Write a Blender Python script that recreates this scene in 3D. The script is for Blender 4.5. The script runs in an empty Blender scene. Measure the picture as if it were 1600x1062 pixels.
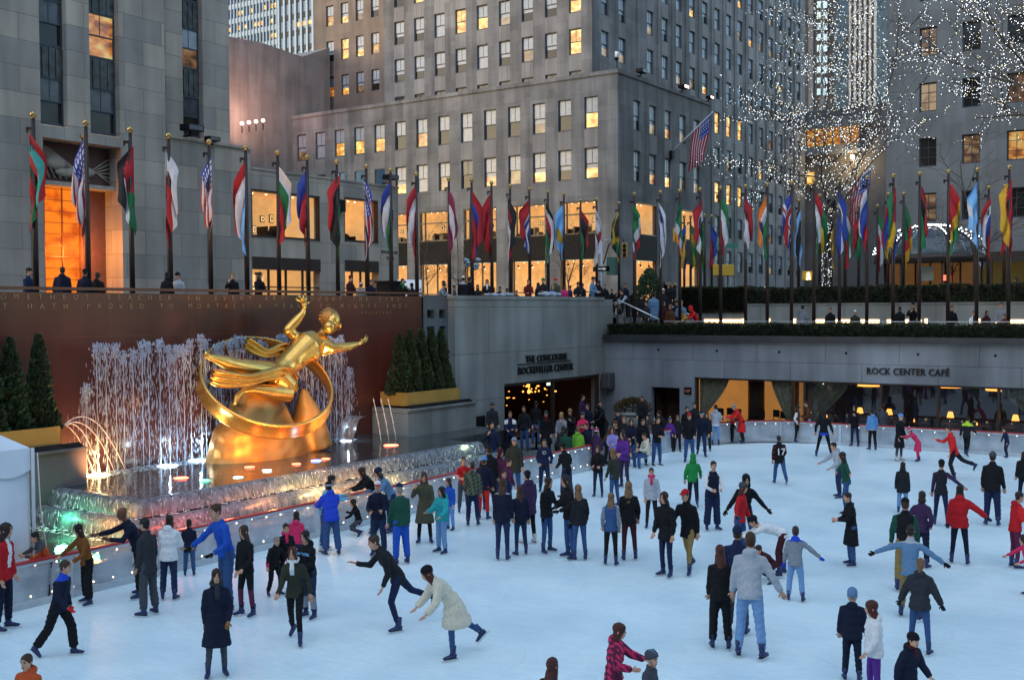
import bpy, bmesh, math, random
import numpy as np
from mathutils import Vector, Matrix, noise
R=math.radians; PI=math.pi
S=bpy.context.scene; COL=S.collection
rnd=random.Random(7)
# ---------------------------------------------------------------- camera
FPX=1715.9; YAW,PITCH,ROLL=R(34.37),R(1.6),R(-.327); CAMZ=5.6
_cy,_sy=math.cos(YAW),math.sin(YAW)
_f=Vector((-_sy*math.cos(PITCH),_cy*math.cos(PITCH),-math.sin(PITCH))); _r0=Vector((_cy,_sy,0)); _u0=_r0.cross(_f)
_r=_r0*math.cos(ROLL)+_u0*math.sin(ROLL); _u=_u0*math.cos(ROLL)-_r0*math.sin(ROLL)
cam=bpy.data.objects.new('camera',bpy.data.cameras.new('camera')); COL.objects.link(cam)
cam.matrix_world=Matrix(((_r.x,_u.x,-_f.x,0),(_r.y,_u.y,-_f.y,0),(_r.z,_u.z,-_f.z,CAMZ),(0,0,0,1)))
cam.data.sensor_width=36; cam.data.lens=36*FPX/1600; cam.data.clip_end=2000; cam.data.clip_start=.1
S.camera=cam; CP=Vector((0,0,CAMZ))
def ray(x,y): return _r*((x-800)/FPX)-_u*((y-531)/FPX)+_f
def onz(x,y,z=0): d=ray(x,y); return CP+d*((z-CAMZ)/d.z)
def onx(x,y,X): d=ray(x,y); return CP+d*(X/d.x)
def ony(x,y,Y): d=ray(x,y); return CP+d*(Y/d.y)
def proj(p):
    v=Vector(p)-CP; k=v.dot(_f); return 800+FPX*v.dot(_r)/k, 531-FPX*v.dot(_u)/k, k
# ---------------------------------------------------------------- world, sun, exposure (dusk)
w=bpy.data.worlds.new('World'); S.world=w; w.use_nodes=True
nt=w.node_tree; bg=nt.nodes['Background']
sky=nt.nodes.new('ShaderNodeTexSky'); sky.sky_type='NISHITA'; sky.sun_disc=False
SUN_EL,SUN_ROT=R(9.0),R(215)   # behind the camera
sky.sun_elevation=SUN_EL; sky.sun_rotation=SUN_ROT; sky.ozone_density=2.0; sky.dust_density=.6; sky.air_density=1.0
nt.links.new(sky.outputs[0],bg.inputs[0]); bg.inputs[1].default_value=.15
sl=bpy.data.lights.new('dusk_sun','SUN'); sl.energy=.42; sl.angle=R(70); sl.color=(.86,.93,1)
so=bpy.data.objects.new('dusk_sun',sl); COL.objects.link(so); so.rotation_euler=(R(38),0,R(35))
S.view_settings.view_transform='Standard'; S.view_settings.look='None'; S.view_settings.gamma=1
S.view_settings.exposure=1.7; ES=.84   # ES balances lamps against the dusk exposure
S.cycles.max_bounces=6; S.cycles.diffuse_bounces=3; S.cycles.glossy_bounces=3; S.cycles.transmission_bounces=4; S.cycles.transparent_max_bounces=12
S.cycles.use_denoising=True; S.cycles.sample_clamp_indirect=4; S.cycles.caustics_reflective=False; S.cycles.caustics_refractive=False
# ---------------------------------------------------------------- helpers
def s2l(c):
    return tuple((v/12.92 if v<=.04045 else ((v+.055)/1.055)**2.4) for v in c)
def hexc(h): return s2l(tuple(int(h[i:i+2],16)/255 for i in (0,2,4)))
_M={}
def mat(name,col=(.5,.5,.5),rough=.7,metal=0,emit=None,es=0,noise_s=0,noise_a=.25,bump=0,spec=.4,trans=0,alpha=1,detail=4):
    if name in _M: return _M[name]
    m=bpy.data.materials.new(name); m.use_nodes=True; n=m.node_tree.nodes; L=m.node_tree.links; b=n['Principled BSDF']
    b.inputs['Base Color'].default_value=(*col,1); b.inputs['Roughness'].default_value=rough; b.inputs['Metallic'].default_value=metal
    b.inputs['Specular IOR Level'].default_value=spec; b.inputs['Transmission Weight'].default_value=trans; b.inputs['Alpha'].default_value=alpha
    if emit: b.inputs['Emission Color'].default_value=(*emit,1); b.inputs['Emission Strength'].default_value=es*ES
    if noise_s:
        tc=n.new('ShaderNodeTexCoord'); nz=n.new('ShaderNodeTexNoise'); nz.inputs['Scale'].default_value=noise_s; nz.inputs['Detail'].default_value=detail
        L.new(tc.outputs['Object'],nz.inputs['Vector'])
        mr=n.new('ShaderNodeMapRange'); mr.inputs[1].default_value=.3; mr.inputs[2].default_value=.7; mr.inputs[3].default_value=1-noise_a; mr.inputs[4].default_value=1+noise_a
        L.new(nz.outputs[0],mr.inputs[0])
        mx=n.new('ShaderNodeVectorMath'); mx.operation='SCALE'; mx.inputs[0].default_value=col; L.new(mr.outputs[0],mx.inputs['Scale']); L.new(mx.outputs[0],b.inputs['Base Color'])
        if bump:
            bp=n.new('ShaderNodeBump'); bp.inputs['Strength'].default_value=bump; bp.inputs['Distance'].default_value=.03; L.new(nz.outputs[0],bp.inputs['Height']); L.new(bp.outputs[0],b.inputs['Normal'])
    _M[name]=m; return m
def stone(name,col,bw=1.6,bh=.8,axis='x',var=.14,joint=.6,streak=.25,rough=.8,msize=.012,tint=None):
    """ashlar stone: running bond courses with per-block tone, soft streaks and grime"""
    if name in _M: return _M[name]
    m=bpy.data.materials.new(name); m.use_nodes=True; n=m.node_tree.nodes; L=m.node_tree.links; b=n['Principled BSDF']
    b.inputs['Roughness'].default_value=rough; b.inputs['Specular IOR Level'].default_value=.25
    tc=n.new('ShaderNodeTexCoord'); sp=n.new('ShaderNodeSeparateXYZ'); cb=n.new('ShaderNodeCombineXYZ'); L.new(tc.outputs['Object'],sp.inputs[0])
    ad=n.new('ShaderNodeMath'); ad.operation='ADD'; L.new(sp.outputs['X'],ad.inputs[0]); L.new(sp.outputs['Y'],ad.inputs[1])
    L.new(ad.outputs[0],cb.inputs[0]); L.new(sp.outputs['Z'],cb.inputs[1])
    br=n.new('ShaderNodeTexBrick'); L.new(cb.outputs[0],br.inputs['Vector']); br.inputs['Scale'].default_value=1
    br.inputs['Brick Width'].default_value=bw; br.inputs['Row Height'].default_value=bh; br.inputs['Mortar Size'].default_value=msize; br.inputs['Mortar Smooth'].default_value=.3
    c1=tuple(v*(1+var) for v in col); c2=tuple(v*(1-var) for v in (tint or col)); br.inputs['Color1'].default_value=(*c1,1); br.inputs['Color2'].default_value=(*c2,1)
    br.inputs['Mortar'].default_value=(*[v*joint for v in col],1)
    mp=n.new('ShaderNodeMapping'); mp.inputs['Scale'].default_value=(.9,.9,.07); L.new(tc.outputs['Object'],mp.inputs[0])
    nz=n.new('ShaderNodeTexNoise'); nz.inputs['Scale'].default_value=1.3; nz.inputs['Detail'].default_value=5; L.new(mp.outputs[0],nz.inputs['Vector'])
    nz2=n.new('ShaderNodeTexNoise'); nz2.inputs['Scale'].default_value=.35; nz2.inputs['Detail'].default_value=6; L.new(tc.outputs['Object'],nz2.inputs['Vector'])
    ml=n.new('ShaderNodeMath'); ml.operation='MULTIPLY'; 
    for q,i in ((nz,0),(nz2,1)):
        mr=n.new('ShaderNodeMapRange'); mr.inputs[1].default_value=.3; mr.inputs[2].default_value=.7; mr.inputs[3].default_value=1-streak; mr.inputs[4].default_value=1+streak*.5
        L.new(q.outputs[0],mr.inputs[0]); L.new(mr.outputs[0],ml.inputs[i])
    mx=n.new('ShaderNodeVectorMath'); mx.operation='SCALE'; L.new(br.outputs[0],mx.inputs[0]); L.new(ml.outputs[0],mx.inputs['Scale']); L.new(mx.outputs[0],b.inputs['Base Color'])
    _M[name]=m; return m
class MB:
    def __init__(s): s.v=[]; s.f=[]; s.m=[]; s.sm=[]
    def add(s,vs,fs,mi=0,M=None,smooth=False):
        o=len(s.v)
        if M is not None: vs=[M@Vector(v) for v in vs]
        s.v+= [tuple(v) for v in vs]; s.f+=[tuple(i+o for i in f) for f in fs]; s.m+=[mi]*len(fs) if not isinstance(mi,(list,tuple)) else list(mi); s.sm+=[smooth]*len(fs)
    def box(s,a,b,mi=0,M=None):
        x0,x1=sorted((a[0],b[0])); y0,y1=sorted((a[1],b[1])); z0,z1=sorted((a[2],b[2]))
        s.add([(x0,y0,z0),(x1,y0,z0),(x1,y1,z0),(x0,y1,z0),(x0,y0,z1),(x1,y0,z1),(x1,y1,z1),(x0,y1,z1)],[(0,3,2,1),(4,5,6,7),(0,1,5,4),(1,2,6,5),(2,3,7,6),(3,0,4,7)],mi,M)
    def cbox(s,c,d,mi=0,M=None): s.box([c[i]-d[i]/2 for i in range(3)],[c[i]+d[i]/2 for i in range(3)],mi,M)
    def bevbox(s,a,b,bv=.02,mi=0,M=None):
        bm=bmesh.new(); bmesh.ops.create_cube(bm,size=1)
        c=[(a[i]+b[i])/2 for i in range(3)]; d=[abs(b[i]-a[i]) for i in range(3)]
        for v in bm.verts: v.co=Vector((c[0]+v.co.x*d[0],c[1]+v.co.y*d[1],c[2]+v.co.z*d[2]))
        bmesh.ops.bevel(bm,geom=bm.edges[:],offset=bv,segments=2,affect='EDGES',profile=.5); bm.verts.index_update()
        s.add([v.co.copy() for v in bm.verts],[[v.index for v in f.verts] for f in bm.faces],mi,M); bm.free()
    def quad(s,p,mi=0): s.add(p,[tuple(range(len(p)))],mi)
    def tube(s,pts,rad,n=8,mi=0,cap=True,smooth=True,flat=None,up=None,M=None):
        """tapered tube; rad: number, list, or list of (rx,ry)"""
        P=[Vector(p) for p in pts]; k=len(P)
        if not isinstance(rad,(list,tuple)): rad=[rad]*k
        vs=[];prev=None
        for i in range(k):
            t=(P[min(i+1,k-1)]-P[max(i-1,0)]); 
            if t.length<1e-9: t=Vector((0,0,1))
            t.normalize()
            if prev is None:
                a=Vector(up) if up is not None else (Vector((1,0,0)) if abs(t.x)<.8 else Vector((0,1,0)))
            else: a=prev
            a=(a-t*a.dot(t)); 
            if a.length<1e-6: a=t.orthogonal()
            a.normalize(); prev=a; b=t.cross(a)
            r=rad[i]; rx,ry=(r if isinstance(r,(tuple,list)) else (r,r))
            for j in range(n):
                q=2*PI*j/n; vs.append(P[i]+a*(rx*math.cos(q))+b*(ry*math.sin(q)))
        fs=[]
        for i in range(k-1):
            for j in range(n):
                j2=(j+1)%n; fs.append((i*n+j,i*n+j2,(i+1)*n+j2,(i+1)*n+j))
        if cap: fs.append(tuple(range(n-1,-1,-1))); fs.append(tuple((k-1)*n+j for j in range(n)))
        s.add(vs,fs,mi,M,smooth)
    def ball(s,c,r,mi=0,nu=8,nv=6,sc=(1,1,1),M=None):
        vs=[(c[0],c[1],c[2]+r*sc[2])];fs=[]
        for i in range(1,nv):
            a=PI*i/nv
            for j in range(nu):
                q=2*PI*j/nu; vs.append((c[0]+r*sc[0]*math.sin(a)*math.cos(q),c[1]+r*sc[1]*math.sin(a)*math.sin(q),c[2]+r*sc[2]*math.cos(a)))
        vs.append((c[0],c[1],c[2]-r*sc[2])); e=len(vs)-1
        for j in range(nu):
            fs.append((0,1+j,1+(j+1)%nu))
            for i in range(nv-2): a=1+i*nu; fs.append((a+j,a+nu+j,a+nu+(j+1)%nu,a+(j+1)%nu))
            a=1+(nv-2)*nu; fs.append((e,a+(j+1)%nu,a+j))
        s.add(vs,fs,mi,M,True)
    def build(s,name,mats,parent=None,loc=None,smooth=None):
        me=bpy.data.meshes.new(name); me.from_pydata(s.v,[],s.f)
        for m in (mats if isinstance(mats,(list,tuple)) else [mats]): me.materials.append(m)
        me.polygons.foreach_set('material_index',s.m); me.polygons.foreach_set('use_smooth',s.sm if smooth is None else [smooth]*len(s.f)); me.update()
        return obj(name,me,parent,loc)
def obj(name,me,parent=None,loc=None):
    o=bpy.data.objects.new(name,me); COL.objects.link(o)
    if parent: o.parent=parent
    if loc is not None: o.location=loc
    return o
def tag(o,label=None,cat=None,group=None,kind=None):
    if label: o['label']=label
    if cat: o['category']=cat
    if group: o['group']=group
    if kind: o['kind']=kind
    return o
def thing(name,label,cat,loc=(0,0,0),rz=0,group=None):
    o=bpy.data.objects.new(name,None); COL.objects.link(o); o.location=loc; o.rotation_euler=(0,0,rz); o.empty_display_size=.2
    return tag(o,label,cat,group)
def text_mesh(txt,size,depth=.02,font_scale=1.0,spacing=1.0,align='LEFT'):
    cu=bpy.data.curves.new('t','FONT'); cu.body=txt; cu.size=size; cu.extrude=depth; cu.align_x=align; cu.space_character=spacing; cu.resolution_u=2; cu.offset=size*.012*font_scale
    o=bpy.data.objects.new('t',cu); COL.objects.link(o); dg=bpy.context.evaluated_depsgraph_get(); dg.update()
    me=bpy.data.meshes.new_from_object(o.evaluated_get(dg)); bpy.data.objects.remove(o); return me
# ================================================================= SETTING
ZS=5.15   # street level
LIME=stone('limestone_warm',(.41,.35,.285),2.3,1.22,var=.12,joint=.5,streak=.22,msize=.018,tint=(.32,.295,.27))
LIME2=stone('limestone_grey',(.222,.222,.226),2.8,1.32,var=.09,joint=.66,streak=.34,msize=.016,tint=(.198,.20,.208))
LIME3=stone('limestone_brown',(.20,.165,.14),2.2,1.32,var=.08,joint=.8,streak=.2)
LIME4=stone('limestone_cool',(.21,.207,.20),2.8,1.3,var=.07,joint=.8,streak=.2)
SPAN=stone('spandrel_stone',(.27,.262,.262),.7,4,var=.06,joint=.75,streak=.2)
CONC=stone('concourse_granite',(.24,.255,.245),4.2,1.9,var=.07,joint=.5,streak=.3,rough=.5,msize=.016)
CONC2=stone('cafe_granite',(.215,.235,.26),3.1,3.2,var=.07,joint=.5,streak=.34,rough=.42,msize=.016)
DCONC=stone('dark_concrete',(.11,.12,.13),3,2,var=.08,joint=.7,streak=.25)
REDG=stone('red_granite',(.088,.03,.023),5.1,2.45,var=.1,joint=1.6,streak=.22,rough=.2,msize=.008)
M_FRAME=mat('window_frame_dark',(.035,.05,.07),rough=.5); M_BRONZE=mat('bronze_frame',(.035,.022,.018),rough=.4); M_BLK=mat('black_spandrel',(.012,.011,.012),rough=.6,spec=.12)
M_GD=mat('glass_dark',(.022,.017,.014),rough=.08,spec=.25); M_GB=mat('window_blind',(.30,.34,.40),rough=.25,noise_s=3,noise_a=.12); M_GM=mat('window_half_dark',(.06,.06,.07),rough=.15,spec=.3,noise_s=1.5,noise_a=.6)
def litmat(name,c1,c2,es,sc=1.3,blob=True):
    if name in _M: return _M[name]
    m=bpy.data.materials.new(name); m.use_nodes=True; n=m.node_tree.nodes; L=m.node_tree.links; b=n['Principled BSDF']; b.inputs['Base Color'].default_value=(.03,.02,.015,1); b.inputs['Roughness'].default_value=.15
    tc=n.new('ShaderNodeTexCoord'); oi=n.new('ShaderNodeObjectInfo'); ad=n.new('ShaderNodeVectorMath'); ad.operation='ADD'
    L.new(tc.outputs['Object'],ad.inputs[0]); L.new(oi.outputs['Location'],ad.inputs[1])
    mp=n.new('ShaderNodeMapping'); mp.inputs['Scale'].default_value=(1,1,1.7); L.new(ad.outputs[0],mp.inputs[0])
    nz=n.new('ShaderNodeTexNoise'); nz.inputs['Scale'].default_value=sc; nz.inputs['Detail'].default_value=2; L.new(mp.outputs[0],nz.inputs[0])
    cr=n.new('ShaderNodeValToRGB'); e=cr.color_ramp; e.elements[0].position=.36; e.elements[0].color=(*c2,1); e.elements[1].position=.52; e.elements[1].color=(*c1,1)
    if blob: x=e.elements.new(.68); x.color=(min(1,c1[0]*1.5),min(1,c1[1]*1.9+.1),min(1,c1[2]*2+.12),1)
    L.new(nz.outputs[0],cr.inputs[0]); L.new(cr.outputs[0],b.inputs['Emission Color']); b.inputs['Emission Strength'].default_value=es*ES
    _M[name]=m; return m
M_L1=litmat('lit_window_yellow',(1,.56,.13),(.6,.24,.04),.42); M_L2=litmat('lit_window_orange',(.9,.33,.05),(.3,.09,.02),.22); M_L3=litmat('lit_window_dim',(.35,.15,.05),(.04,.025,.02),.16); M_L4=litmat('lit_window_tan',(.62,.45,.26),(.34,.22,.12),.20,blob=False)
WT=dict(blind=(M_GB,M_GM),blind2=(M_GB,M_GB),dark=(M_GM,M_GD),bdark=(M_GB,M_GD),ly=(M_GB,M_L1),ly2=(M_L1,M_L1),lo=(M_GB,M_L2),ld=(M_GB,M_L3),lt=(M_L4,M_L4),lb=(M_GB,M_L4),lo2=(M_L2,M_L2))
_WC={}
def winmesh(w,h,ty,style='sash'):
    k=(round(w,2),round(h,2),ty,style)
    if k in _WC: return _WC[k]
    m=MB(); f=.085; a,b_=WT[ty]
    m.box((-w/2,-.04,-h/2),(-w/2+f,.06,h/2),0); m.box((w/2-f,-.04,-h/2),(w/2,.06,h/2),0); m.box((-w/2+f,-.04,h/2-f),(w/2-f,.06,h/2),0); m.box((-w/2+f,-.04,-h/2),(w/2-f,.06,-h/2+f*1.3),0)
    if style=='sash':
        m.box((-w/2+f,-.05,-.035),(w/2-f,.03,.035),0); m.box((-.018,-.02,.035),(.018,.02,h/2-f),0)
        m.quad([(-w/2+f,.0,.035),(w/2-f,.0,.035),(w/2-f,.0,h/2-f),(-w/2+f,.0,h/2-f)],1); 
        bl=h*.13 if ty in('bdark','ly','lo','ld','lb') and (hash(k)%3) else 0
        m.quad([(-w/2+f,.03,-h/2+f),(w/2-f,.03,-h/2+f),(w/2-f,.03,-.035-bl),(-w/2+f,.03,-.035-bl)],2)
        if bl: m.quad([(-w/2+f,.03,-.035-bl),(w/2-f,.03,-.035-bl),(w/2-f,.03,-.035),(-w/2+f,.03,-.035)],1)
    else:
        m.box((-.02,-.03,-h/2+f),(.02,.03,h/2-f),0)
        for zz in (-h*.17,h*.17): m.box((-w/2+f,-.025,zz-.02),(w/2-f,.02,zz+.02),0)
        m.quad([(-w/2+f,.035,-h/2+f),(w/2-f,.035,-h/2+f),(w/2-f,.035,h/2-f),(-w/2+f,.035,h/2-f)],2)
    me=bpy.data.meshes.new('window'); me.from_pydata(m.v,[],m.f)
    for x in (M_FRAME,a,b_): me.materials.append(x)
    me.polygons.foreach_set('material_index',m.m); _WC[k]=me; return me
class Face:
    """one vertical facade plane: ax='X' faces +X (towards the rink), ax='Y' faces -Y"""
    def __init__(s,ax,c): s.ax=ax; s.c=c
    def p(s,a,z,d=0): return (s.c-d,a,z) if s.ax=='X' else (a,s.c+d,z)
    def wall(s,mb,a0,a1,z0,z1,holes=(),dep=.3,mi=0,rmi=None):
        rmi=mi if rmi is None else rmi
        As=sorted({a0,a1}|{v for h in holes for v in h[:2] if a0<v<a1}); Zs=sorted({z0,z1}|{v for h in holes for v in h[2:4] if z0<v<z1})
        for i in range(len(Zs)-1):
            run=None
            for j in range(len(As)):
                solid=False
                if j<len(As)-1:
                    ca,cz=(As[j]+As[j+1])/2,(Zs[i]+Zs[i+1])/2; solid=not any(h[0]<ca<h[1] and h[2]<cz<h[3] for h in holes)
                if solid and run is None: run=As[j]
                if not solid and run is not None:
                    q=[s.p(run,Zs[i]),s.p(As[j],Zs[i]),s.p(As[j],Zs[i+1]),s.p(run,Zs[i+1])]; mb.quad(q,mi); run=None
        for h in holes:
            d=h[4] if len(h)>4 else dep; b0,b1,c0,c1=h[:4]
            b0,b1,c0,c1=max(b0,a0),min(b1,a1),max(c0,z0),min(c1,z1)
            mb.quad([s.p(b0,c0),s.p(b0,c0,d),s.p(b0,c1,d),s.p(b0,c1)],rmi); mb.quad([s.p(b1,c0,d),s.p(b1,c0),s.p(b1,c1),s.p(b1,c1,d)],rmi)
            mb.quad([s.p(b0,c1),s.p(b0,c1,d),s.p(b1,c1,d),s.p(b1,c1)],rmi); mb.quad([s.p(b0,c0,d),s.p(b0,c0),s.p(b1,c0),s.p(b1,c0,d)],rmi)
    def box(s,mb,a0,a1,z0,z1,d0,d1,mi=0): mb.box(s.p(a0,z0,d0),s.p(a1,z1,d1),mi)
    def win(s,par,a0,a1,z0,z1,ty,dep=.3,style='sash',name='window'):
        o=obj(name,winmesh(a1-a0,z1-z0,ty,style),par); o.location=s.p((a0+a1)/2,(z0+z1)/2,dep-.07)
        if s.ax=='X': o.rotation_euler=(0,0,R(90))
        return o
def T(): return thing
# ---- ground
mb=MB(); PX0,PX1,PY0,PY1=-26.9,16,-7,46.6
ASPH=mat('street_asphalt',(.05,.052,.056),rough=.8,noise_s=.8,noise_a=.2); PAVE=stone('plaza_paving',(.17,.17,.17),1.2,1.2,var=.1,joint=.7,streak=.1)
for a,b in (((-700,-300),(PX0,900)),((PX1,-300),(500,900)),((PX0,PY1+6),(PX1,900)),((PX0,-300),(PX1,PY0))): mb.quad([(a[0],a[1],ZS),(b[0],a[1],ZS),(b[0],b[1],ZS),(a[0],b[1],ZS)],0)
tag(mb.build('street',ASPH),kind='structure')
mb=MB()
mb.box((-40,-20,ZS-.2),(PX0,PY1,ZS+.13),0); mb.box((-40,PY1,ZS-.2),(PX0-2.5,62,ZS+.13),0); mb.box((-47.9,20,ZS-.2),(-44,57,ZS+.13)); mb.box((-90,83,ZS-.2),(-44,86.2,ZS+.13)); mb.box((-47.4,86.2,ZS-.2),(-43,160,ZS+.13)); mb.box((PX0-2.5,PY1+7.2,ZS-.2),(PX1,68,ZS+.13),0)
tag(mb.build('pavement',PAVE),kind='structure')
mb=MB(); mb.quad([(PX0-9,PY0,-.02),(PX1,PY0,-.02),(PX1,PY1+9,-.02),(PX0-9,PY1+9,-.02)],0)
tag(mb.build('patio_floor',stone('patio_paving',(.14,.15,.16),.9,.9,var=.1,joint=.7)),kind='structure')
# ice with skate scratches
m=bpy.data.materials.new('rink_ice'); m.use_nodes=True; n=m.node_tree.nodes; L=m.node_tree.links; b=n['Principled BSDF']
tc=n.new('ShaderNodeTexCoord'); nz=n.new('ShaderNodeTexNoise'); nz.inputs['Scale'].default_value=.35; nz.inputs['Detail'].default_value=8; nz.inputs['Roughness'].default_value=.65; L.new(tc.outputs['Object'],nz.inputs[0])
cr=n.new('ShaderNodeValToRGB'); cr.color_ramp.elements[0].position=.34; cr.color_ramp.elements[0].color=(.64,.83,.89,1); cr.color_ramp.elements[1].position=.62; cr.color_ramp.elements[1].color=(.82,.97,.99,1); L.new(nz.outputs[0],cr.inputs[0])
mp=n.new('ShaderNodeMapping'); mp.inputs['Rotation'].default_value=(0,0,.5); mp.inputs['Scale'].default_value=(1,14,1); L.new(tc.outputs['Object'],mp.inputs[0])
wv=n.new('ShaderNodeTexNoise'); wv.inputs['Scale'].default_value=2.2; wv.inputs['Detail'].default_value=9; wv.inputs['Distortion'].default_value=1.4; L.new(mp.outputs[0],wv.inputs[0])
mr=n.new('ShaderNodeMapRange'); mr.inputs[1].default_value=.35; mr.inputs[2].default_value=.65; mr.inputs[3].default_value=.93; mr.inputs[4].default_value=1.04; L.new(wv.outputs[0],mr.inputs[0])
mx=n.new('ShaderNodeVectorMath'); mx.operation='SCALE'; L.new(cr.outputs[0],mx.inputs[0]); L.new(mr.outputs[0],mx.inputs['Scale']); L.new(mx.outputs[0],b.inputs['Base Color'])
dn=n.new('ShaderNodeTexNoise'); dn.inputs['Scale'].default_value=.25; dn.inputs['Detail'].default_value=1; L.new(tc.outputs['Object'],dn.inputs[0])
dm=n.new('ShaderNodeVectorMath'); dm.operation='MULTIPLY_ADD'; dm.inputs[1].default_value=(5,5,0); L.new(dn.outputs[1],dm.inputs[0]); L.new(tc.outputs['Object'],dm.inputs[2]); prev=mx
for sc_,th_,am_ in ((.8,.006,.07),(1.9,.011,.08),(.5,.006,-.07)):
    vo=n.new('ShaderNodeTexVoronoi'); vo.feature='DISTANCE_TO_EDGE'; vo.inputs['Scale'].default_value=sc_; L.new(dm.outputs[0],vo.inputs['Vector'])
    v2=n.new('ShaderNodeMapRange'); v2.inputs[1].default_value=0; v2.inputs[2].default_value=th_; v2.inputs[3].default_value=1+am_; v2.inputs[4].default_value=1; L.new(vo.outputs['Distance'],v2.inputs[0])
    m2=n.new('ShaderNodeVectorMath'); m2.operation='SCALE'; L.new(prev.outputs[0],m2.inputs[0]); L.new(v2.outputs[0],m2.inputs['Scale']); prev=m2
L.new(prev.outputs[0],b.inputs['Base Color'])
rr=n.new('ShaderNodeMapRange'); rr.inputs[3].default_value=.22; rr.inputs[4].default_value=.5; L.new(nz.outputs[0],rr.inputs[0]); L.new(rr.outputs[0],b.inputs['Roughness'])
bp=n.new('ShaderNodeBump'); bp.inputs['Strength'].default_value=.25; bp.inputs['Distance'].default_value=.01; L.new(wv.outputs[0],bp.inputs['Height']); L.new(bp.outputs[0],b.inputs['Normal']); b.inputs['Specular IOR Level'].default_value=.45
mb=MB(); pts=[(-19.3,-5.5),(-19.3,39)]+[(-19.3+5.4*(1-math.cos(a)),39+5.4*math.sin(a)) for a in np.linspace(.1,PI/2,10)]+[(8.6,44.4)]+[(8.6+5.4*math.sin(a),39+5.4*math.cos(a)) for a in np.linspace(.1,PI/2,8)]+[(14,-5.5)]
mb.quad([(x,y,0) for x,y in pts][::-1]); tag(mb.build('rink_ice',m),kind='structure')
# ---- sunken plaza walls
F1=Face('X',-26.8); w1=thing('red_granite_wall','polished dark red granite wall behind the gilded statue with a row of carved gold letters','wall',(-26.8,24,0))
mb=MB(); F1.box(mb,-8,33.05,-.02,6.12,0,.5); o=mb.build('wall_slab',REDG,w1); o.matrix_parent_inverse=Matrix.Translation((26.8,-24,0))
mb=MB(); F1.box(mb,-8,33.0,6.19,6.27,-.03,.56); F1.box(mb,-8,33.03,5.60,5.612,-.006,0); o=mb.build('coping',REDG,w1); o.matrix_parent_inverse=Matrix.Translation((26.8,-24,0))
M_GOLD_L=mat('gold_letters',(.30,.20,.10),rough=.5,metal=.3)
def letters(txt,x0,x1,py,size,par,name='carved_letters',X=-26.79,mtl=None,z=6):
    "letter row spread between two picture columns, standing on the wall plane"
    a=onx(x0,py,X); b=onx(x1,py,X); n=len(txt); first=None; mm=MB(); mes=[]
    me=None; bmj=bmesh.new()
    for i,ch in enumerate(txt):
        if ch==' ': continue
        t=text_mesh(ch,size,.008,align='CENTER',font_scale=-.4); k=i/(n-1); y=a.y+(b.y-a.y)*k
        t.transform(Matrix.Translation((X,y,z))@Matrix.Rotation(R(90),4,'Z')@Matrix.Rotation(R(90),4,'X')); bmj.from_mesh(t); bpy.data.meshes.remove(t)
    me=bpy.data.meshes.new(name); bmj.to_mesh(me); bmj.free(); me.materials.append(mtl or M_GOLD_L); o=obj(name,me,par); o.matrix_parent_inverse=par.matrix_world.inverted() if False else Matrix.Translation(-Vector(par.location)); return o
letters('PROMETHEUS TEACHER IN EVERY ART BROUGHT THE FIRE',-36,622,458,.21,w1,z=5.93)
letters('THAT HATH PROVED TO MORTALS A MEANS TO MIGHTY ENDS',-55,634,468,.21,w1,z=5.68)
letters('AESCHYLUS',566,610,478.5,.12,w1,z=5.47)
def attach(o,par):
    o.parent=par; o.matrix_parent_inverse=Matrix.Translation(-Vector(par.location)); return o
# pillar with four square holes
F2=Face('X',-26.75); hs=[(33.3,33.75,5.25,5.6),(34.05,34.45,5.25,5.6),(33.3,33.75,4.6,4.95),(34.05,34.45,4.6,4.95)]
w2=thing('stone_pier','dark grey stone pier with four small square holes at the end of the red wall','pier',(-26.75,33.7,0))
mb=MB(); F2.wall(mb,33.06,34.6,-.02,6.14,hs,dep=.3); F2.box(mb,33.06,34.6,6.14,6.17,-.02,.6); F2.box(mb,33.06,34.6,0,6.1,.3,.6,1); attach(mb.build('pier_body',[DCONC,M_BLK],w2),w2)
# concourse wall
XC=-26.4; FC=Face('X',XC); w3=thing('concourse_wall','grey granite wall with a wide dark doorway and black lettering at the far corner of the rink','wall',(XC,40,0))
mb=MB(); FC.wall(mb,34.6,46.5,-.02,6.02,[(38.0,46.1,-.02,2.45,.5)],dep=.5); mb.quad([(XC,34.6,-.02),(XC-.5,34.6,-.02),(XC-.5,34.6,6.02),(XC,34.6,6.02)]); FC.box(mb,34.55,46.5,6.02,6.16,-.05,.5)
attach(mb.build('wall_slab',CONC,w3),w3)
M_SIGN=mat('sign_letters_black',(.012,.012,.014),rough=.4)
def signtext(txt,F,a,z,size,par,spacing=1.0,mtl=M_SIGN,dep=.03,off=.05,name='lettering'):
    t=text_mesh(txt,size,dep,align='LEFT',spacing=spacing,font_scale=.5)
    rot=Matrix.Rotation(R(90),4,'X')
    if F.ax=='X': rot=Matrix.Rotation(R(90),4,'Z')@rot
    t.transform(Matrix.Translation(F.p(a,z,-off))@rot); t.materials.append(mtl); return attach(obj(name,t,par),par)
a=onx(820,566,XC); signtext('THE CONCOURSE',FC,a.y,a.z-.0,.42,w3)
a=onx(808,582,XC); signtext('ROCKEFELLER CENTER',FC,a.y,a.z-.08,.44,w3)
a=onx(808,569.5,XC); b_=onx(891,566,XC); mb=MB(); FC.box(mb,a.y,b_.y,a.z-.02,a.z+.02,-.07,-.03); attach(mb.build('rule_bar',M_SIGN,w3),w3)
mb=MB(); FC.box(mb,38.0,46.1,2.33,2.45,.05,.2); 
for y in (38.03,42.0,46.02): FC.box(mb,y-.06,y+.06,-.02,2.33,.05,.2)
attach(mb.build('door_frame',M_BRONZE,w3),w3)
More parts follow.
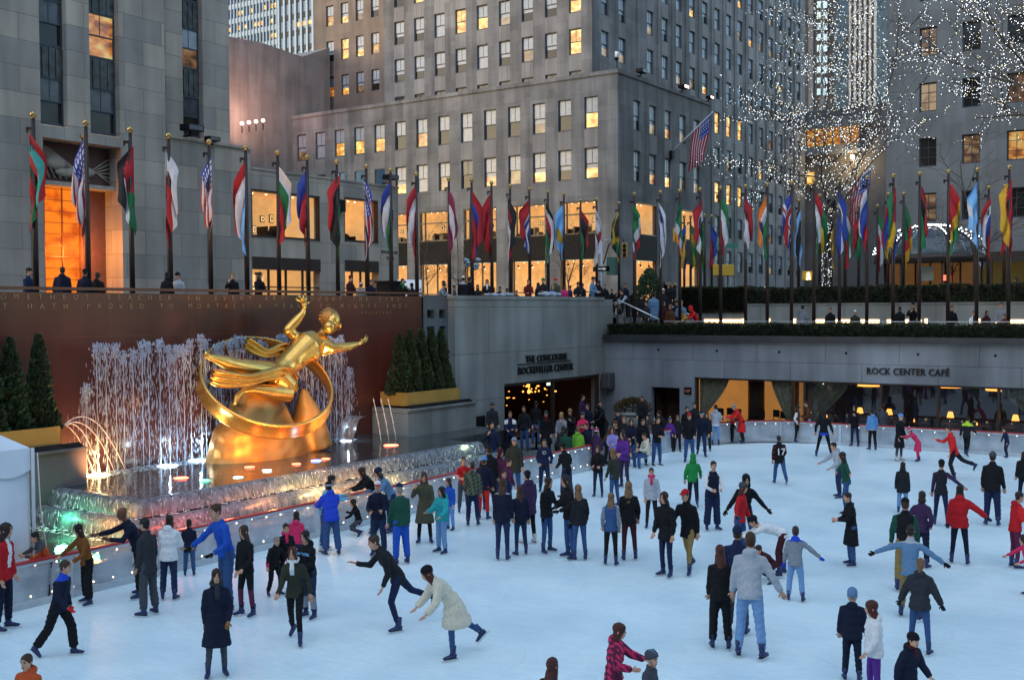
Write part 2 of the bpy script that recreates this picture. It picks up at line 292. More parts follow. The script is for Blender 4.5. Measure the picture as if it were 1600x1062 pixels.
# concourse interior
M_DROOM=mat('dim_interior',(.06,.03,.02),rough=.7); M_AMB=mat('amber_lamp',(.8,.3,.05),emit=(1,.36,.06),es=1.3); M_AMB2=mat('amber_glow',(.5,.2,.04),emit=(1,.25,.03),es=.22); M_GRN=mat('exit_lamp',(.3,.6,.3),emit=(.6,1,.6),es=.8)
def room(name,F,a0,a1,z0,z1,d0,d1,mats,par,floor=1):
    m=MB(); p=F.p
    m.quad([p(a0,z0,d1),p(a1,z0,d1),p(a1,z1,d1),p(a0,z1,d1)],0); m.quad([p(a0,z0,d0),p(a0,z0,d1),p(a0,z1,d1),p(a0,z1,d0)],1); m.quad([p(a1,z0,d1),p(a1,z0,d0),p(a1,z1,d0),p(a1,z1,d1)],1)
    m.quad([p(a0,z1,d0),p(a0,z1,d1),p(a1,z1,d1),p(a1,z1,d0)],2); m.quad([p(a0,z0,d1),p(a0,z0,d0),p(a1,z0,d0),p(a1,z0,d1)],3)
    return attach(m.build(name,mats,par),par)
room('interior',FC,37.6,46.4,-.01,2.75,.5,7,[M_DROOM]*4,w3)
mb=MB()
for i in range(46):
    y=rnd.uniform(38.2,42.2) if i<28 else rnd.uniform(42,46); d=rnd.uniform(1.2,6.5); z=rnd.uniform(1.25,2.1); mb.ball(FC.p(y,z,d),rnd.uniform(.02,.06),0,6,4,(1,2,.6))
for i in range(9):
    a=38.4+i*.16; mb.tube([FC.p(a,1.75+.12*math.sin(i*1.3),2.5),FC.p(a+.14,1.75+.12*math.sin((i+1)*1.3),2.5)],.03,5)
for y,z in ((42.1,2.1),(42.15,1.8),(42.05,2.3)): mb.ball(FC.p(y,z,1.5),.09,0,6,4)
for i in range(12):
    mb.ball(FC.p(43.2+i*.14+rnd.uniform(-.05,.05),1.72+rnd.uniform(-.13,.1),2+rnd.uniform(0,.6)),rnd.uniform(.02,.05),0,6,4)
attach(mb.build('pendant_lamps',[M_AMB],w3),w3)
mb=MB(); FC.box(mb,43.6,44.6,2.15,2.35,3,3.1,0); FC.box(mb,38.3,39.1,1.2,2.3,5,5.1,0); FC.box(mb,40.2,41,.9,1.9,5.5,5.6,0); attach(mb.build('lit_panels',[M_AMB2],w3),w3)
mb=MB(); FC.box(mb,43.9,44.2,1.98,2.1,1.6,1.65,0); attach(mb.build('exit_light',[M_GRN],w3),w3)
# small dark hatch low in the concourse wall, beside the pool end
mb=MB(); FC.box(mb,35.6,36.6,0,1.25,-.02,.02); attach(mb.build('hatch',M_BLK,w3),w3)
# cafe wall
YC=46.5; FY_=Face('Y',YC); w4=thing('cafe_wall','long blue grey granite wall above the cafe windows with black cafe lettering','wall',(-12,YC,0))
mb=MB(); FY_.wall(mb,XC,16,-.02,4.1,[(-23.83,-22.37,-.02,1.9,.5),(-21.62,15,.3,2.42,.4)],dep=.5); FY_.box(mb,XC,16,4.0,4.1,-.05,0)
attach(mb.build('wall_slab',CONC2,w4),w4)
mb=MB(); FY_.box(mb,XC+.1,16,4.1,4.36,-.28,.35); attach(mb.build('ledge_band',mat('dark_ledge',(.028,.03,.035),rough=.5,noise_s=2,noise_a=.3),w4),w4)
mb=MB()
for x in [-26.4+i*2.95 for i in range(1,12)]: mb.tube([FY_.p(x,3.66,-.005),FY_.p(x,3.66,-.05)],.05,8)
attach(mb.build('drain_rosettes',M_BLK,w4),w4)
a=ony(1355,584,YC); b_=ony(1484,584,YC); t_=signtext('ROCK CENTER CAF\u00c9',FY_,a.x,a.z,.40,w4,spacing=1.0); 
_xs=[v.co.x for v in t_.data.vertices]; _k=(b_.x-a.x)/(max(_xs)-min(_xs)); t_.data.transform(Matrix.Translation((a.x,0,0))@Matrix.Diagonal((_k,1,1,1))@Matrix.Translation((-min(_xs),0,0)))
mb=MB(); FY_.box(mb,-21.62,15,2.34,2.42,.1,.3); FY_.box(mb,-21.62,15,.3,.38,.1,.3)
for x in (-21.58,-16.99,-16.45,-13.18,-10.88,-8.6,-5,-1,3,7,11,15): FY_.box(mb,x-.05,x+.05,.38,2.34,.1,.3)
attach(mb.build('window_frame',M_BRONZE,w4),w4)
M_CGL=mat('cafe_glass',(.02,.022,.025),rough=.02,alpha=.42,spec=.9); M_CGL.node_tree.nodes['Principled BSDF'].inputs['IOR'].default_value=1.9
mb=MB(); mb.quad([FY_.p(-21.58,.38,.2),FY_.p(-17.04,.38,.2),FY_.p(-17.04,2.34,.2),FY_.p(-21.58,2.34,.2)]); g_=mat('cafe_glass_clear',(.02,.02,.02),rough=.02,alpha=.12,spec=.5); attach(mb.build('glazing',g_,w4),w4)
mb=MB(); mb.quad([FY_.p(-16.9,.38,.2),FY_.p(15,.38,.2),FY_.p(15,2.34,.2),FY_.p(-16.9,2.34,.2)]); attach(mb.build('glazing',M_CGL,w4),w4)
M_WARM=mat('plaster_glow',(.6,.36,.12),rough=.8,emit=(1,.46,.12),es=.11,noise_s=1.1,noise_a=.5); M_CAFE=mat('cafe_interior',(.10,.05,.03),rough=.7); M_CURT=mat('curtain_green',(.16,.15,.10),rough=.8,noise_s=6,noise_a=.3)  # cafe plaster is given its own glow instead of lamplight in the room
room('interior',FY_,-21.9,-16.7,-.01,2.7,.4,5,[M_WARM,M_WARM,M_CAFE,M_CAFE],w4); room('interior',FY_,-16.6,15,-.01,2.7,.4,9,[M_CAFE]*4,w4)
def curtain(x0,x1,xt):
    m=MB(); n=12; vs=[];fs=[]
    for i in range(7):
        t=i/6; z=2.33-t*1.9; l=x0+(xt-x0)*0*t; r_=x1+(x0+(.28 if x1>x0 else -.28)-x1)*min(1,t*1.15)**1.3
        for j in range(n+1): k=j/n; vs.append(FY_.p(l+(r_-l)*k,z,.45+.07*math.sin(k*22)))
    for i in range(6):
        for j in range(n): a=i*(n+1)+j; fs.append((a,a+1,a+n+2,a+n+1))
    m.add(vs,fs,0,None,True); attach(m.build('curtain',M_CURT,w4),w4)
curtain(-21.55,-20.1,0); curtain(-17.1,-18.1,0); curtain(-16.4,-14.6,0); curtain(-6.3,-8.6,0)
mb=MB(); mb.tube([FY_.p(-19.5,-.01,2.2),FY_.p(-19.5,2.7,2.2)],.38,14); mb.tube([FY_.p(-17.9,-.01,2.6),FY_.p(-17.9,2.7,2.6)],.3,14); attach(mb.build('column',M_BRONZE,w4),w4)
M_SHADE=mat('shade_rim',(.3,.15,.04))
for i in range(9):
    x=-20.9+i*.5; t=thing('cafe_chair','dark chair silhouetted in the amber lit cafe window','chair',FY_.p(x,-.01,1.0+.5*(i%2)),rnd.uniform(-1,1),'chairs in the amber cafe window')
    m=MB(); m.bevbox((-.2,-.2,.43),(.2,.2,.48),.015); m.build('seat',M_BLK,t); m=MB(); m.bevbox((-.2,.17,.62),(.2,.2,.95),.012); m.tube([(-.17,.18,.45),(-.17,.19,.95)],.014,5); m.tube([(.17,.18,.45),(.17,.19,.95)],.014,5); m.build('backrest',M_BLK,t)
    for dx in(-.17,.17):
        for dy in(-.17,.17): m=MB(); m.tube([(dx,dy,0),(dx,dy,.43)],.014,5); m.build('leg',M_BLK,t)
mb=MB()
for x,d,z,r in ((-14.2,2,2.15,.5),(-11.2,3.5,2.1,.5),(-8.9,2,2.15,.55),(-4,2.2,2.1,.5)): m=MB(); m.tube([FY_.p(x,z,d),FY_.p(x,z+.14,d)],r,16); m.tube([FY_.p(x,z+.14,d),FY_.p(x,2.68,d)],.015,5); attach(m.build('pendant_lamp',[M_AMB],w4),w4)
for i in range(8):
    x=-15.8+i*1.25; t=thing('cafe_table','round cafe table behind the dark reflecting cafe windows','table',FY_.p(x,-.01,1.5),0,'tables behind the dark cafe windows'); m=MB(); m.tube([(0,0,.7),(0,0,.74)],.42,14); m.build('table_top',M_BRONZE,t); m=MB(); m.tube([(0,0,0),(0,0,.7)],.04,6); m.tube([(0,0,0),(0,0,.03)],.25,12); m.build('leg',M_BRONZE,t)
    if i in(1,2,4,6): l=thing('table_lamp','small amber shaded lamp glowing on a cafe table','lamp',FY_.p(x+.1,.735,1.45),0,'lamps on the cafe tables'); m=MB(); m.tube([(0,0,0),(0,0,.3)],.02,6); m.build('stem',M_BRONZE,l); m=MB(); m.tube([(0,0,.26),(0,0,.5)],[.15,.09],12); m.build('lamp_shade',M_AMB,l)
    else: l=thing('candle','tiny candle burning on a cafe table','candle',FY_.p(x-.1,.735,1.4),0,'candles on the cafe tables'); m=MB(); m.tube([(0,0,0),(0,0,.07)],.03,8); m.ball((0,0,.085),.03,0,6,4); m.build('flame_cup',M_AMB,l)
room('entrance_recess',FY_,-23.83,-22.37,-.01,1.9,.3,1.6,[mat('wood_panel',(.07,.035,.02),rough=.5,noise_s=4,noise_a=.4)]*4,w4)
mb=MB(); FY_.box(mb,-22.12,-21.77,1.62,1.95,-.04,0,0); o=mb.build('number_sign',M_BLK,w4); attach(o,w4); signtext('117',FY_,-22.07,1.72,.16,w4,mtl=mat('sign_red',(.4,.12,.1),emit=(.6,.2,.15),es=.15),off=.05,dep=.005,name='sign_number')
# wall lantern boxes on the cafe wall corner
for F,a,z,lab in ((FY_,-26.0,2.15,'dark round topped loudspeaker box fixed in the corner between the two granite walls'),):
    mb=MB(); t=thing('loudspeaker',lab,'loudspeaker',F.p(a,z,-.3)); mb.bevbox((-.24,-.3,-.42),(.24,.28,.38),.08,0); mb.build('cabinet',mat('speaker_grey',(.05,.055,.06),rough=.6),t); mb=MB(); mb.tube([(0,.28,0),(0,.36,0)],.05,6); mb.build('bracket',M_BLK,t)
# unseen sides of the pit
mb=MB(); mb.box((PX1,PY0,-.02),(PX1+.4,PY1,6.1)); mb.box((PX0-.5,PY0-.4,-.02),(PX1,PY0,4.2)); o=mb.build('retaining_wall',CONC); tag(o,'plain grey retaining wall closing the near sides of the sunken rink','wall')
# ---- terrace
ZT=4.0
mb=MB(); mb.box((XC-2.6,YC+.36,ZT-.3),(PX1,PY1+7.2,ZT)); mb.box((XC-2.6,YC+.5,2.7),(XC-2.1,PY1+7,ZT-.3)); tag(mb.build('terrace_floor',PAVE),kind='structure')
YB=53.7; FT=Face('Y',YB-1.5); XB=ony(1165,475,YB-1.5).x
tw=thing('terrace_wall','grey terrace wall with a glowing slot light along its foot behind the flagpoles','wall',(0,YB-1.5,ZT))
mb=MB(); mb.box(FT.p(XB,ZT,0),FT.p(PX1,5.74,1.4)); mb.box(FT.p(XB-.03,5.74,-.04),FT.p(PX1,5.8,1.44)); mb.box(FT.p(-28.9,ZT,.2),FT.p(XB,5.35,1.4)); attach(mb.build('wall_slab',CONC,tw),tw)
M_SLOT=mat('slot_light',(1,.8,.5),emit=(1,.60,.28),es=1.7)
mb=MB()
for a,b in ((706,722),(722,746),(1098,1140),(1140,1165),(1275,1289),(1306,1338),(1345,1374),(1386,1420),(1430,1440),(1562,1600),(1600,1680)):
    if a<1000: continue
    p=ony(a,502,YB-1.5); q=ony(b,502,YB-1.5); dd=.05 if p.x>XB else -.15; mb.box(FT.p(p.x,4.86,-.03+ (0 if p.x>XB else .2)),FT.p(q.x,5.02,.01+(0 if p.x>XB else .2)))
for a in (1160,1200,1240,1445,1480,1527,1556):
    p=ony(a,502,YB-1.5); mb.box(FT.p(p.x,4.84,-.03),FT.p(p.x+.12,5.06,.01))
attach(mb.build('slot_light',M_SLOT,tw),tw)
mb=MB(); mb.box((XC-2.75,YC,1),(XC-2.55,PY1+7.2,ZS+.1)); mb.box((XC-.5,YC,1),(XC,YC+.9,ZS+.9)); tag(mb.build('side_wall',CONC),'grey side wall closing the street end of the terrace beside the steps','wall')
# ---- left facade: tall tower, podium and low wing
XF=-48.0; FL=Face('X',XF); bl=thing('limestone_tower','tall beige limestone tower with dark window strips and a glowing orange entrance','building',(XF,32,ZS))
holes=[(30.66,32.1,14.5,45,.45),(33.35,35.05,14.4,45,.45),(25.2,27,14.4,45,.45),(30.75,35.1,ZS,13.9,1.6)]
mb=MB(); FL.wall(mb,4,37.85,ZS,48,holes,dep=.45); mb.quad([FL.p(37.85,ZS),FL.p(37.85,ZS,2),FL.p(37.85,48,2),FL.p(37.85,48)])
FL2=Face('X',XF-1.2); FL2.wall(mb,37.85,43.3,14.8,48,[(40.0,41.4,15.2,46,.4)],dep=.4); mb.quad([FL2.p(43.3,14,0),FL2.p(43.3,14,25),FL2.p(43.3,48,25),FL2.p(43.3,48,0)])
FL.wall(mb,37.85,43.74,ZS,14.9); mb.quad([FL.p(37.85,14.9),FL.p(43.74,14.9),FL.p(43.74,14.9,3),FL.p(37.85,14.9,3)]); FL.box(mb,37.86,43.78,14.78,14.93,-.1,.3); mb.quad([FL.p(43.74,ZS),FL.p(43.74,ZS,6),FL.p(43.74,14.9,6),FL.p(43.74,14.9)])
wallsA=mb
pat=dict(a=['dark','dark','bdark','dark','ld','dark','dark','dark'],b=['dark','lo2','dark','dark','bdark','dark','dark','dark'],c=['dark','ld','dark','dark','bdark','dark','dark','dark'])
SPD=mat('spandrel_dark_metal',(.055,.06,.062),rough=.45,noise_s=2.5,noise_a=.6)
for (a0,a1,z0,F,k,dz) in ((30.66,32.1,14.5,FL,'a',0),(33.35,35.05,14.4,FL,'b',0),(25.2,27,14.4,FL,'a',0),(40.0,41.4,15.2,FL2,'c',-.2)):
    for i in range(8):
        zb=z0+.1+i*3.75; F.win(bl,a0+.02,a1-.02,zb,zb+2.25,pat[k][i],dep=.44)
        F.box(wallsA,a0,a1,zb+2.27,zb+3.73,.34,.455,1)
        for q in (.25,.5,.75): F.box(wallsA,a0+(a1-a0)*q-.04,a0+(a1-a0)*q+.04,zb+2.3,zb+3.7,.28,.34,1)
attach(wallsA.build('walls',[LIME,SPD],bl),bl)
# entrance: glowing glass grid, relief panel above (plain stand-in)
M_OR=litmat('entrance_glass',(1,.21,.012),(.55,.075,.004),.42,sc=.8,blob=False); M_OR.node_tree.nodes['Principled BSDF'].inputs['Roughness'].default_value=.9; M_OR.node_tree.nodes['Principled BSDF'].inputs['Specular IOR Level'].default_value=0
mb=MB(); mb.quad([FL.p(30.75,ZS,1.6),FL.p(33.7,ZS,1.6),FL.p(33.7,11.9,1.6),FL.p(30.75,11.9,1.6)],0)
for i in range(4): FL.box(mb,30.75+i*.98-.025,30.75+i*.98+.025,ZS,11.9,1.5,1.58,1)
for i in range(11): FL.box(mb,30.75,33.7,6.1+i*.56-.018,6.1+i*.56+.018,1.5,1.57,1)
FL.box(mb,30.75,33.7,ZS,6.4,1.3,1.5,1)
attach(mb.build('glass_screen',[M_OR,mat('bronze_grid',(.12,.035,.008),rough=.4,emit=(.5,.1,.01),es=.08)],bl),bl)
mb=MB(); FL.box(mb,33.7,35.1,ZS,13.9,1.4,1.7); attach(mb.build('recess_wall',mat('granite_warm',(.16,.07,.05),rough=.6,noise_s=3,noise_a=.15),bl),bl)
mb=MB(); FL.box(mb,30.76,35.09,11.9,13.9,1.0,1.3,0)
FL.box(mb,30.76,35.09,11.75,11.95,.5,1.4,1)
for i in range(9): mb.tube([FL.p(30.9+i*.1,13.8-.03*i,.95),FL.p(31.3+i*.32,12.15,.9)],.05,6,1)
for i in range(6): mb.tube([FL.p(34.0+i*.1,12.7-.04*i,.95),FL.p(35.05,13.4-.25*i,.92)],.04,6,1)
mb.ball(FL.p(32.0,12.9,.9),.5,1,10,8,(.4,1.2,.7)); mb.ball(FL.p(33.4,12.6,.9),.55,1,10,8,(.4,1.5,.55)); mb.ball(FL.p(32.6,12.45,.85),.45,1,10,8,(.4,1.6,.5))
attach(mb.build('relief_panel',[mat('relief_brown',(.09,.045,.04),rough=.7),mat('relief_stone',(.34,.30,.25),rough=.7,noise_s=3,noise_a=.2)],bl),bl)
mb=MB(); FL.box(mb,30.7,35.15,13.9,14.0,-.02,.2); attach(mb.build('lintel',LIME,bl),bl)
la=bpy.data.lights.new('entrance_lamp','POINT'); la.energy=160; la.color=(1,.36,.08); la.shadow_soft_size=.4; lo=bpy.data.objects.new('entrance_lamp',la); COL.objects.link(lo); lo.location=FL.p(33,8.6,.7)
# basement vents
mb=MB()
for a in (41.1,41.45,42.1,42.45,42.9,43.2): FL.box(mb,a,a+.2,5.95,6.25,-.01,.05)
attach(mb.build('vents',M_BLK,bl),bl)
# low wing with gallery windows
wg=thing('low_wing','low pale limestone wing with two wide warm lit gallery windows','building',(XF,50,ZS))
hol=[(43.78,49.3,9.85,12.6,.5),(51.5,54.7,9.95,12.75,.5),(43.78,49.3,ZS,8.72,.6),(51.5,54.7,ZS,8.78,.6)]
mb=MB(); FL.wall(mb,43.76,56.74,ZS,13.72,hol,dep=.5); FL.box(mb,43.76,56.8,13.72,13.84,-.06,8); mb.quad([FL.p(56.74,ZS),FL.p(56.74,ZS,12),FL.p(56.74,13.72,12),FL.p(56.74,13.72)])
for a in (49.9,54.95): FL.box(mb,a-.02,a+.02,ZS,13.6,-.012,0)
attach(mb.build('walls',LIME,wg),wg)
M_GAL=mat('gallery_wall_glow',(.8,.6,.35),rough=.8,emit=(1,.58,.22),es=.15,noise_s=.9,noise_a=.35); M_GALC=mat('gallery_ceiling_glow',(.8,.5,.25),emit=(1,.52,.2),es=.14); M_GALF=mat('gallery_floor_glow',(.4,.25,.12),emit=(1,.5,.12),es=.05); M_PICT=mat('picture_dark',(.03,.02,.02),rough=.4); M_MATT=mat('picture_mat_glow',(.8,.7,.5),emit=(1,.65,.3),es=.3); M_SPOT=mat('ceiling_spot',(1,.9,.7),emit=(1,.8,.45),es=2.2)  # gallery walls, ceiling, floor and picture mats glow in place of room light
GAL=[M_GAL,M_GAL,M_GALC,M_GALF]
def shop_interior(F,par,a0,a1,z0,z1,d,kind,seed=1):
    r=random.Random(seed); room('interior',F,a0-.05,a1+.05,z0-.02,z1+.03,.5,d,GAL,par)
    m=MB(); k=MB(); s_=MB()
    _ko=[]
    if kind=='pictures':
        a=a0+.5
        while a<a1-.4:
            wd_=r.uniform(.3,.5); hh=r.uniform(.35,.6); zz=z0+.5+r.choice((0,.75)) 
            F.box(m,a,a+wd_,zz,zz+hh,d-.08,d-.03,0); F.box(m,a+.05,a+wd_-.05,zz+.05,zz+hh-.05,d-.1,d-.08,1); F.box(m,a+.13,a+wd_-.13,zz+.13,zz+hh-.13,d-.12,d-.1,0)
            if r.random()<.6: F.box(m,a,a+wd_,z0+.15,z0+.45,d-.12,d-.03,0)
            attach(m.build('picture',[M_PICT,M_MATT],par),par); m=MB()
            a+=wd_+r.uniform(.08,.5)
        for i in range(14): aa=r.uniform(a0,a0+(a1-a0)*.6); F.box(k,aa,aa+r.uniform(.08,.3),z0,z0+r.uniform(.2,.9),r.uniform(.8,1.6),r.uniform(1.7,2))
    else:
        n=3
        F.box(k,a0+.15,a1-.1,z0+1.15,z0+1.25,.9,1.3)
        for i in range(10): aa=r.uniform(a0,a1-.3); F.box(k,aa,aa+r.uniform(.1,.3),z0,z0+r.uniform(.4,1.4),1.2,2)
        for i in range(3): aa=r.uniform(a0+.2,a1-.9); F.box(m,aa,aa+r.uniform(.4,.9),z0+1.6,z0+2.5+r.random()*.5,d-.1,d-.03,r.randint(0,1)); attach(m.build('picture',[M_PICT,M_MATT],par),par); m=MB()
        for i in range(3):
            aa=a0+.4+(a1-a0-.8)*i/2; k.tube([F.p(aa,z1-.02,.7),F.p(aa,z1-.3,.7)],.02,5); k.tube([F.p(aa,z1-.3,.7),F.p(aa+.12,z1-.48,.7)],.09,7); s_.ball(F.p(aa+.13,z1-.5,.68),.05,0,6,4)
    for i in range(5): s_.ball(F.p(a0+(a1-a0)*(i+.5)/5,z1-.02,d*.5),.07,0,6,4,(1,1,.3))
    if k.v: F.box(k,a0+.1,a1-.1,z0,z0+.16,.85,2.05); attach(k.build('display_shelf',M_PICT,par),par)
    attach(s_.build('spotlights',M_SPOT,par),par)
for h,kd in zip(hol,('pictures','pictures','shop','shop')): shop_interior(FL,wg,h[0],h[1],h[2],h[3],3.5,kd,int(h[0]*10))
mb=MB()
for h in hol:
    a0,a1,z0,z1=h[:4]
    if z0>6: FL.box(mb,a0,a1,z1-.12,z1,-.02,.35); FL.box(mb,a0,a1,z0,z0+.12,-.02,.35); FL.box(mb,a0,a0+.06,z0,z1,0,.3); FL.box(mb,a1-.08,a1,z0,z1,0,.3)
    else:
        FL.box(mb,a0,a1,z1-.72,z1,-.03,.5); FL.box(mb,a0,a1,6.95,7.02,.1,.2)
        for a in np.linspace(a0,a1,5)[1:-1]: FL.box(mb,a-.05,a+.05,ZS,z1-.7,.1,.22)
attach(mb.build('window_frames',M_BRONZE,wg),wg)
mb=MB(); FL.box(mb,50.6,51.15,11.75,12.5,-.45,-.0); attach(mb.build('wall_speaker',M_BLK,wg),wg); mb=MB(); FL.box(mb,55.3,55.75,11.5,12.2,-.4,0); attach(mb.build('wall_speaker',M_BLK,wg),wg)
signtext('ROCKEFELLER',FL,54.96,9.35,.26,wg,off=.02,dep=.01); signtext('PLAZA',FL,55.5,8.95,.26,wg,off=.02,dep=.01)
FC_=lambda lab,F,a,z,s=1.0: None
def floodlight(F,a,z,lab,n=1,lit=False,s=1.0):
    t=thing('floodlight',lab,'floodlight',F.p(a,z,-.3)); 
    if F.ax=='X': t.rotation_euler=(0,0,R(90))
    m=MB(); m.bevbox((-.55*s,-.4*s,.2*s),(.55*s,.3*s,.55*s),.04); m.build('housing',M_BLK,t); m=MB(); m.tube([(0,.1,0),(0,.1,.2*s)],.05,6); m.box((-.1,-.0,-.05),(.1,.6,.02)); m.build('bracket',M_BLK,t)
    m=MB(); m.box((-.45*s,-.41*s,.24*s),(.45*s,-.402*s,.5*s)); m.build('lens',M_LAMPP if lit else mat('lens_grey',(.1,.1,.12),rough=.3),t)
M_LAMPP=mat('pink_lamp',(1,.7,.7),emit=(1,.62,.55),es=1.6)
floodlight(FL,39.3,15.05,'black box floodlight on the podium ledge below the third window strip'); floodlight(FL,40.7,14.75,'smaller dark floodlight tucked beside the window foot on the podium ledge',s=.7)
floodlight(FL,55.6,14.0,'black floodlight standing on the parapet at the end of the low wing',s=.9)
# ---- central office building
bc=thing('office_building','massive grey brown limestone office block with rows of sash windows and lit shops','building',(-47.5,86.3,ZS))
YL=86.3; XR=-47.51; F3=Face('Y',YL); F4=Face('X',XR); rw=random.Random(11)
def pick(r,p): 
    k=r.random(); s_=0
    for t,v in p: 
        s_+=v
        if k<s_: return t
    return p[-1][0]
PL=[('blind2',.10),('bdark',.40),('blind',.12),('ly',.16),('lo',.05),('ld',.08),('lb',.05),('ly2',.02)]
mb=MB(); h3=[];h4=[];wins=[]
colsL=[-50.95-1.35*0-2.80*i for i in range(0,34)]
fixed={}   # a few windows read straight off the photograph
r1=['ly','bdark','ld','bdark','bdark','blind2','bdark','lo','bdark','ly','ly','ly','blind2','ld','ld','bdark','bdark']
r2=['ly','bdark','ly','ld','lo','dark','ld','blind2','ly','blind','ly','ld','bdark','ly','blind2']
for i,x in enumerate(colsL):
    h3.append((x,x+1.4,21.88,24.72)); h3.append((x,x+1.4,17.35,20.12))
    wins.append((F3,x,x+1.4,21.88,24.72,r1[i] if i<len(r1) else pick(rw,PL))); wins.append((F3,x,x+1.4,17.35,20.12,r2[i] if i<len(r2) else pick(rw,PL)))
for i in range(6):
    x=-53.6-5.55*i; h3.append((x,x+3.95,10.15,15.4,.5)); h3.append((x,x+3.95,ZS,10.1,.5))
F3.wall(mb,-145,XR,ZS,26.5,h3,dep=.28); F3.box(mb,-145,XR+.12,26.5,26.85,-.12,3.4); 
for i in range(34): x=colsL[i]-.7; F3.box(mb,x-.28,x+.28,25.5,25.62,-.03,0); F3.box(mb,x-.22,x+.22,25.75,25.85,-.03,0)
colsR=[(89.28,90.65),(92.44,93.88),(95.63,97.01),(98.85,100.3),(102.09,103.5)]
q1=['bdark','lb','lo','ld','bdark']; q2=['bdark','lo','ly','ld','lb']
for i,(a,b_) in enumerate(colsR):
    h4+=[(a,b_,21.88,24.6),(a,b_,17.2,20.0)]; wins+=[(F4,a,b_,21.88,24.6,q1[i]),(F4,a,b_,17.2,20.0,q2[i])]
sR=[(89.71,93.96),(98.96,103.27)]
for a,b_ in sR: h4+=[(a,b_,10.15,15.4,.5),(a,b_,ZS,10.05,.5)]
h4.append((95.3,98.0,ZS,7.9,.9))
F4.wall(mb,YL,106.1,ZS,26.5,h4,dep=.28); F4.box(mb,YL+3.4,106.1,26.5,26.85,-.12,4); mb.quad([F4.p(106.1,ZS),F4.p(106.1,ZS,6),F4.p(106.1,26.85,6),F4.p(106.1,26.85)])
# tower above
YU=90.0; XU=-52.27; F5=Face('Y',YU); F6=Face('X',XU); h5=[];h6=[]
for i in range(10):
    x=-54.79-2.71*i
    if x<-77: break
    for k in range(6):
        z=25.75+3.95*k; h5.append((x,x+1.34,z,z+2.4)); 
        wins.append((F5,x,x+1.34,z,z+2.4,pick(rw,PL) if k else 'dark'))
x0u=-78.0
h5=[h for h in h5 if h[0]>x0u]
F5.wall(mb,x0u,XU,26.6,60,h5,dep=.28)
PR=[('blind2',.3),('blind',.25),('bdark',.22),('lb',.1),('ld',.08),('ly',.05)]
yy=[91.8,95.2]+[101.2+3.35*i for i in range(18) if 101.2+3.35*i<onx(1254,200,-52.27).y-1.6]
for i,a in enumerate(yy):
    for k in range(-5,6):
        z=25.75+3.95*k-(.0 if k>=0 else .1); 
        if a<107 and k<=0: continue
        if z<8: continue
        h6.append((a,a+1.42,z,z+2.4)); 
        ty='ly2' if (k==0 and 109<a<127) or (k==-1 and 107<a<113) or (k==-2 and 112<a<126) else pick(rw,PR)
        wins.append((F6,a,a+1.42,z,z+2.4,ty))
F6.wall(mb,YU,106.1,26.6,60,[h for h in h6 if h[0]<106.1],dep=.28); XE=onx(1258,200,XU).y; F6.wall(mb,106.1,XE,ZS,60,[h for h in h6 if h[0]>106.1],dep=.28)
for a in [99.1]+[a-.95 for a in yy[3:]]: F6.box(mb,a-.16,a+.16,27 if a<106 else ZS,60,-.14,0)
mb.quad([F6.p(XE,ZS),F6.p(XE,ZS,20),F6.p(XE,60,20),F6.p(XE,60)])
wallsC=mb
# brown set back section
mb=MB(); YBn=93.0; F7=Face('Y',YBn); h7=[]
for i in range(4):
    x=-82.4-2.28*i
    for k in range(6):
        z=25.95+4.05*k; h7.append((x,x+1.16,z,z+2.35)); wins.append((F7,x,x+1.16,z,z+2.35,['lo','ly','ld','bdark','ly2','ly'][(i*5+k*3)%6]))
F7.wall(mb,-91.2,x0u,26.6,60,h7,dep=.28); mb.quad([(x0u,YU,26.6),(x0u,YBn,26.6),(x0u,YBn,60),(x0u,YU,60)]); mb.quad([(-91.2,YBn+20,26.6),(-91.2,YBn,26.6),(-91.2,YBn,60),(-91.2,YBn+20,60)])
attach(mb.build('set_back_wing',LIME3,bc),bc)
# light spandrels between window rows
for i in range(9):
    x=-54.79-2.71*i
    if x<-77: break
    for k in range(5):
        z=25.75+3.95*k+2.45; F5.box(wallsC,x,x+1.34,z,z+1.42,-.015,0,1)
        F5.box(wallsC,x+.3,x+.34,z,z+1.42,-.03,-.015,1); F5.box(wallsC,x+1.0,x+1.04,z,z+1.42,-.03,-.015,1)
for i,x in enumerate(colsL[:30]): F3.box(wallsC,x,x+1.4,20.2,21.8,-.015,0,1)
for a,b_ in colsR: F4.box(wallsC,a,b_,20.08,21.8,-.015,0,1)
for a in yy:
    for k in range(-4,5):
        z=25.75+3.95*k+2.45
        if (a<107 and k<1) : continue
        F6.box(wallsC,a,a+1.42,z,z+1.4,-.015,0,1)
attach(wallsC.build('walls',[LIME2,SPAN],bc),bc)
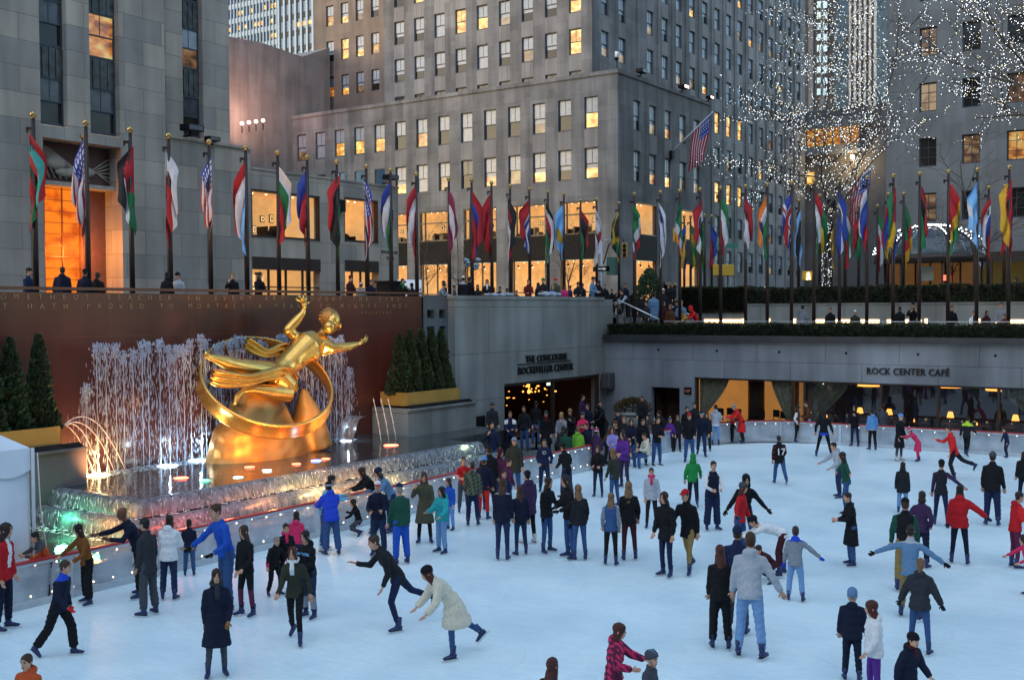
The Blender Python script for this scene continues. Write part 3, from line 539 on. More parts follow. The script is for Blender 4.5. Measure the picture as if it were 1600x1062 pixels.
# windows: the hundred that show largest are parts, the rest one mass
vis=[]
for wd_ in wins:
    F,a0,a1,z0,z1,ty=wd_; x,y,dd=proj(F.p((a0+a1)/2,(z0+z1)/2,0))
    onscreen=-10<x<1610 and -20<y<480 and not(x<365) and not(x<620 and y>250)
    area=(a1-a0)*(z1-z0)/dd/dd*(1 if F.ax=='Y' else .5)
    vis.append((-(area if onscreen else 0),len(vis),wd_,onscreen))
vis.sort(key=lambda t:(t[0],t[1])); rest=bmesh.new(); rm=[M_FRAME,M_GB,M_GM,M_GD,M_L1,M_L2,M_L3,M_L4]
for i,(s_,_,wd_,on) in enumerate(vis):
    F,a0,a1,z0,z1,ty=wd_
    if i<98: F.win(bc,a0,a1,z0,z1,ty,dep=.28).matrix_parent_inverse=Matrix.Translation(-Vector(bc.location))
    elif on or rw.random()<.4:
        me=winmesh(a1-a0,z1-z0,ty).copy(); idx=[rm.index(x) for x in me.materials]
        for p in me.polygons: p.material_index=idx[p.material_index]
        me.transform(Matrix.Translation(F.p((a0+a1)/2,(z0+z1)/2,.21))@(Matrix.Rotation(R(90),4,'Z') if F.ax=='X' else Matrix.Identity(4))); rest.from_mesh(me); bpy.data.meshes.remove(me)
me=bpy.data.meshes.new('far_windows'); rest.to_mesh(me); rest.free()
for x in rm: me.materials.append(x)
o=attach(obj('far_windows',me,bc),bc); o['kind']='stuff'
for c_ in bl.children:
    if c_.name.startswith('window'): c_.matrix_parent_inverse=Matrix.Translation(-Vector(bl.location))
# shops of the office building
fr=MB()
for i in range(6):
    x=-53.6-5.55*i; shop_interior(F3,bc,x,x+3.95,12.45,15.4,3,'pictures',50+i); shop_interior(F3,bc,x,x+3.95,ZS,10.05,3.5,'shop',80+i)
    F3.box(fr,x,x+3.95,10.1,12.4,-.02,.3,1)
    for z in (12.42,15.3,14.2): F3.box(fr,x,x+3.95,z-.05,z+.07,.02,.2)
    for a in (x+.04,x+3.91,x+.7): F3.box(fr,a-.05,a+.05,12.4,15.4,.02,.2)
    for a in (x+.04,x+3.91,x+.35,x+2.2): F3.box(fr,a-.05,a+.05,ZS,10.1,.02,.2)
    F3.box(fr,x,x+3.95,7.1,7.2,.02,.18)
for i,(a,b_) in enumerate(sR):
    shop_interior(F4,bc,a,b_,12.45,15.4,3,'pictures',150+i); shop_interior(F4,bc,a,b_,ZS,10.0,3.5,'shop',180+i)
    F4.box(fr,a,b_,10.05,12.4,-.02,.3,1)
    for z in (12.42,15.3): F4.box(fr,a,b_,z-.05,z+.07,.02,.2)
    for q in (a+.04,b_-.04): F4.box(fr,q-.05,q+.05,ZS,15.4,.02,.2)
    F4.box(fr,a,b_,7.1,7.2,.02,.18)
F4.box(fr,95.3,98,ZS,7.9,.7,.9,1); F4.box(fr,95.25,98.05,7.85,8.1,-.2,.1)
attach(fr.build('shop_frames',[M_BRONZE,M_BLK],bc),bc)
floodlight(F4,90.2,26.9,'black box floodlight on the cornice near the building corner'); floodlight(F4,99.0,26.9,'floodlight with a glowing pink lamp on the office cornice',lit=True); floodlight(F4,105.2,26.9,'floodlight at the far end of the office cornice above the wall flag',lit=True,s=.8)
t=thing('security_camera','white security camera with a dark lens on the corner of the cornice','camera',(-47.6,86.4,26.85)); mb=MB(); mb.tube([(0,0,0),(0,-.1,.9)],.05,6); mb.build('post',M_BLK,t); mb=MB(); mb.tube([(0,-.1,.9),(.1,-.2,1.5)],[.16,.19],9); mb.ball((0,-.12,.9),.2,1,8,6); mb.build('housing',[mat('camera_white',(.8,.82,.85)),M_BLK],t)
# ---- other buildings
t=thing('theatre_wall_block','windowless block with a stained top edge lit peach by floodlights','building',(-100,110,ZS)); FP=Face('X',-88.0)
a=onx(362,50,-88); b_=onx(515,72,-88); mb=MB(); zt=a.z-1.9
mb.add([FP.p(a.y-6,ZS),FP.p(b_.y,ZS),FP.p(b_.y,b_.z-.2),FP.p(a.y+10,zt+1.2),FP.p(a.y+4,zt+1.6),FP.p(a.y-6,zt+1.0),FP.p(a.y-6,ZS,14),FP.p(b_.y,ZS,14),FP.p(b_.y,b_.z-.2,14),FP.p(a.y+10,zt+1.2,14),FP.p(a.y+4,zt+1.6,14),FP.p(a.y-6,zt+1.0,14)],[(0,1,2,3,4,5),(11,10,9,8,7,6),(1,7,8,2),(2,8,9,3),(3,9,10,4),(4,10,11,5),(0,5,11,6)])
attach(mb.build('walls',stone('peach_block',(.27,.25,.24),3.5,1.6,var=.04,joint=.85,streak=.25),t),t)
la=bpy.data.lights.new('wall_flood','AREA'); la.energy=230; la.color=(1,.52,.38); la.size=4; la.spread=R(140); lo=bpy.data.objects.new('wall_flood',la); COL.objects.link(lo); p=onx(378,196,-84.5); lo.location=p; tgt=Vector(FP.p(a.y+5,p.z+7)); lo.rotation_euler=(tgt-p).to_track_quat('-Z','Y').to_euler()
tl=thing('roof_lamps','row of small glowing pink lamps on the roof edge below the peach wall','floodlight',p); mb=MB()
for i in range(4): q=onx(378+i*11,193-i*1.5,-80); mb=MB(); mb.ball(q-p,.19,0,8,6); mb.tube([q-p-Vector((0,0,.9)),q-p],.05,5,1); mb.build('lamp',[M_LAMPP,M_BLK],tl)
def tower(name,lab,F,a0,a1,z1,depth,body,rib,glass,lit,pitch,rp,rib_w,seed,zb=ZS,zw=0):
    t=thing(name,lab,'building',F.p(a0,zb)); mb=MB(); r=random.Random(seed)
    mb.box(F.p(a0,zb,0),F.p(a1,z1,depth),0); m=mb
    n=int((a1-a0)/pitch)
    for i in range(n+1): x=a0+i*pitch; F.box(m,x-rib_w/2,x+rib_w/2,zw or zb,z1,-.35,0,1)
    z=zw or zb
    while z<z1: F.box(m,a0,a1,z,z+rp*.34,-.12,0,2); z+=rp
    attach(m.build('facade',[glass,rib,body],t),t); m=MB(); z=(zw or zb)+rp*.4; 
    while z<z1:
        i=0
        while i<n:
            if r.random()<lit:
                k=r.randint(1,3)
                F.box(m,a0+i*pitch+rib_w/2,a0+min(n,i+k)*pitch-rib_w/2,z+rp*.1,z+rp*.38,-.04,0); i+=k
            i+=1
        z+=rp
    if m.v: attach(m.build('lit_offices',M_L1,t),t)
    return t
M_STEEL=mat('tower_steel',(.30,.40,.50),rough=.4); M_BGL=mat('tower_glass',(.035,.07,.12),rough=.12,spec=.8); M_WHR=mat('tower_rib_white',(.42,.44,.46),rough=.6); M_DKG=mat('tower_glass_dark',(.03,.035,.045),rough=.5,spec=.2)
G1=Face('Y',205); a=ony(352,0,205).x; b_=ony(434,0,205).x; tower('glass_tower','blue glass skyscraper with thin vertical ribs peeping over the limestone tower','',0,0,0,0,0,0,0,0,1,1,1,1) if False else tower('glass_tower','blue glass skyscraper with thin vertical ribs beside the beige tower',G1,a,b_,120,20,M_STEEL,M_STEEL,M_BGL,.22,1.25,3.9,.22,3)
G2=Face('Y',190); a=ony(436,0,190).x; b_=ony(530,0,190).x; tower('glass_tower','paler glass office tower with wide grey piers behind the peach block',G2,a,b_,120,20,M_DKG,M_STEEL,M_BGL,.08,1.9,3.9,.6,5)
G3=Face('Y',300); a=ony(1313,100,300).x; b_=ony(1369,100,300).x; tower('striped_skyscraper','distant skyscraper with white vertical stripes and dark glass between',G3,a,b_,180,30,M_DKG,M_WHR,M_DKG,0,1.35,60,.62,8)
G4=Face('Y',240); a=ony(1250,100,240).x; b_=ony(1303,100,240).x; tower('dark_office_tower','dark blue office tower behind the lit tree with bright window columns',G4,a,b_,150,10,M_DKG,mat('blue_grey_rib',(.10,.12,.15)),M_DKG,.0,2.6,3.6,1.1,9)
M_COOL=mat('cool_window',(.5,.7,.8),emit=(.5,.78,1),es=.06)
for xx in (1280,1290):
    for k in range(9): p=ony(xx,8+k*17,239.6); mb=MB(); mb.box((p.x-.4,239.3,p.z-.7),(p.x+.4,239.6,p.z+.7)); attach(mb.build('lit_pane',M_COOL),bpy.data.objects['dark_office_tower'])
# mid distance dark lower building with balcony, between towers
G5=Face('Y',150); a=ony(1245,300,150).x; b_=ony(1400,300,150).x; t=thing('corner_building','dark low building with an orange lit glazed balcony far down the street','building',(a,150,ZS))
z1=ony(1350,165,150).z; zb1=ony(1300,240,150).z; zb0=ony(1300,222,150).z+.0; mb=MB(); mb.box((a,150,ZS),(b_,170,z1)); attach(mb.build('walls',mat('dark_stone',(.12,.115,.115),rough=.8,noise_s=.3,noise_a=.25),t),t)
mb=MB(); p=ony(1250,206,150); q=ony(1345,225,150); mb.box((p.x,149.4,q.z),(q.x,149.7,p.z)); attach(mb.build('lit_balcony',M_L2,t),t)
mb=MB(); mb.box((p.x-.4,148.6,p.z),(q.x+1.5,149.9,p.z+1.3)); mb.box((p.x-.4,148.6,q.z-1.2),(q.x,149.9,q.z)); 
for k in range(8): mb.box((p.x+k*(q.x-p.x)/7-.08,149.2,q.z),(p.x+k*(q.x-p.x)/7+.08,149.4,p.z))
attach(mb.build('balcony_slab',mat('slab_grey',(.16,.17,.18)),t),t)
p=ony(1332,245,149); mb=MB(); mb.ball(p,.3,0,8,6); attach(mb.build('wall_lamp',mat('warm_lamp',(1,.8,.5),emit=(1,.75,.4),es=4),t),t)
la=bpy.data.lights.new('street_lamp','POINT'); la.energy=260; la.color=(1,.7,.35); la.shadow_soft_size=.5; lo=bpy.data.objects.new('street_lamp',la); COL.objects.link(lo); lo.location=p+Vector((0,-1.2,-.6))
mb=MB()
for (x0,y0,x1_,y1_) in ((1262,270,1272,287),(1180,372,1190,400),(1236,300,1246,318)): p=ony(x0,y0,149.5); q=ony(x1_,y1_,149.5); mb=MB(); mb.box((p.x,149.2,q.z),(q.x,149.6,p.z)); attach(mb.build('lit_window',M_L1,t),t)
# unseen blocks added behind and beside the camera to block low sky glow
for (b0,b1,lb) in (((-60,-95,ZS),(-6,-70,58),'unseen stone block added behind the viewpoint to block low sky glow'),((4,-95,ZS),(60,-70,58),'second unseen stone block added behind the viewpoint against the sky glow'),((62,-60,ZS),(90,60,60),'unseen stone block added beyond the picture side against the sky glow')):
    mb=MB(); mb.box(b0,b1); mb.box((b0[0]-.4,b0[1]-.4,b1[2]),(b1[0]+.4,b1[1]+.4,b1[2]+.8)); o=mb.build('sky_glow_blocker',LIME); tag(o,lb,'building')
# ---- right building
YR=80.0; F8=Face('Y',YR); br_=thing('corner_office_block','pale grey stone block with dark paned windows behind the lit branches','building',(-22.3,YR,ZS)); mb=MB(); h8=[]
xs8=[-20.05,-17.2,-14.35,-11.5,-8.6,-5.7,-2.8]; ww=[]
for i,x in enumerate(xs8):
    for k in range(9):
        z=11.55+3.83*k; h8.append((x,x+1.18,z,z+2.0)); ww.append((x,x+1.18,z,z+2.0,[('ld','dark','lb'),('dark','ld','dark'),('dark','lo','ld'),('ld','dark','bdark')][i%4][k%3]))
F8.wall(mb,-22.3,10,9.6,60,h8,dep=.35); mb.quad([(-22.3,YR+40,ZS),(-22.3,YR,ZS),(-22.3,YR,60),(-22.3,YR+40,60)]); F8.wall(mb,-22.3,-20.6,ZS,9.6); F8.box(mb,-22.3,10,9.3,9.6,-.1,.2)
attach(mb.build('walls',LIME4,br_),br_)
mb=MB(); F8.box(mb,-20.6,10,8.6,9.3,-.05,.2); 
for i in range(12): F8.box(mb,-20.6+i*2.6,-20.4+i*2.6,ZS,8.6,0,.2)
for z in (6.8,): F8.box(mb,-20.6,10,z,z+.08,.02,.16)
attach(mb.build('shop_front',M_BRONZE,br_),br_); room('shop_interior',F8,-20.6,10,ZS,8.6,.2,4,[mat('olive_wall_glow',(.3,.27,.12),emit=(.6,.42,.12),es=.02)]*4,br_)  # inner shop walls carry a faint glow standing in for shop lighting
for x0,x1_,z0,z1_,ty in ww: attach(F8.win(br_,x0,x1_,z0,z1_,ty,dep=.33,style='casement'),br_)
# ================================================================= PEOPLE
PAL=dict(black='16161a',dk='202126',navy='1c2644',dnavy='161c30',blue='1f4fae',royal='2746c0',lblue='5f8fc4',sky='6fb6d8',denim='34507c',ldenim='6f93bd',ddenim='22304c',
 grey='80868f',lgrey='a3a8b0',dgrey='43464d',char='303238',white='d8d8d8',cream='cfc6b2',olive='4a4a3a',dolive='33342b',green='1f7a3c',dgreen='1d4a3c',lime='6fae3a',teal='2a9a9c',
 red='b01c24',bred='d02828',dred='5e1a20',maroon='401a22',pink='c83a76',hot='d2315e',purple='5a2f86',dpurple='3a2746',lilac='8a86c4',brown='5a3a24',tan='9a6a3a',rust='7a4a20',khaki='8a7448',
 orange='b8502a',yellow='c89a30',mustard='a8853a',camo='5c6452',plum='5a2340',bluegrey='5d7fa0',khair='2a1a12',mhair='3f281a',lhair='76583a',blond='a88a5c',ghair='8c8a86',bhair='120f0e',rhair='4a2018',
 skin='c8967a',skin2='a87456',skin3='6a4432',tanglove='8a6238',bluebl='24305a',neon='b8d83a',whiteboot='c8c4bc')
def cl(name):
    return mat('cloth_'+name,hexc(PAL[name]),rough=.82,noise_s=22,noise_a=.11,bump=.5,spec=.2)
def hr(name): return mat('hair_'+name,hexc(PAL[name]),rough=.5,noise_s=45,noise_a=.45,bump=.6,spec=.35)
def skn(name): return mat('skin_'+name,hexc(PAL[name]),rough=.55,noise_s=9,noise_a=.07,spec=.35)
M_BLADE=mat('skate_blade',(.75,.78,.82),rough=.35,metal=.5); M_EYE=mat('eye_dark',(.03,.02,.02),rough=.3); M_LIP=mat('lip',(.33,.09,.08),rough=.5)
def dirv(f,o,s): f=R(f);o=R(o); return Vector((s*math.sin(o),-math.sin(f)*math.cos(o),-math.cos(f)*math.cos(o)))
# pose: l=lean, t=tilt sideways, L/R=(thigh fwd, out, knee bend), A/B=(arm fwd, out, elbow, forearm out) for +x / -x side
PO=dict(
 stand=dict(l=3,L=(3,4,6),R=(-1,4,4),A=(4,10,12,4),B=(2,10,16,4)),
 stand2=dict(l=2,L=(-2,3,3),R=(6,5,10),A=(8,12,35,-8),B=(0,9,8,3)),
 together=dict(l=4,L=(4,2,8),R=(2,2,8),A=(2,8,10,2),B=(5,8,14,2)),
 wide=dict(l=5,L=(4,14,8),R=(2,14,8),A=(6,22,20,10),B=(6,22,20,10)),
 pockets=dict(l=2,L=(3,5,6),R=(0,4,5),A=(-14,20,50,-14),B=(-14,20,50,-14)),
 fold=dict(l=2,L=(2,5,4),R=(2,4,6),A=(22,8,82,-42),B=(22,8,78,-42)),
 hold=dict(l=6,L=(3,4,6),R=(1,4,6),A=(18,8,62,-22),B=(18,8,62,-22)),
 drink=dict(l=3,L=(2,5,4),R=(2,4,6),A=(35,8,105,-25),B=(8,8,30,-8)),
 photo=dict(l=3,L=(2,5,4),R=(2,4,6),A=(50,16,95,-30),B=(50,16,95,-30)),
 glide=dict(l=12,L=(18,6,26),R=(6,6,22),A=(2,24,22,16),B=(6,24,22,16)),
 stride=dict(l=10,L=(24,4,20),R=(-18,5,18),A=(-18,14,18,8),B=(22,12,24,4)),
 stride2=dict(l=8,L=(-14,4,14),R=(20,4,16),A=(18,12,24,4),B=(-18,14,18,8)),
 push=dict(l=34,L=(18,4,34),R=(-42,12,26),A=(-10,16,30,6),B=(42,14,60,2)),
 bendstep=dict(l=42,L=(26,6,34),R=(-22,10,40),A=(20,10,30,0),B=(20,12,22,0)),
 spread=dict(l=8,L=(14,6,20),R=(-6,8,18),A=(0,68,10,66),B=(0,60,12,56)),
 spreadlow=dict(l=6,L=(8,7,12),R=(0,7,12),A=(6,42,14,40),B=(6,38,14,36)),
 onearm=dict(l=5,L=(6,6,8),R=(0,7,8),A=(4,12,14,6),B=(8,52,12,48)),
 rail=dict(l=32,L=(10,5,6),R=(-2,6,4),A=(52,10,26,0),B=(48,10,30,0)),
 railr=dict(l=24,L=(6,5,6),R=(-4,6,4),A=(30,8,60,-20),B=(62,16,10,12)),
 reach=dict(l=14,L=(8,7,10),R=(0,7,8),A=(12,12,50,-14),B=(36,34,12,30)),
 hug=dict(l=14,L=(4,5,6),R=(-4,5,6),A=(46,18,50,-10),B=(46,14,50,-14)),
 wave=dict(l=3,L=(2,5,6),R=(4,4,6),A=(20,14,100,20),B=(4,10,12,4)),
 face=dict(l=3,L=(2,5,6),R=(2,5,6),A=(6,10,14,4),B=(30,24,130,-20)),
 bend=dict(l=74,L=(20,8,24),R=(6,8,18),A=(66,8,10,4),B=(60,8,14,4)),
 kneel=dict(l=18,L=(70,8,120),R=(40,10,110),A=(70,14,30,8),B=(30,10,40,0)),
 fallen=dict(l=50,L=(88,14,110),R=(60,18,120),A=(30,14,30,6),B=(40,14,30,6)),
 sit=dict(l=6,L=(86,8,86),R=(86,8,86),A=(22,10,70,-20),B=(20,10,60,-16)),
 lean_l=dict(l=8,t=14,L=(4,6,6),R=(0,5,4),A=(20,26,40,10),B=(30,10,50,-10)),
 stoop=dict(l=30,L=(6,6,14),R=(-2,8,10),A=(44,8,30,0),B=(40,8,34,0)),
 stoopr=dict(l=36,L=(10,6,14),R=(0,8,10),A=(76,10,10,0),B=(60,10,16,0)),
)
HEADP=[(-.128,-.004,.046,.05),(-.112,-.03,.028,.034),(-.1,-.03,.042,.05),(-.075,-.02,.056,.07),(-.045,-.01,.064,.084),(-.01,-.004,.069,.092),(.02,0,.072,.095),(.05,.002,.071,.094),(.08,.005,.062,.084),(.102,.008,.044,.06),(.115,.01,.022,.03)]
def hprof(z):
    P=HEADP
    if z<=P[0][0]: return P[0][1:]
    for a,b in zip(P,P[1:]):
        if z<=b[0]:
            k=(z-a[0])/(b[0]-a[0]); return tuple(a[i]+(b[i]-a[i])*k for i in (1,2,3))
    return P[-1][1:]
def shell(mb,M,fn_low,k,n=20,rows=9,ztop=.118,mi=0,drop=None,gap=.0):
    """hair / hat shell round the skull; fn_low(angle) gives its lower edge, k its looseness"""
    vs=[(0,.01,ztop*k+.006+gap)];fs=[]
    for i in range(1,rows+1):
        for j in range(n):
            q=2*PI*j/n; lo=fn_low(q); t=i/rows; top=.112
            z=top+(lo-top)*(t**1.25)
            if z>-.06: cy,rx,ry=hprof(z)
            else:
                cy,rx,ry=hprof(-.045); dd=(-.045-z); cy=.0+dd*.12; rx=.074+dd*.10; ry=.088-dd*.05
                if drop: cy+=drop*dd; 
            zz=z*k+gap if z>0 else z+gap
            w=1+((.035*math.sin(9*q+.25*i)+.035*math.sin(4*q+1.3*i+_pc[0]))*(1 if z<.06 else .3) if drop is not None else .0)
            vs.append((rx*k*w*math.sin(q),cy+ry*k*w*math.cos(q),zz))
    for j in range(n): fs.append((0,1+(j+1)%n,1+j))
    for i in range(rows-1):
        for j in range(n):
            a=1+i*n+j;b=1+i*n+(j+1)%n; fs.append((a,b,b+n,a+n))
    # inner rim closes the shell
    base=1+(rows-1)*n; inn=[]
    for j in range(n):
        v=vs[base+j]; vs.append((v[0]*.8,v[1]*.8+.002,v[2]+.012)); inn.append(len(vs)-1)
    for j in range(n): fs.append((base+j,base+(j+1)%n,inn[(j+1)%n],inn[j]))
    fs.append(tuple(inn))
    mb.add(vs,fs,mi,M,True)
_rm=bpy.data.objects.new('tmp_fuse',bpy.data.meshes.new('tmp_fuse')); _TS=bpy.data.scenes.new('fuse_scene'); _TS.collection.objects.link(_rm)
_rm0=_rm.data; _md=_rm.modifiers.new('r','REMESH'); _md.mode='VOXEL'; _md.use_smooth_shade=True
_ms=_rm.modifiers.new('s','SMOOTH'); _ms.factor=.6; _ms.iterations=2
def fuse(mb,vox,wr=.010,seed=0,ws=9):
    """merge overlapping lofts into one continuous skin and add soft folds"""
    me=bpy.data.meshes.new('cloth'); me.from_pydata(mb.v,[],mb.f); _rm.data=me; _md.voxel_size=vox
    _TS.view_layers[0].update()
    with bpy.context.temp_override(scene=_TS,view_layer=_TS.view_layers[0]): dg=bpy.context.evaluated_depsgraph_get(); dg.update()
    out=bpy.data.meshes.new_from_object(_rm.evaluated_get(dg))
    n=len(out.vertices)
    if wr and n:
        co=np.empty(n*3,'f'); out.vertices.foreach_get('co',co); co=co.reshape(-1,3); nr=np.empty(n*3,'f'); out.vertices.foreach_get('normal',nr); nr=nr.reshape(-1,3)
        x,y,z=co.T; p=seed*1.7
        d=np.sin(x*ws*2.1+z*ws*3.1+p)*np.sin(y*ws*2.7-z*ws*2.2+p*2)+.6*np.sin(z*ws*5.3+x*ws*3+p*3)*np.sin(x*ws*1.3+p)
        co+=nr*(d*wr)[:,None]; out.vertices.foreach_set('co',co.ravel())
    out.polygons.foreach_set('use_smooth',[True]*len(out.polygons)); _rm.data=_rm0; bpy.data.meshes.remove(me); return out
_pc=[0]
def person(px,py,ptop,face=0,pose='stand',top='jacket:black',legs='jeans:denim',hair='short:khair',hat=None,label='',z=0,skate='bluebl',skin='skin',hy=0,hp=0,glove=None,scarf=None,group='skaters on the ice',fem=0,H=None,pos=None,mod=None,text=None,extra=None,low=0,wd=1.0):
    _pc[0]+=1; sd=_pc[0]
    po=dict(PO[pose]); 
    for k_ in 'AB': po[k_]=tuple(v+rnd.uniform(-6,6) for v in po[k_])
    if mod: po.update(mod)
    # ---- skeleton at 1.75 m
    lean=R(po['l']); ti=R(po.get('t',0)); U=Vector((math.sin(ti),-math.sin(lean)*math.cos(ti),math.cos(lean)*math.cos(ti))); F=Vector((0,-math.cos(lean),-math.sin(lean))); X=Vector((1,0,0))
    hip=Vector((0,0,0)); J={}
    for s,k in ((1,'L'),(-1,'R')):
        f,o,b=po[k]; h=hip+X*(s*.085); kn=h+dirv(f,o,s)*.44; an=kn+dirv(f-b,o*.8,s)*.42; J[k]=(h,kn,an,f-b)
    ak=.135 if skate not in('shoe',) else .09
    zmin=min(J['L'][2].z,J['R'][2].z); off=Vector((0,0,ak-zmin))
    la,ra=J['L'][2],J['R'][2]
    if pose=='sit': off=Vector((0,0,.5))
    c=(la+ra)/2 if abs(la.z-ra.z)<.07 else (la if la.z<ra.z else ra)
    if pose in('kneel','fallen'): off=Vector((0,0,ak-min(J['L'][2].z,J['R'][2].z,J['L'][1].z+.03,J['R'][1].z+.03)+(-.04))); c=(la+ra)/2
    off.x=-c.x; off.y=-c.y-.03
    hip=hip+off; J={k:(v[0]+off,v[1]+off,v[2]+off,v[3]) for k,v in J.items()}
    shw=.165 if fem else .182
    nb=hip+U*.57; nk=hip+U*.6+F*.01
    hyr,hpr=R(hy+rnd.uniform(-4,4)),R(hp+po['l']*.35)
    hup=(U+Vector((0,0,1.2))).normalized(); hc=nk+hup*.13+F*.02
    top_z=hc.z+.12
    # ---- scale and place
    if pos is not None: g=Vector(pos)
    else: g=onz(px,py,z)
    if H is None:
        d=ray(px,ptop); k=(Vector((g.x,g.y,0)).length)/math.hypot(d.x,d.y); hz=CAMZ+d.z*k-g.z; sc=hz/(top_z+.012)
    else: sc=H/1.75
    kid=sc<.84; hs=(1.0+min(.3,(.9-sc)*.7)) if kid else 1.0
    if not(.5<sc<1.25): print('SCALE?',label,round(sc,2))
    dc=CP-g; rz=math.atan2(dc.x,-dc.y)+R(face)
    root=thing('person',label,'person',g,rz,group); root.scale=(sc,sc,sc)
    tk,tc=(top.split(':')+['black'])[:2]; tcs=tc.split('/'); lk,lc,*lz=legs.split(':'); lcs=lc.split('/')
    th={'jacket':.018,'hoodie':.024,'puffer':.045,'coat':.024,'tee':.006,'sweater':.016,'vest':.02,'parka':.034,'blazer':.018,'jersey':.03,'puffcoat':.045}[tk]
    hem={'jacket':.12,'hoodie':.1,'puffer':.12,'coat':.46,'tee':.08,'sweater':.1,'vest':.1,'parka':.24,'blazer':.2,'jersey':.16,'puffcoat':.42}[tk]
    voxel=.024 if not low else .034; sm=(1 if low else 0)
    # ---- body: head, neck, core, arms, hands, legs in one mesh
    SK=skn(skin); b=MB(); 
    Mh=Matrix.Translation(hc)@Matrix.Rotation(hyr,4,'Z')@Matrix.Rotation(hpr,4,'X')@Matrix.Scale(hs,4)
    n=14; vs=[];fs=[]
    for (zz,cy,rx,ry) in HEADP:
        for j in range(n): q=2*PI*j/n; vs.append((rx*math.sin(q),cy-ry*math.cos(q),zz))
    for i in range(len(HEADP)-1):
        for j in range(n): fs.append((i*n+j,(i+1)*n+j,(i+1)*n+(j+1)%n,i*n+(j+1)%n))
    fs.append(tuple(range(n))); e=(len(HEADP)-1)*n; fs.append(tuple(e+j for j in range(n-1,-1,-1)))
    b.add(vs,fs,0,Mh,True)
    b.add([(-.012,-.093,.012),(.012,-.093,.012),(.017,-.09,-.035),(-.017,-.09,-.035),(0,-.118,-.03),(0,-.1,.012)],[(0,3,4,5),(5,4,2,1),(3,2,4)],0,Mh,True)
    for s in (1,-1):
        b.ball((s*.028,-.088,.012),.0115,1,6,4,(1.25,.6,.8),Mh); b.cbox((s*.03,-.094,.034),(.03,.01,.006),1,Mh); b.ball((s*.073,.005,-.01),.024,0,6,4,(.35,.7,1.1),Mh)
    b.cbox((0,-.092,-.066),(.042,.012,.011),2,Mh)
    b.tube([nb-U*.05,nk,hc-hup*.06],[.06,.052,.05],8,0)
    cs=[hip-U*.02,hip+U*.14,hip+U*.34,hip+U*.48,hip+U*.57]
    b.tube(cs,[(.14,.09),(.115,.08),(.14,.09),(.13,.07),(.05,.05)],10,0,up=X)
    hands=[];gi=3 if glove else 0
    arms={}
    for s,k in ((1,'A'),(-1,'B')):
        f,o,el,o2=po[k]; sh=hip+U*.455+X*(s*shw*.96); elb=sh+dirv(f,o,s)*.285; wr=elb+dirv(f+el,o2,s)*.25; hd=dirv(f+el+6,o2-3,s); arms[k]=(sh,elb,wr,hd,s)
        b.tube([hip+U*.46+X*(s*.09),sh,elb,wr],[.05,.046,.036,.026],8,0)
        side=hd.cross(Vector((0,-1,.2))); side=side.normalized() if side.length>.1 else X.copy()
        nn=side.cross(hd).normalized()
        if low: b.tube([wr,wr+hd*.05,wr+hd*.1,wr+hd*.15],[(.022,.018),(.04,.02),(.038,.018),(.014,.01)],6,gi,up=side)
        else:
            b.tube([wr-hd*.01,wr+hd*.03,wr+hd*.09],[(.024,.018),(.038,.018),(.04,.015)],8,gi,up=side)
            for fi,(ox,ln) in enumerate(((-.03,.06),(-.01,.075),(.01,.07),(.029,.055))):
                p0=wr+hd*.082+side*ox; p1=p0+hd*ln*.5+nn*.004; p2=p1+(hd*.8+nn*.5*(1 if s>0 else 1)).normalized()*ln*.5
                b.tube([p0,p1,p2],[.0105,.01,.007],5,gi)
            p0=wr+hd*.03-side*.03; p1=p0+(hd*.6-side*.8).normalized()*.035; b.tube([p0,p1,p1+(hd*.9-side*.2)*.03],[.013,.012,.008],5,gi)
    for k in 'LR':
        h,kn,an,_=J[k]; b.tube([hip+(h-hip)*.8+U*.04,h,kn,an],[.07,.07,.045,.035],8,0)
    mats=[SK,M_EYE,M_LIP]+([cl(glove)] if glove else [])
    body=b.build('body',mats,root)
    # ---- trousers
    if tk not in('puffcoat',) or True:
        r={'jeans':(.098,.074,.062),'slim':(.09,.062,.046),'wide':(.104,.086,.086),'dress':(.1,.08,.072)}[lk]
        r=[v*wd for v in r]
        t=MB(); t.tube([hip+U*.1,hip+U*.02,hip-Vector((0,0,.06))],[(.14*wd,.1*wd),(.158*wd,.108*wd),(.13*wd,.09*wd)],12,0,up=X)
        for k in 'LR':
            h,kn,an,sa=J[k]; sd_=(an-kn).normalized(); t.tube([h+U*.05,h,(h+kn)/2,kn,(kn+an)/2,an-sd_*.03 if skate!='shoe' else an],[r[0]*.9,r[0],(r[0]+r[1])*.52,r[1],(r[1]+r[2])*.52,r[2]],10,0)
        me=fuse(t,voxel,.004*(1.4 if lk!='slim' else .7),sd,11)
        me.materials.append(cl(lcs[0]))
        if len(lcs)>1:
            me.materials.append(cl(lcs[1])); zc=ak+float(lz[0] if lz else .3)
            for p in me.polygons:
                if p.center.z<zc and p.center.z>ak+.09: p.material_index=1
        obj('trousers',me,root)
    # ---- upper garment
    g_=MB(); st=[]
    k=th; 
    skd=((J['L'][1]-J['L'][0])+(J['R'][1]-J['R'][0])).normalized(); spread=abs(J['L'][1].x-J['R'][1].x)/2
    hem_c=hip+skd*hem; hw=.155+k+hem*.12; hd_=.112+k+hem*.12
    if hem>.2: hw=max(hw,(spread*hem/.44)+.11+k); ky=abs(J['L'][1].y-J['R'][1].y)/2; hd_=max(hd_,ky*hem/.44+.1+k)
    wv=.115 if fem else .135
    pts=[hem_c,hip+skd*hem*.5,hip+U*.0,hip+U*.16,hip+U*.33,hip+U*.44,hip+U*.515,hip+U*.575]
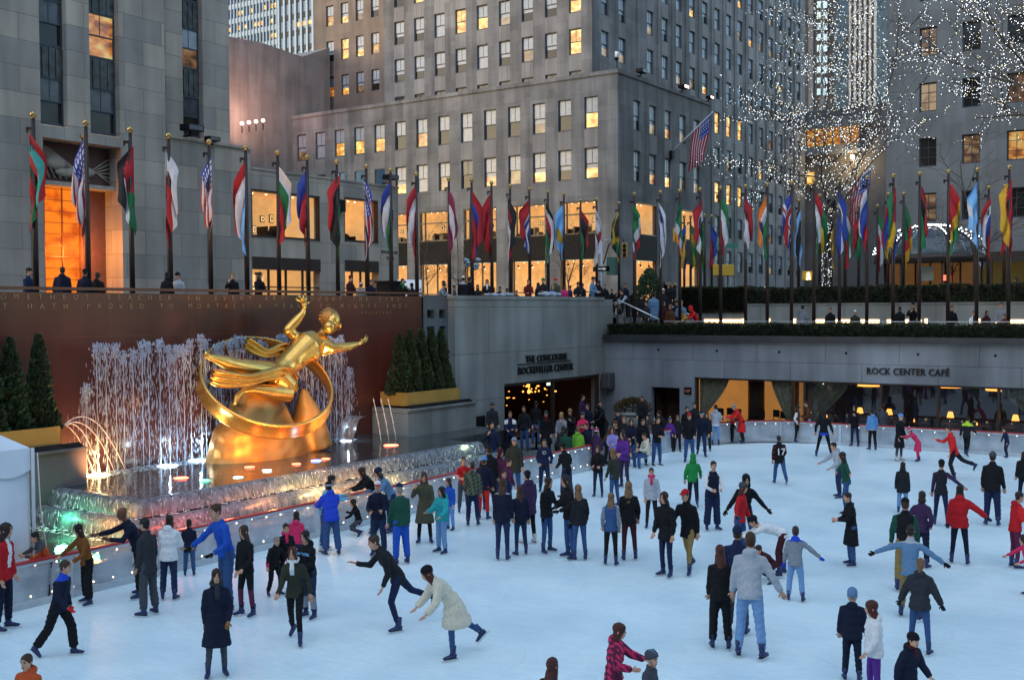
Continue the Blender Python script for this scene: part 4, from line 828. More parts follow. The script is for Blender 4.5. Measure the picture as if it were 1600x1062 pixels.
    rad=[(hw,hd_),((hw+.158+k)/2,(hd_+.112+k)/2),(.155+k,.112+k),(wv+k*1.2,.095+k),(.152+k,.112+k),(.15+k*.7,.1+k),(.098+k*.4,.08+k*.6),(.066+k*.4,.066+k*.4)]
    rad=[(a*wd,c_*wd) for a,c_ in rad]
    if tk in('puffer','puffcoat'):
        P2=[];R2=[]
        for i in range(len(pts)-1):
            for q in (0,.5):
                P2.append(pts[i].lerp(pts[i+1],q)); a=[rad[i][j]*(1-q)+rad[i+1][j]*q for j in (0,1)]; R2.append((a[0]+(.01 if q else -.012),a[1]+(.01 if q else -.012)))
        pts,rad=P2+[pts[-1]],R2+[rad[-1]]
    g_.tube(pts,rad,14,0,up=X)
    for kk,(sh,elb,wr,hd,s) in arms.items():
        a0=.056+k*.75;a1=.047+k*.7;a2=.036+k*.55
        if tk=='tee': g_.tube([hip+U*.47+X*(s*.08),sh,sh.lerp(elb,.75)],[.06,.06,.055],8,0); continue
        if tk=='vest': continue
        g_.tube([hip+U*.47+X*(s*.06),sh,sh.lerp(elb,.5),elb,elb.lerp(wr,.5),wr-(wr-elb)*.02],[a0*1.05,a0,(a0+a1)/2,a1,(a1+a2)/2*1.03,a2],9,0)
    hood=('hood' in (hat or '')) 
    if tk in('hoodie','parka','puffer') and not hood: g_.ball(nb-F*.085-U*.01,.1,0,9,6,(1.2,.7,.85))
    if tk in('coat','jacket','blazer','puffcoat','jersey','parka'): g_.tube([nb-U*.01,nb+U*.05],[(.072+k*.5,.07+k*.5),(.064+k*.5,.066+k*.5)],10,0,up=X)
    me=fuse(g_,voxel,.006 if tk not in('puffer','puffcoat') else .004,sd)
    for cc in tcs: me.materials.append(cl(cc))
    if len(tcs)>1:
        n=len(me.polygons); ce=np.empty(n*3,'f'); me.polygons.foreach_get('center',ce); ce=ce.reshape(-1,3)
        Un=np.array(U); hp_=np.array(hip); tt=(ce-hp_)@Un; idx=np.zeros(n,'i')
        dA=np.full(n,9.)
        for (sh,elb,wr,hd,s) in arms.values():
            for a_,b_ in ((sh+dirv(0,0,1)*.02,elb),(elb,wr)):
                a_=np.array(a_);b_=np.array(b_); ab=b_-a_; q=np.clip(((ce-a_)@ab)/(ab@ab),0,1); dA=np.minimum(dA,np.linalg.norm(ce-a_-q[:,None]*ab,axis=1))
        arm=(dA<.075+k)&((np.abs(ce[:,0])>.15)|(dA<.05+k*.5))
        mode=top.split(':')[2] if top.count(':')>1 else 'sleeve'
        if mode=='sleeve': idx[arm]=1
        elif mode=='hem': idx[(tt<-.04)&~arm]=1
        elif mode=='yoke': idx[(tt>.4)]=1
        elif mode=='hood': idx[(tt>.5)]=1
        elif mode=='stripe': idx[arm&((np.abs(ce[:,2]-np.array(hip)[2]-.3)<.0)|(dA<9))&(np.sin(ce[:,2]*38)>.3)]=1
        elif mode=='cuff': idx[arm&(tt<.14)]=1; idx[(tt<-.1)]=1
        elif mode=='band': idx[(tt>.2)&(tt<.36)&~arm]=1
        elif mode=='mottle': idx[(np.sin(ce[:,0]*41+ce[:,2]*23)*np.sin(ce[:,1]*37-ce[:,2]*31)>.15)]=1
        elif mode=='front': idx[(np.abs(ce[:,0]-np.array(hip)[0])<.05)&(ce[:,1]<np.array(hip)[1])&(tt>.1)&~arm]=1
        elif mode=='shoulders': idx[(tt>.37)&(np.abs(ce[:,0])>.08)&(np.abs(ce[:,0])<.22)]=1
        me.polygons.foreach_set('material_index',idx)
    nm={'tee':'shirt','jersey':'jersey','coat':'coat','puffcoat':'coat','blazer':'blazer','hoodie':'hooded_sweatshirt','sweater':'sweater','vest':'vest','parka':'parka'}.get(tk,'jacket')
    obj(nm,me,root)
    if tk=='vest':
        v=MB(); col=tcs[1] if len(tcs)>1 else 'white'
        for kk,(sh,elb,wr,hd,s) in arms.items(): v.tube([hip+U*.46+X*(s*.09),sh,elb,wr],[.062,.06,.05,.038],8,0)
        v.build('sleeves',cl(col),root)
    # ---- hair, hats
    hk,hcn=hair.split(':'); HM=hr(hcn); fr=lambda q:(1-math.cos(q))/2   # fr=0 at back, 1 at front
    if hk!='none':
        h=MB()
        if hk=='short': shell(h,Mh,lambda q:-.075+.14*fr(q)**1.5,1.09,n=14)
        elif hk=='bob': shell(h,Mh,lambda q:-.14+.21*fr(q)**3,1.14,n=20,drop=0)
        elif hk=='long': shell(h,Mh,lambda q:-.36+.43*fr(q)**2.6+.03*math.sin(7*q+_pc[0]),1.13,n=22,rows=12,drop=.12)
        elif hk=='mid': shell(h,Mh,lambda q:-.24+.31*fr(q)**2.6+.025*math.sin(7*q+_pc[0]),1.13,n=22,rows=11,drop=.1)
        elif hk=='bun': shell(h,Mh,lambda q:-.07+.135*fr(q)**1.5,1.08,n=14); h.ball((0,.115,.03),.042,0,8,6,(1,1,1),Mh)
        elif hk=='pony':
            shell(h,Mh,lambda q:-.07+.135*fr(q)**1.5,1.08,n=14); h.tube([Mh@Vector(p) for p in((0,.09,.04),(0,.14,.0),(.01,.15,-.1),(.0,.135,-.2),(0,.12,-.28))],[.022,.035,.036,.028,.008],8,0)
        h.build('hair',HM,root)
    if hat:
        hk=hat.split(':'); kind=hk[0]; hcol=hk[1].split('/'); h=MB(); mm=[cl(c_) for c_ in hcol]; m2=1 if len(mm)>1 else 0
        if kind=='beanie':
            shell(h,Mh,lambda q:.02+.02*fr(q),1.2,n=16,gap=.0); h.tube([Mh@Vector((0,.004,.022)),Mh@Vector((0,.004,.062))],[(.087*hs,.11*hs),(.089*hs,.112*hs)],16,m2,up=Mh.to_3x3()@X)
        elif kind=='pom': 
            shell(h,Mh,lambda q:.02+.02*fr(q),1.2,n=16); h.ball((0,.01,.17),.032,m2,8,6,(1,1,1),Mh); h.tube([Mh@Vector((0,.004,.022)),Mh@Vector((0,.004,.055))],[(.088*hs,.111*hs)]*2,16,m2,up=Mh.to_3x3()@X)
        elif kind=='cap':
            shell(h,Mh,lambda q:.045,1.16,n=16); h.add([(-.06,-.09,.05),(.06,-.09,.05),(.05,-.16,.04),(0,-.178,.038),(-.05,-.16,.04),(-.06,-.09,.06),(.06,-.09,.06),(.05,-.16,.048),(0,-.178,.046),(-.05,-.16,.048)],[(0,1,2,3,4),(9,8,7,6,5),(0,5,6,1),(1,6,7,2),(2,7,8,3),(3,8,9,4),(4,9,5,0)],m2,Mh)
        elif kind=='helmet':
            shell(h,Mh,lambda q:-.03+.07*fr(q),1.3,n=18,gap=.012); 
            if m2:
                for a in (-.03,0,.03): h.tube([Mh@Vector((a,-.1,.1)),Mh@Vector((a*1.4,-.02,.165)),Mh@Vector((a*1.2,.09,.12))],.012,5,1)
            h.tube([Mh@Vector((-.09,-.02,0)),Mh@Vector((-.05,-.06,-.115)),Mh@Vector((0,-.07,-.125)),Mh@Vector((.05,-.06,-.115)),Mh@Vector((.09,-.02,0))],.007,5,0)
        elif kind=='hood': shell(h,Mh,lambda q:-.17+.235*fr(q)**5,1.3,n=18,rows=10,drop=.03)
        elif kind=='earmuff':
            for s in(1,-1): h.ball((s*.09,0,0),.035,0,8,6,(.6,1,1),Mh)
            h.tube([Mh@Vector((.09*math.cos(a),0,.02+.12*math.sin(a))) for a in np.linspace(0,PI,9)],.008,5,0)
        h.build({'pom':'knit_hat','beanie':'knit_hat','cap':'cap','helmet':'helmet','hood':'hood','earmuff':'earmuffs'}[kind],mm,root)
    if scarf:
        h=MB(); cpt=nb+U*.03; ring=[cpt+X*(.085*math.cos(a))-F*(.085*math.sin(a))*1.0+U*(.012*math.sin(3*a)) for a in np.linspace(0,2*PI,13)]
        h.tube(ring,.034,7,0); h.tube([cpt+F*.09,cpt+F*.13-U*.12,cpt+F*.13-U*.24],[.035,(.045,.02),(.04,.015)],7,0); h.build('scarf',cl(scarf),root)
    # ---- skates or shoes
    for kk in 'LR':
        h_,kn,an,sa=J[kk]; s=1 if kk=='L' else -1
        lifted=(an.z-ak>.05) or pose in('kneel','fallen','sit')
        pitch=R(max(-75,min(60,sa*.9))) if lifted and pose!='sit' else 0
        Mf=Matrix.Translation(an)@Matrix.Rotation(R(s*(10+rnd.uniform(-4,12))),4,'Z')@Matrix.Rotation(-pitch,4,'X')
        f_=MB(); n=8
        if skate=='shoe':
            f_.tube([Mf@Vector(p) for p in((0,.06,-.05),(0,.03,-.045),(0,-.06,-.058),(0,-.14,-.068),(0,-.19,-.072))],[(.028,.03),(.038,.042),(.042,.032),(.04,.022),(.018,.012)],n,0,up=X); f_.build('shoe',cl('dk'),root)
        else:
            f_.tube([Mf@Vector(p) for p in((0,.012,.13),(0,.01,.06),(0,.004,0),(0,-.01,-.05))],[(.052,.056),(.047,.052),(.044,.054),(.036,.06)],n,0,up=X)
            f_.tube([Mf@Vector(p) for p in((0,.07,-.05),(0,.045,-.04),(0,-.05,-.05),(0,-.13,-.063),(0,-.185,-.068))],[(.022,.024),(.038,.04),(.043,.034),(.04,.024),(.016,.014)],n,0,up=X)
            f_.box((-.03,-.17,-.09),(.03,.07,-.078),1,Mf)
            sk_=f_.build('skate',[mat('boot_'+skate,hexc(PAL[skate]),rough=.5,noise_s=20,noise_a=.15),mat('boot_sole',(.02,.02,.022),rough=.6)],root)
            q=MB(); q.box((-.009,-.215,-.135),(.009,.115,-.104),0,Mf); q.box((-.009,-.14,-.114),(.009,-.08,-.088),0,Mf); q.box((-.009,.0,-.114),(.009,.06,-.088),0,Mf); q.build('blade',M_BLADE,sk_)
    if text:
        txt,size,colr,side,tz=text; tm=text_mesh(txt,size,.003,align='CENTER'); tm.materials.append(cl(colr))
        o=obj('lettering',tm,root); yy=(hip.y+(.15+th)) if side=='back' else (hip.y-(.148+th)+ -math.sin(lean)*tz)
        o.location=(hip.x,yy,hip.z+tz); o.rotation_euler=(R(90)+(-lean if side=='back' else lean),0,R(180) if side=='back' else 0)
    if extra: extra(root,hip,U,F,X,arms,J)
    return root
# ================================================================= FOUNTAIN AND STATUE
def nodes_mat(name):
    m=bpy.data.materials.new(name); m.use_nodes=True; return m,m.node_tree.nodes,m.node_tree.links,m.node_tree.nodes['Principled BSDF']
def watermat(name,col,rough,sc,stretch,a0,a1,bump=.4,dist=.05):
    m,n,L,b=nodes_mat(name); b.inputs['Base Color'].default_value=(*col,1); b.inputs['Roughness'].default_value=rough; b.inputs['Specular IOR Level'].default_value=.7
    tc=n.new('ShaderNodeTexCoord'); mp=n.new('ShaderNodeMapping'); mp.inputs['Scale'].default_value=stretch; L.new(tc.outputs['Object'],mp.inputs[0]); nz=n.new('ShaderNodeTexNoise'); nz.inputs['Scale'].default_value=sc; nz.inputs['Detail'].default_value=5; nz.inputs['Distortion'].default_value=.6; L.new(mp.outputs[0],nz.inputs[0])
    bp=n.new('ShaderNodeBump'); bp.inputs['Strength'].default_value=bump; bp.inputs['Distance'].default_value=dist; L.new(nz.outputs[0],bp.inputs['Height']); L.new(bp.outputs[0],b.inputs['Normal'])
    if a0<1:
        mr=n.new('ShaderNodeMapRange'); mr.inputs[1].default_value=.38; mr.inputs[2].default_value=.62; mr.inputs[3].default_value=a0; mr.inputs[4].default_value=a1; L.new(nz.outputs[0],mr.inputs[0]); L.new(mr.outputs[0],b.inputs['Alpha'])
    _M[name]=m; return m
M_POOL=watermat('pool_water',(.035,.045,.045),.06,1.6,(1,1,1),1,1,.35,.06); M_CURTW=watermat('falling_water',(.22,.25,.27),.38,1.5,(6,6,.35),.45,.9,.05,.02); M_FOAM=mat('foam',(.75,.8,.85),rough=.6,noise_s=8,noise_a=.2); M_TIER=mat('wet_stone',(.045,.045,.045),rough=.15,noise_s=3,noise_a=.4)
mb=MB(); Z1,XA,Y0,Y1_=1.15,-21.75,16.3,29.8; Z2=.8; XB2=-21.1; Y02=15.75
mb.box((-26.8,Y0,0),(XA,Y1_,Z1-.1)); mb.box((XA,Y0,0),(XB2,Y1_+.3,Z2-.1),0); mb.box((-25.1,Y02,0),(XB2,Y0,Z2-.1),0); mb.box((-19.75,9,0),(-19.5,31,.5)); mb.box((XB2,30.1,0),(-19.6,31,.55)); mb.box((-26.8,Y1_,0),(-23.6,34.5,1.05))
t=tag(mb.build('fountain_basin',M_TIER),'two stepped dark stone fountain basin under the gilded statue','fountain')
mb=MB(); mb.quad([(-26.78,Y0+.15,Z1),(XA-.15,Y0+.15,Z1),(XA-.15,Y1_-.1,Z1),(-26.78,Y1_-.1,Z1)]); mb.quad([(-25.1,10,.42),(-19.75,10,.42),(-19.75,31,.42),(-25.1,31,.42)]); tag(mb.build('pool_water',M_POOL),kind='structure')
def cascade(name,z,x,y0,y1,xl,zb,seed):
    """water sheet rolling over a rounded lip on the long side and the short near side"""
    prof=[(-.18,0),(-.06,.012),(.04,0),(.12,-.04),(.19,-.11),(.24,-.2),(.27,-.3)]; prof=[(a,b) for a,b in prof]
    while prof[-1][1]>zb-z+.02: prof.append((prof[-1][0]+.012,max(zb-z,prof[-1][1]-.1)))
    m=MB(); path=[]; st=.12
    yy=y1
    while yy>y0+.12: path.append((x,yy,1,0)); yy-=st
    for a in np.linspace(0,PI/2,5): path.append((x-.1+.1*math.cos(a),y0+.1-.1*math.sin(a),math.cos(a),-math.sin(a)))
    xx=x-.2
    while xx>xl: path.append((xx,y0,0,-1)); xx-=st
    vs=[];fs=[];k=len(prof); r=random.Random(seed)
    for i,(px_,py_,nx,ny) in enumerate(path):
        w=noise.noise((i*.22,seed,0))*.03; w2=noise.noise((i*.9,seed+5,0))*.018
        for j,(o,dz) in enumerate(prof): q=o+(w+w2)*min(1,j/3)+.004*math.sin(i*.9+j); vs.append((px_+nx*q,py_+ny*q,z+dz+(w2*.3 if j<3 else 0)))
    for i in range(len(path)-1):
        for j in range(k-1): a=i*k+j; fs.append((a,a+1,a+k+1,a+k))
    m.add(vs,fs,0,None,True); return tag(m.build(name,M_CURTW),kind='stuff')
cascade('cascade_water',Z1,XA,Y0,Y1_,-25.1,Z2,1); cascade('cascade_water',Z2,XB2,Y02,Y1_+.3,-25.1,.42,2)
# droplets that break off the lips
mb=MB(); r=random.Random(5)
def drop(mb,p,w,h,mi=0): 
    x,y,z=p; mb.add([(x,y,z+h),(x+w,y,z),(x,y+w,z),(x-w,y,z),(x,y-w,z),(x,y,z-h)],[(0,1,2),(0,2,3),(0,3,4),(0,4,1),(5,2,1),(5,3,2),(5,4,3),(5,1,4)],mi,None,True)
for i in range(600):
    tier=r.random()<.5; z1_,x1_,y1_,zb=(Z1,XA,Y0,Z2) if tier else (Z2,XB2,Y02,.42); t_=r.random()
    z=z1_-.02-(z1_-zb)*t_**1.3; o=.2+.12*t_+r.uniform(-.02,.05)
    if r.random()<.75: p=(x1_+o,r.uniform(y1_,29.8),z)
    else: p=(r.uniform(-25,x1_),y1_-o,z)
    drop(mb,p,r.uniform(.006,.013),r.uniform(.02,.09))
for i in range(900): # foam at the feet
    if r.random()<.7: p=(XA+r.uniform(.15,.5),r.uniform(Y0,29.8),Z2+.005) if r.random()<.5 else (XB2+r.uniform(.2,.7),r.uniform(Y02,29.8),.425)
    else: p=(r.uniform(-25,XB2),(Y0-r.uniform(.2,.45)),Z2+.005) if r.random()<.4 else (r.uniform(-25,XB2),Y02-r.uniform(.2,.7),.425)
    drop(mb,p,r.uniform(.02,.06),.006)
tag(mb.build('splash_water',M_FOAM),kind='stuff')
# wall of vertical jets
M_JET=mat('jet_spray',(.50,.60,.74),rough=.35,emit=None,alpha=.62); mb=MB(); r=random.Random(9); XJ=-26.15
n=36; ya=onx(137,700,XJ).y; yb=onx(545,690,XJ).y
for i in range(n):
    y=ya+(yb-ya)*i/(n-1)+r.uniform(-.04,.04); top=4.62+.10*math.sin(i*1.1)+r.uniform(-.08,.08)+(.06 if i>12 else 0)
    if i==0 or i==n-1: top=3.6
    x=XJ+r.uniform(-.05,.05); pts=[(x+.01*math.sin(z*9+i),y+.012*math.sin(z*7+i*2),z) for z in np.linspace(Z1,top-.15,12)]
    mb.tube(pts,[.011+.004*math.sin(k*2+i) for k in range(12)],5)
    for k in range(75): drop(mb,(x+r.gauss(0,.05),y+r.gauss(0,.06),top-abs(r.gauss(0,.2))+r.uniform(0,.08)),r.uniform(.01,.032),r.uniform(.02,.06))
    for k in range(220):
        t_=r.random()**1.5; z=top-.1-(top-1.3)*t_; sp=.06+.16*min(1,t_*2.5); drop(mb,(x+r.gauss(0,sp*.5),y+r.gauss(0,sp),z),r.uniform(.004,.010)*(1.2-t_*.5),r.uniform(.03,.16))
for i in range(900): drop(mb,(XJ+r.uniform(-.4,.45),r.uniform(ya,yb),Z1+.01),r.uniform(.02,.07),.012)
tag(mb.build('water_jets',M_JET),kind='stuff')
# arcing spouts and falls beside the planters
mb=MB(); M_ARC=mat('arc_water',(.8,.78,.75),rough=.15,alpha=.85)
def arc(p,q,h,rad=.014):
    p=Vector(p);q=Vector(q); pts=[]
    for i in range(15):
        t_=i/14; v=p.lerp(q,t_); v.z=p.z+(q.z-p.z)*t_+4*h*t_*(1-t_); pts.append(v+Vector((r.uniform(-.006,.006),r.uniform(-.006,.006),0)))
    mb.tube(pts,[rad*(1+.35*math.sin(k*2.3)) for k in range(15)],5)
s0=onx(98,664,-25.6)
for ex,ey,h in ((148,742,.25),(158,742,.45),(182,744,.55),(199,742,.75)): arc(s0+Vector((0,r.uniform(-.1,.1),0)),onz(ex,ey,Z1),h)
for sx in (583,595,606): p=onx(sx,622,-24.9); arc(p,(p.x+.25,p.y+.12,Z1),.08,.016)
tag(mb.build('arcing_water',M_ARC),kind='stuff')
mb=MB(); vs=[];fs=[]; a=onx(575,650,-25.2)
for i in range(9):
    q=i/8*PI/2
    for j in range(8): vs.append((-26.0+.11*j+.02*math.sin(j*3+i),a.y-.1-.55*math.sin(q)*(1+.1*math.sin(j*2)),1.15+.85*math.cos(q)*.98))
for i in range(8):
    for j in range(7): k=i*8+j; fs.append((k,k+1,k+9,k+8))
mb.add(vs,fs,0,None,True); tag(mb.build('side_waterfall',M_CURTW),kind='stuff')
# fountain lamps: disc plus its own light
def flamp(px_,py_,col,es,lab,z=Z1+.02,w=.22,watt=12,name='fountain_lamp',grp='lamps set in the fountain'):
    p=onz(px_,py_,z); t=thing(name,lab,'lamp',p,0,grp); m=MB(); m.tube([(0,0,-.02),(0,0,.004)],[w,w*.9],14); m.build('lens',mat('lamp_%s_%s'%(name,'%d_%d'%(px_,py_)),col,emit=col,es=es*.8),t)
    m=MB(); m.tube([(0,0,-.03),(0,0,-.012)],w*1.12,14); m.build('rim',M_TIER,t)
    if watt<20: return t
    l=bpy.data.lights.new('fountain_light','POINT'); l.energy=watt*.3; l.color=col; l.shadow_soft_size=.01; o=obj('light',l,t); o.location=(.1,0,.5); return t
CW=(.65,.85,1);CR=(1,.12,.06);CG=(.1,.9,.45);CO=(1,.38,.06);CY=(1,.66,.25);CB=(.12,.25,1)
for a in ((262,727,CW,9,'bright white blue lamp in the pool near the foot of the jets',30,.3),(310,719,CW,9,'white blue pool lamp beside the base of the golden mound',30,.3),(283,746,CR,4,'round red pool lamp in front of the jets',14,.2),(320,750,CG,3,'small green pool lamp nearest the cascade corner',8,.14),(372,745,(.6,1,.8),3,'pale green pool lamp under the mound front',8,.14),(390,729,CR,4,'red pool lamp close against the front of the mound',16,.16),(417,734,(.7,1,.85),3,'pale green lamp at the middle of the basin lip',8,.14),(463,724,CR,4,'red lamp on the basin lip beside the mound',16,.14),(494,719,CB,6,'blue lamp on the basin lip',8,.16),(509,716,CR,4,'red lamp next to the blue lamp on the basin lip',10,.14),(611,695,CR,5,'red lamp by the three thin water falls',14,.26),(541,688,CW,7,'white blue lamp behind the mound near the small waterfall',40,.2),(152,742,CY,14,'glaring warm white lamp where the arcing spouts land',70,.34)):
    flamp(a[0],a[1],a[2],a[3],a[4],w=a[6],watt=a[5])
def colour_light(p,col,e,r_=.08):
    l=bpy.data.lights.new('cascade_light','POINT'); l.energy=e; l.color=col; l.shadow_soft_size=r_; o=obj('cascade_light',l); o.location=p
for (px_,py_,z,col,e,dx,dy) in ((130,800,.75,CG,6,0,-.55),(110,835,.5,CG,4,0,-.3),(185,795,1.0,CO,10,0,-.6),(175,830,.6,CO,11,0,-.6),(260,795,1.0,CR,8,.6,0),(330,785,1.0,CR,7,.6,0),(400,765,1.0,(1,.35,.12),8,.6,0),(480,750,1.0,CY,16,.6,0),(560,745,.9,CO,14,.7,0),(530,765,.7,CO,13,.6,0),(600,735,.9,CY,9,.7,0),(700,700,1.0,(.8,1,.5),5,.7,0),(150,850,.5,CG,3,0,0)):
    p=onz(px_,py_,z); colour_light((p.x+dx,p.y+dy,z+.12),col,e*1.3)
# podiums, planters, conifers
GOLDP=mat('planter_gold',(.38,.235,.05),rough=.5,metal=.2,noise_s=2,noise_a=.12)
def leafcloud(mb,pts_fn,n,sz,mi=0,r=random):
    for i in range(n):
        p,nn=pts_fn(); s_=sz*r.uniform(.6,1.4); a=Vector((r.gauss(0,1),r.gauss(0,1),r.gauss(0,1))).normalized(); b=a.cross(nn); 
        if b.length<.1: b=a.orthogonal()
        b.normalize(); c=(nn+Vector((0,0,.6))).normalized(); a=b*s_*.55; c=c*s_
        k=mi if isinstance(mi,int) else r.choice(mi)
        mb.add([p-a*.6,p+a*.6,p+a+c*.6,p+c*1.2,p-a+c*.6],[(0,1,2,3,4)],k)
LEAFD=[mat('conifer_dark',(.018,.035,.018),rough=.8),mat('conifer_mid',(.03,.06,.028),rough=.8),mat('conifer_light',(.05,.09,.035),rough=.8)]
BARK=mat('bark',(.045,.032,.025),rough=.9,noise_s=8,noise_a=.3)
def conifer(p,h,w,lab,seed):
    r=random.Random(seed); t=thing('conifer',lab,'tree',p,0,'clipped conifers in the gold planters'); m=MB(); m.tube([(0,0,0),(0,0,h*.9)],[.04,.01],6); m.build('trunk',BARK,t); m=MB()
    def f():
        t_=r.random()**1.25; a=r.uniform(0,2*PI); rr=w*(1-t_)**.75*(.78+.3*r.random())*(1+.15*math.sin(a*3+t_*9+seed)); 
        return Vector((rr*math.cos(a),rr*math.sin(a),h*t_)),Vector((math.cos(a),math.sin(a),.5)).normalized()
    leafcloud(m,f,2600,.085,[0,0,1,1,2],r); m.build('crown',LEAFD,t)
F25=Face('X',-25.1)
for (y0,y1,zt,lab,lab2) in ((7.5,onx(135,700,-25.1).y,2.06,'grey stone podium under the planter beside the jets','long gold painted planter box beside the white tent side of the jets'),(30.1,34.2,2.0,'grey stone podium below the planter next to the stone pier','gold painted planter box with five conifers next to the stone pier')):
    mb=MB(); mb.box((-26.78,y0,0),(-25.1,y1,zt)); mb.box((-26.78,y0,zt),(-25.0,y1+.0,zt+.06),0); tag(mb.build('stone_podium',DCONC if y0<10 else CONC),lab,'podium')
    ys,ye=(y0,onx(94,664,-25.35).y) if y0<10 else (30.35,33.5)
    mb=MB(); b=(-26.6,ys,zt+.14),(-25.35,ye,zt+.62); mb.box(b[0],(b[1][0],b[1][1],b[0][2]+.02)); mb.box((-25.4,ys,zt+.14),b[1]); mb.box(b[0],(-26.55,ye,zt+.62)); mb.box((-26.55,ye-.05,zt+.16),(-25.4,ye,zt+.62)); mb.box((-26.55,ys,zt+.16),(-25.4,ys+.05,zt+.62))
    t=thing('planter',lab2,'planter',(-26,(ys+ye)/2,zt+.06)); attach(mb.build('box',GOLDP,t),t); mb=MB(); mb.box((-26.55,ys+.05,zt+.2),(-25.4,ye-.05,zt+.55)); attach(mb.build('soil',mat('soil',(.02,.015,.01)),t),t)
    mb=MB()
    for k in range(3): mb.tube([(-25.25+.05*k,ys,zt+.09+.03*(2-k)),(-25.25+.05*k,ye+.5,zt+.09+.03*(2-k))],.03,6)
    attach(mb.build('pipes',M_BLK,t),t)
for i,(y,h,w,l) in enumerate(((30.75,2.15,.46,'slim dark conifer first in the row of five from the jets'),(31.35,2.3,.44,'second of five conifers in the gold planter by the pier'),(32.0,2.3,.43,'middle one of five conifers in the gold planter by the pier'),(32.6,2.35,.43,'fourth of five conifers, next to the one beside the pier'),(33.2,2.3,.45,'last of five conifers, closest to the stone pier'))): conifer((-26.0,y,2.5),h,w,l,i+1)
for i,(px_,h,w,l) in enumerate(((62,2.4,.42,'tall cone shaped conifer at the jet end of its planter'),(17,2.35,.44,'dark conifer behind the tent roof, second from the jets'),(-22,2.3,.5,'conifer at the picture edge behind the white tent'))): p=onx(px_,640,-26.0); conifer((-26.0,p.y,2.56),h,w,l,i+11)
# ---- gilded figure: a plain generic stand-in of the same size and gold
M_GILD=mat('gilded_bronze',(.80,.47,.12),rough=.27,metal=.9,noise_s=2.5,noise_a=.14); M_GILD2=mat('gilded_rock',(.46,.24,.07),rough=.42,metal=.65,noise_s=1.2,noise_a=.2,bump=.5)
st=thing('gilded_statue','large gilded bronze figure stretched out above a plain gold ring on a golden mound','statue',(-25,23,Z1))
def G(px_,py_,X=-25.0): return onx(px_,py_,X)
_md.voxel_size=.03; _ms.iterations=7
def fusegold(m,name,mt,vox=.03,wr=0):
    me=fuse(m,vox,wr,3,3); me.materials.append(mt); return attach(obj(name,me,st),st)
m=MB()  # mound
c=onz(423,716,Z1); cy=c.y; 
m.tube([(-25.35,cy+.12,Z1-.2),(-25.35,cy+.12,Z1+.35),(-25.3,cy+.0,Z1+.9),(-25.25,cy+.1,Z1+1.5),(-25.2,cy+.05,Z1+2.15),(-25.2,cy+.15,Z1+2.6)],[(1.1,1.98),(1.02,1.78),(.88,1.45),(.65,1.02),(.42,.55),(.2,.25)],20,0,up=(1,0,0))
m.tube([G(485,700,-25.2),G(480,650,-25.2),G(474,606,-25.2)],[(.7,.75),(.5,.55),(.08,.1)],14,0); m.tube([G(385,700,-25.2),G(372,650,-25.2),G(362,628,-25.2)],[(.6,.7),(.3,.3),(.08,.1)],14,0)
fusegold(m,'mound',M_GILD2,.06,.012)
# plain ring band
rc=G(416,600,-25.0); vd=(rc-CP); dist_=vd.length; vd.z=0; vd.normalize(); rad=(518-313)/2/FPX*dist_*1.0; ru=(vd.cross(Vector((0,0,1)))*math.cos(R(17))-Vector((0,0,1))*math.sin(R(17))).normalized(); rv0=vd; q=R(37); rv=(rv0*math.cos(q)+Vector((0,0,1))*math.sin(q)); rv=(rv-ru*rv.dot(ru)).normalized(); rn=ru.cross(rv).normalized()
if rn.z<0: rn=-rn
m=MB(); N=64; prof=[(0,.0),(.05,.02),(.06,.06),(.045,.1),(.045,.42),(.06,.46),(.05,.5),(0,.52),(-.03,.5),(-.03,.02)]; vs=[];fs=[]
for i in range(N):
    a=2*PI*i/N; d=ru*math.cos(a)+rv*math.sin(a)
    for (o,h) in prof: vs.append(rc+d*(rad+o)+rn*(h-.3)-d*h*.12)
k=len(prof)
for i in range(N):
    for j in range(k): fs.append((i*k+j,((i+1)%N)*k+j,((i+1)%N)*k+(j+1)%k,i*k+(j+1)%k))
m.add(vs,fs,0,None,True); attach(m.build('ring_band',M_GILD,st),st)
# body of the figure
XS=-24.9; m=MB()
def tb(l,r_,n_=12): m.tube([G(*p) if len(p)==3 else G(p[0],p[1],XS) for p in l],r_,n_,0)
tb([(432,588),(447,572),(464,555),(480,541),(492,532)],[.40,.37,.42,.50,.38],16)   # torso
m.tube([G(478,536,XS),G(500,536,XS),G(512,541,XS)],[(.3,.28),(.4,.3),(.2,.2)],14)
tb([(478,530,-25.1),(462,527,-25.15),(450,515,-25.2)],[.23,.19,.16]); tb([(450,515,-25.2),(462,502,-25.1),(473,489,-25.0),(475,482,-25)],[.17,.16,.11,.08])   # raised arm
tb([(506,538,-24.7),(520,545,-24.5),(530,543,-24.4)],[.24,.19,.15]); tb([(530,543,-24.4),(546,541,-24.3),(560,537,-24.25)],[.16,.14,.08]) # outstretched arm
tb([(492,532),(502,522),(508,514)],[.17,.14,.14])   # neck
hc=G(517,502,-24.75); m.ball(hc,.33,0,14,10,(1,.9,1.12)); m.ball(G(480,537,-24.95),.33,0,12,9); m.ball(G(505,541,-24.8),.34,0,12,9); m.ball(G(430,588,-24.9),.42,0,12,9); m.ball(G(450,516,-25.2),.17,0,10,7); m.ball(G(514,511,-24.6),.22,0,10,8); m.ball(G(481,548,-24.62),.24,0,10,8,(.6,1.1,.8)); m.ball(G(494,553,-24.55),.22,0,10,8,(.6,1,.8)); m.ball(G(466,567,-24.6),.2,0,10,8,(.6,1,1))
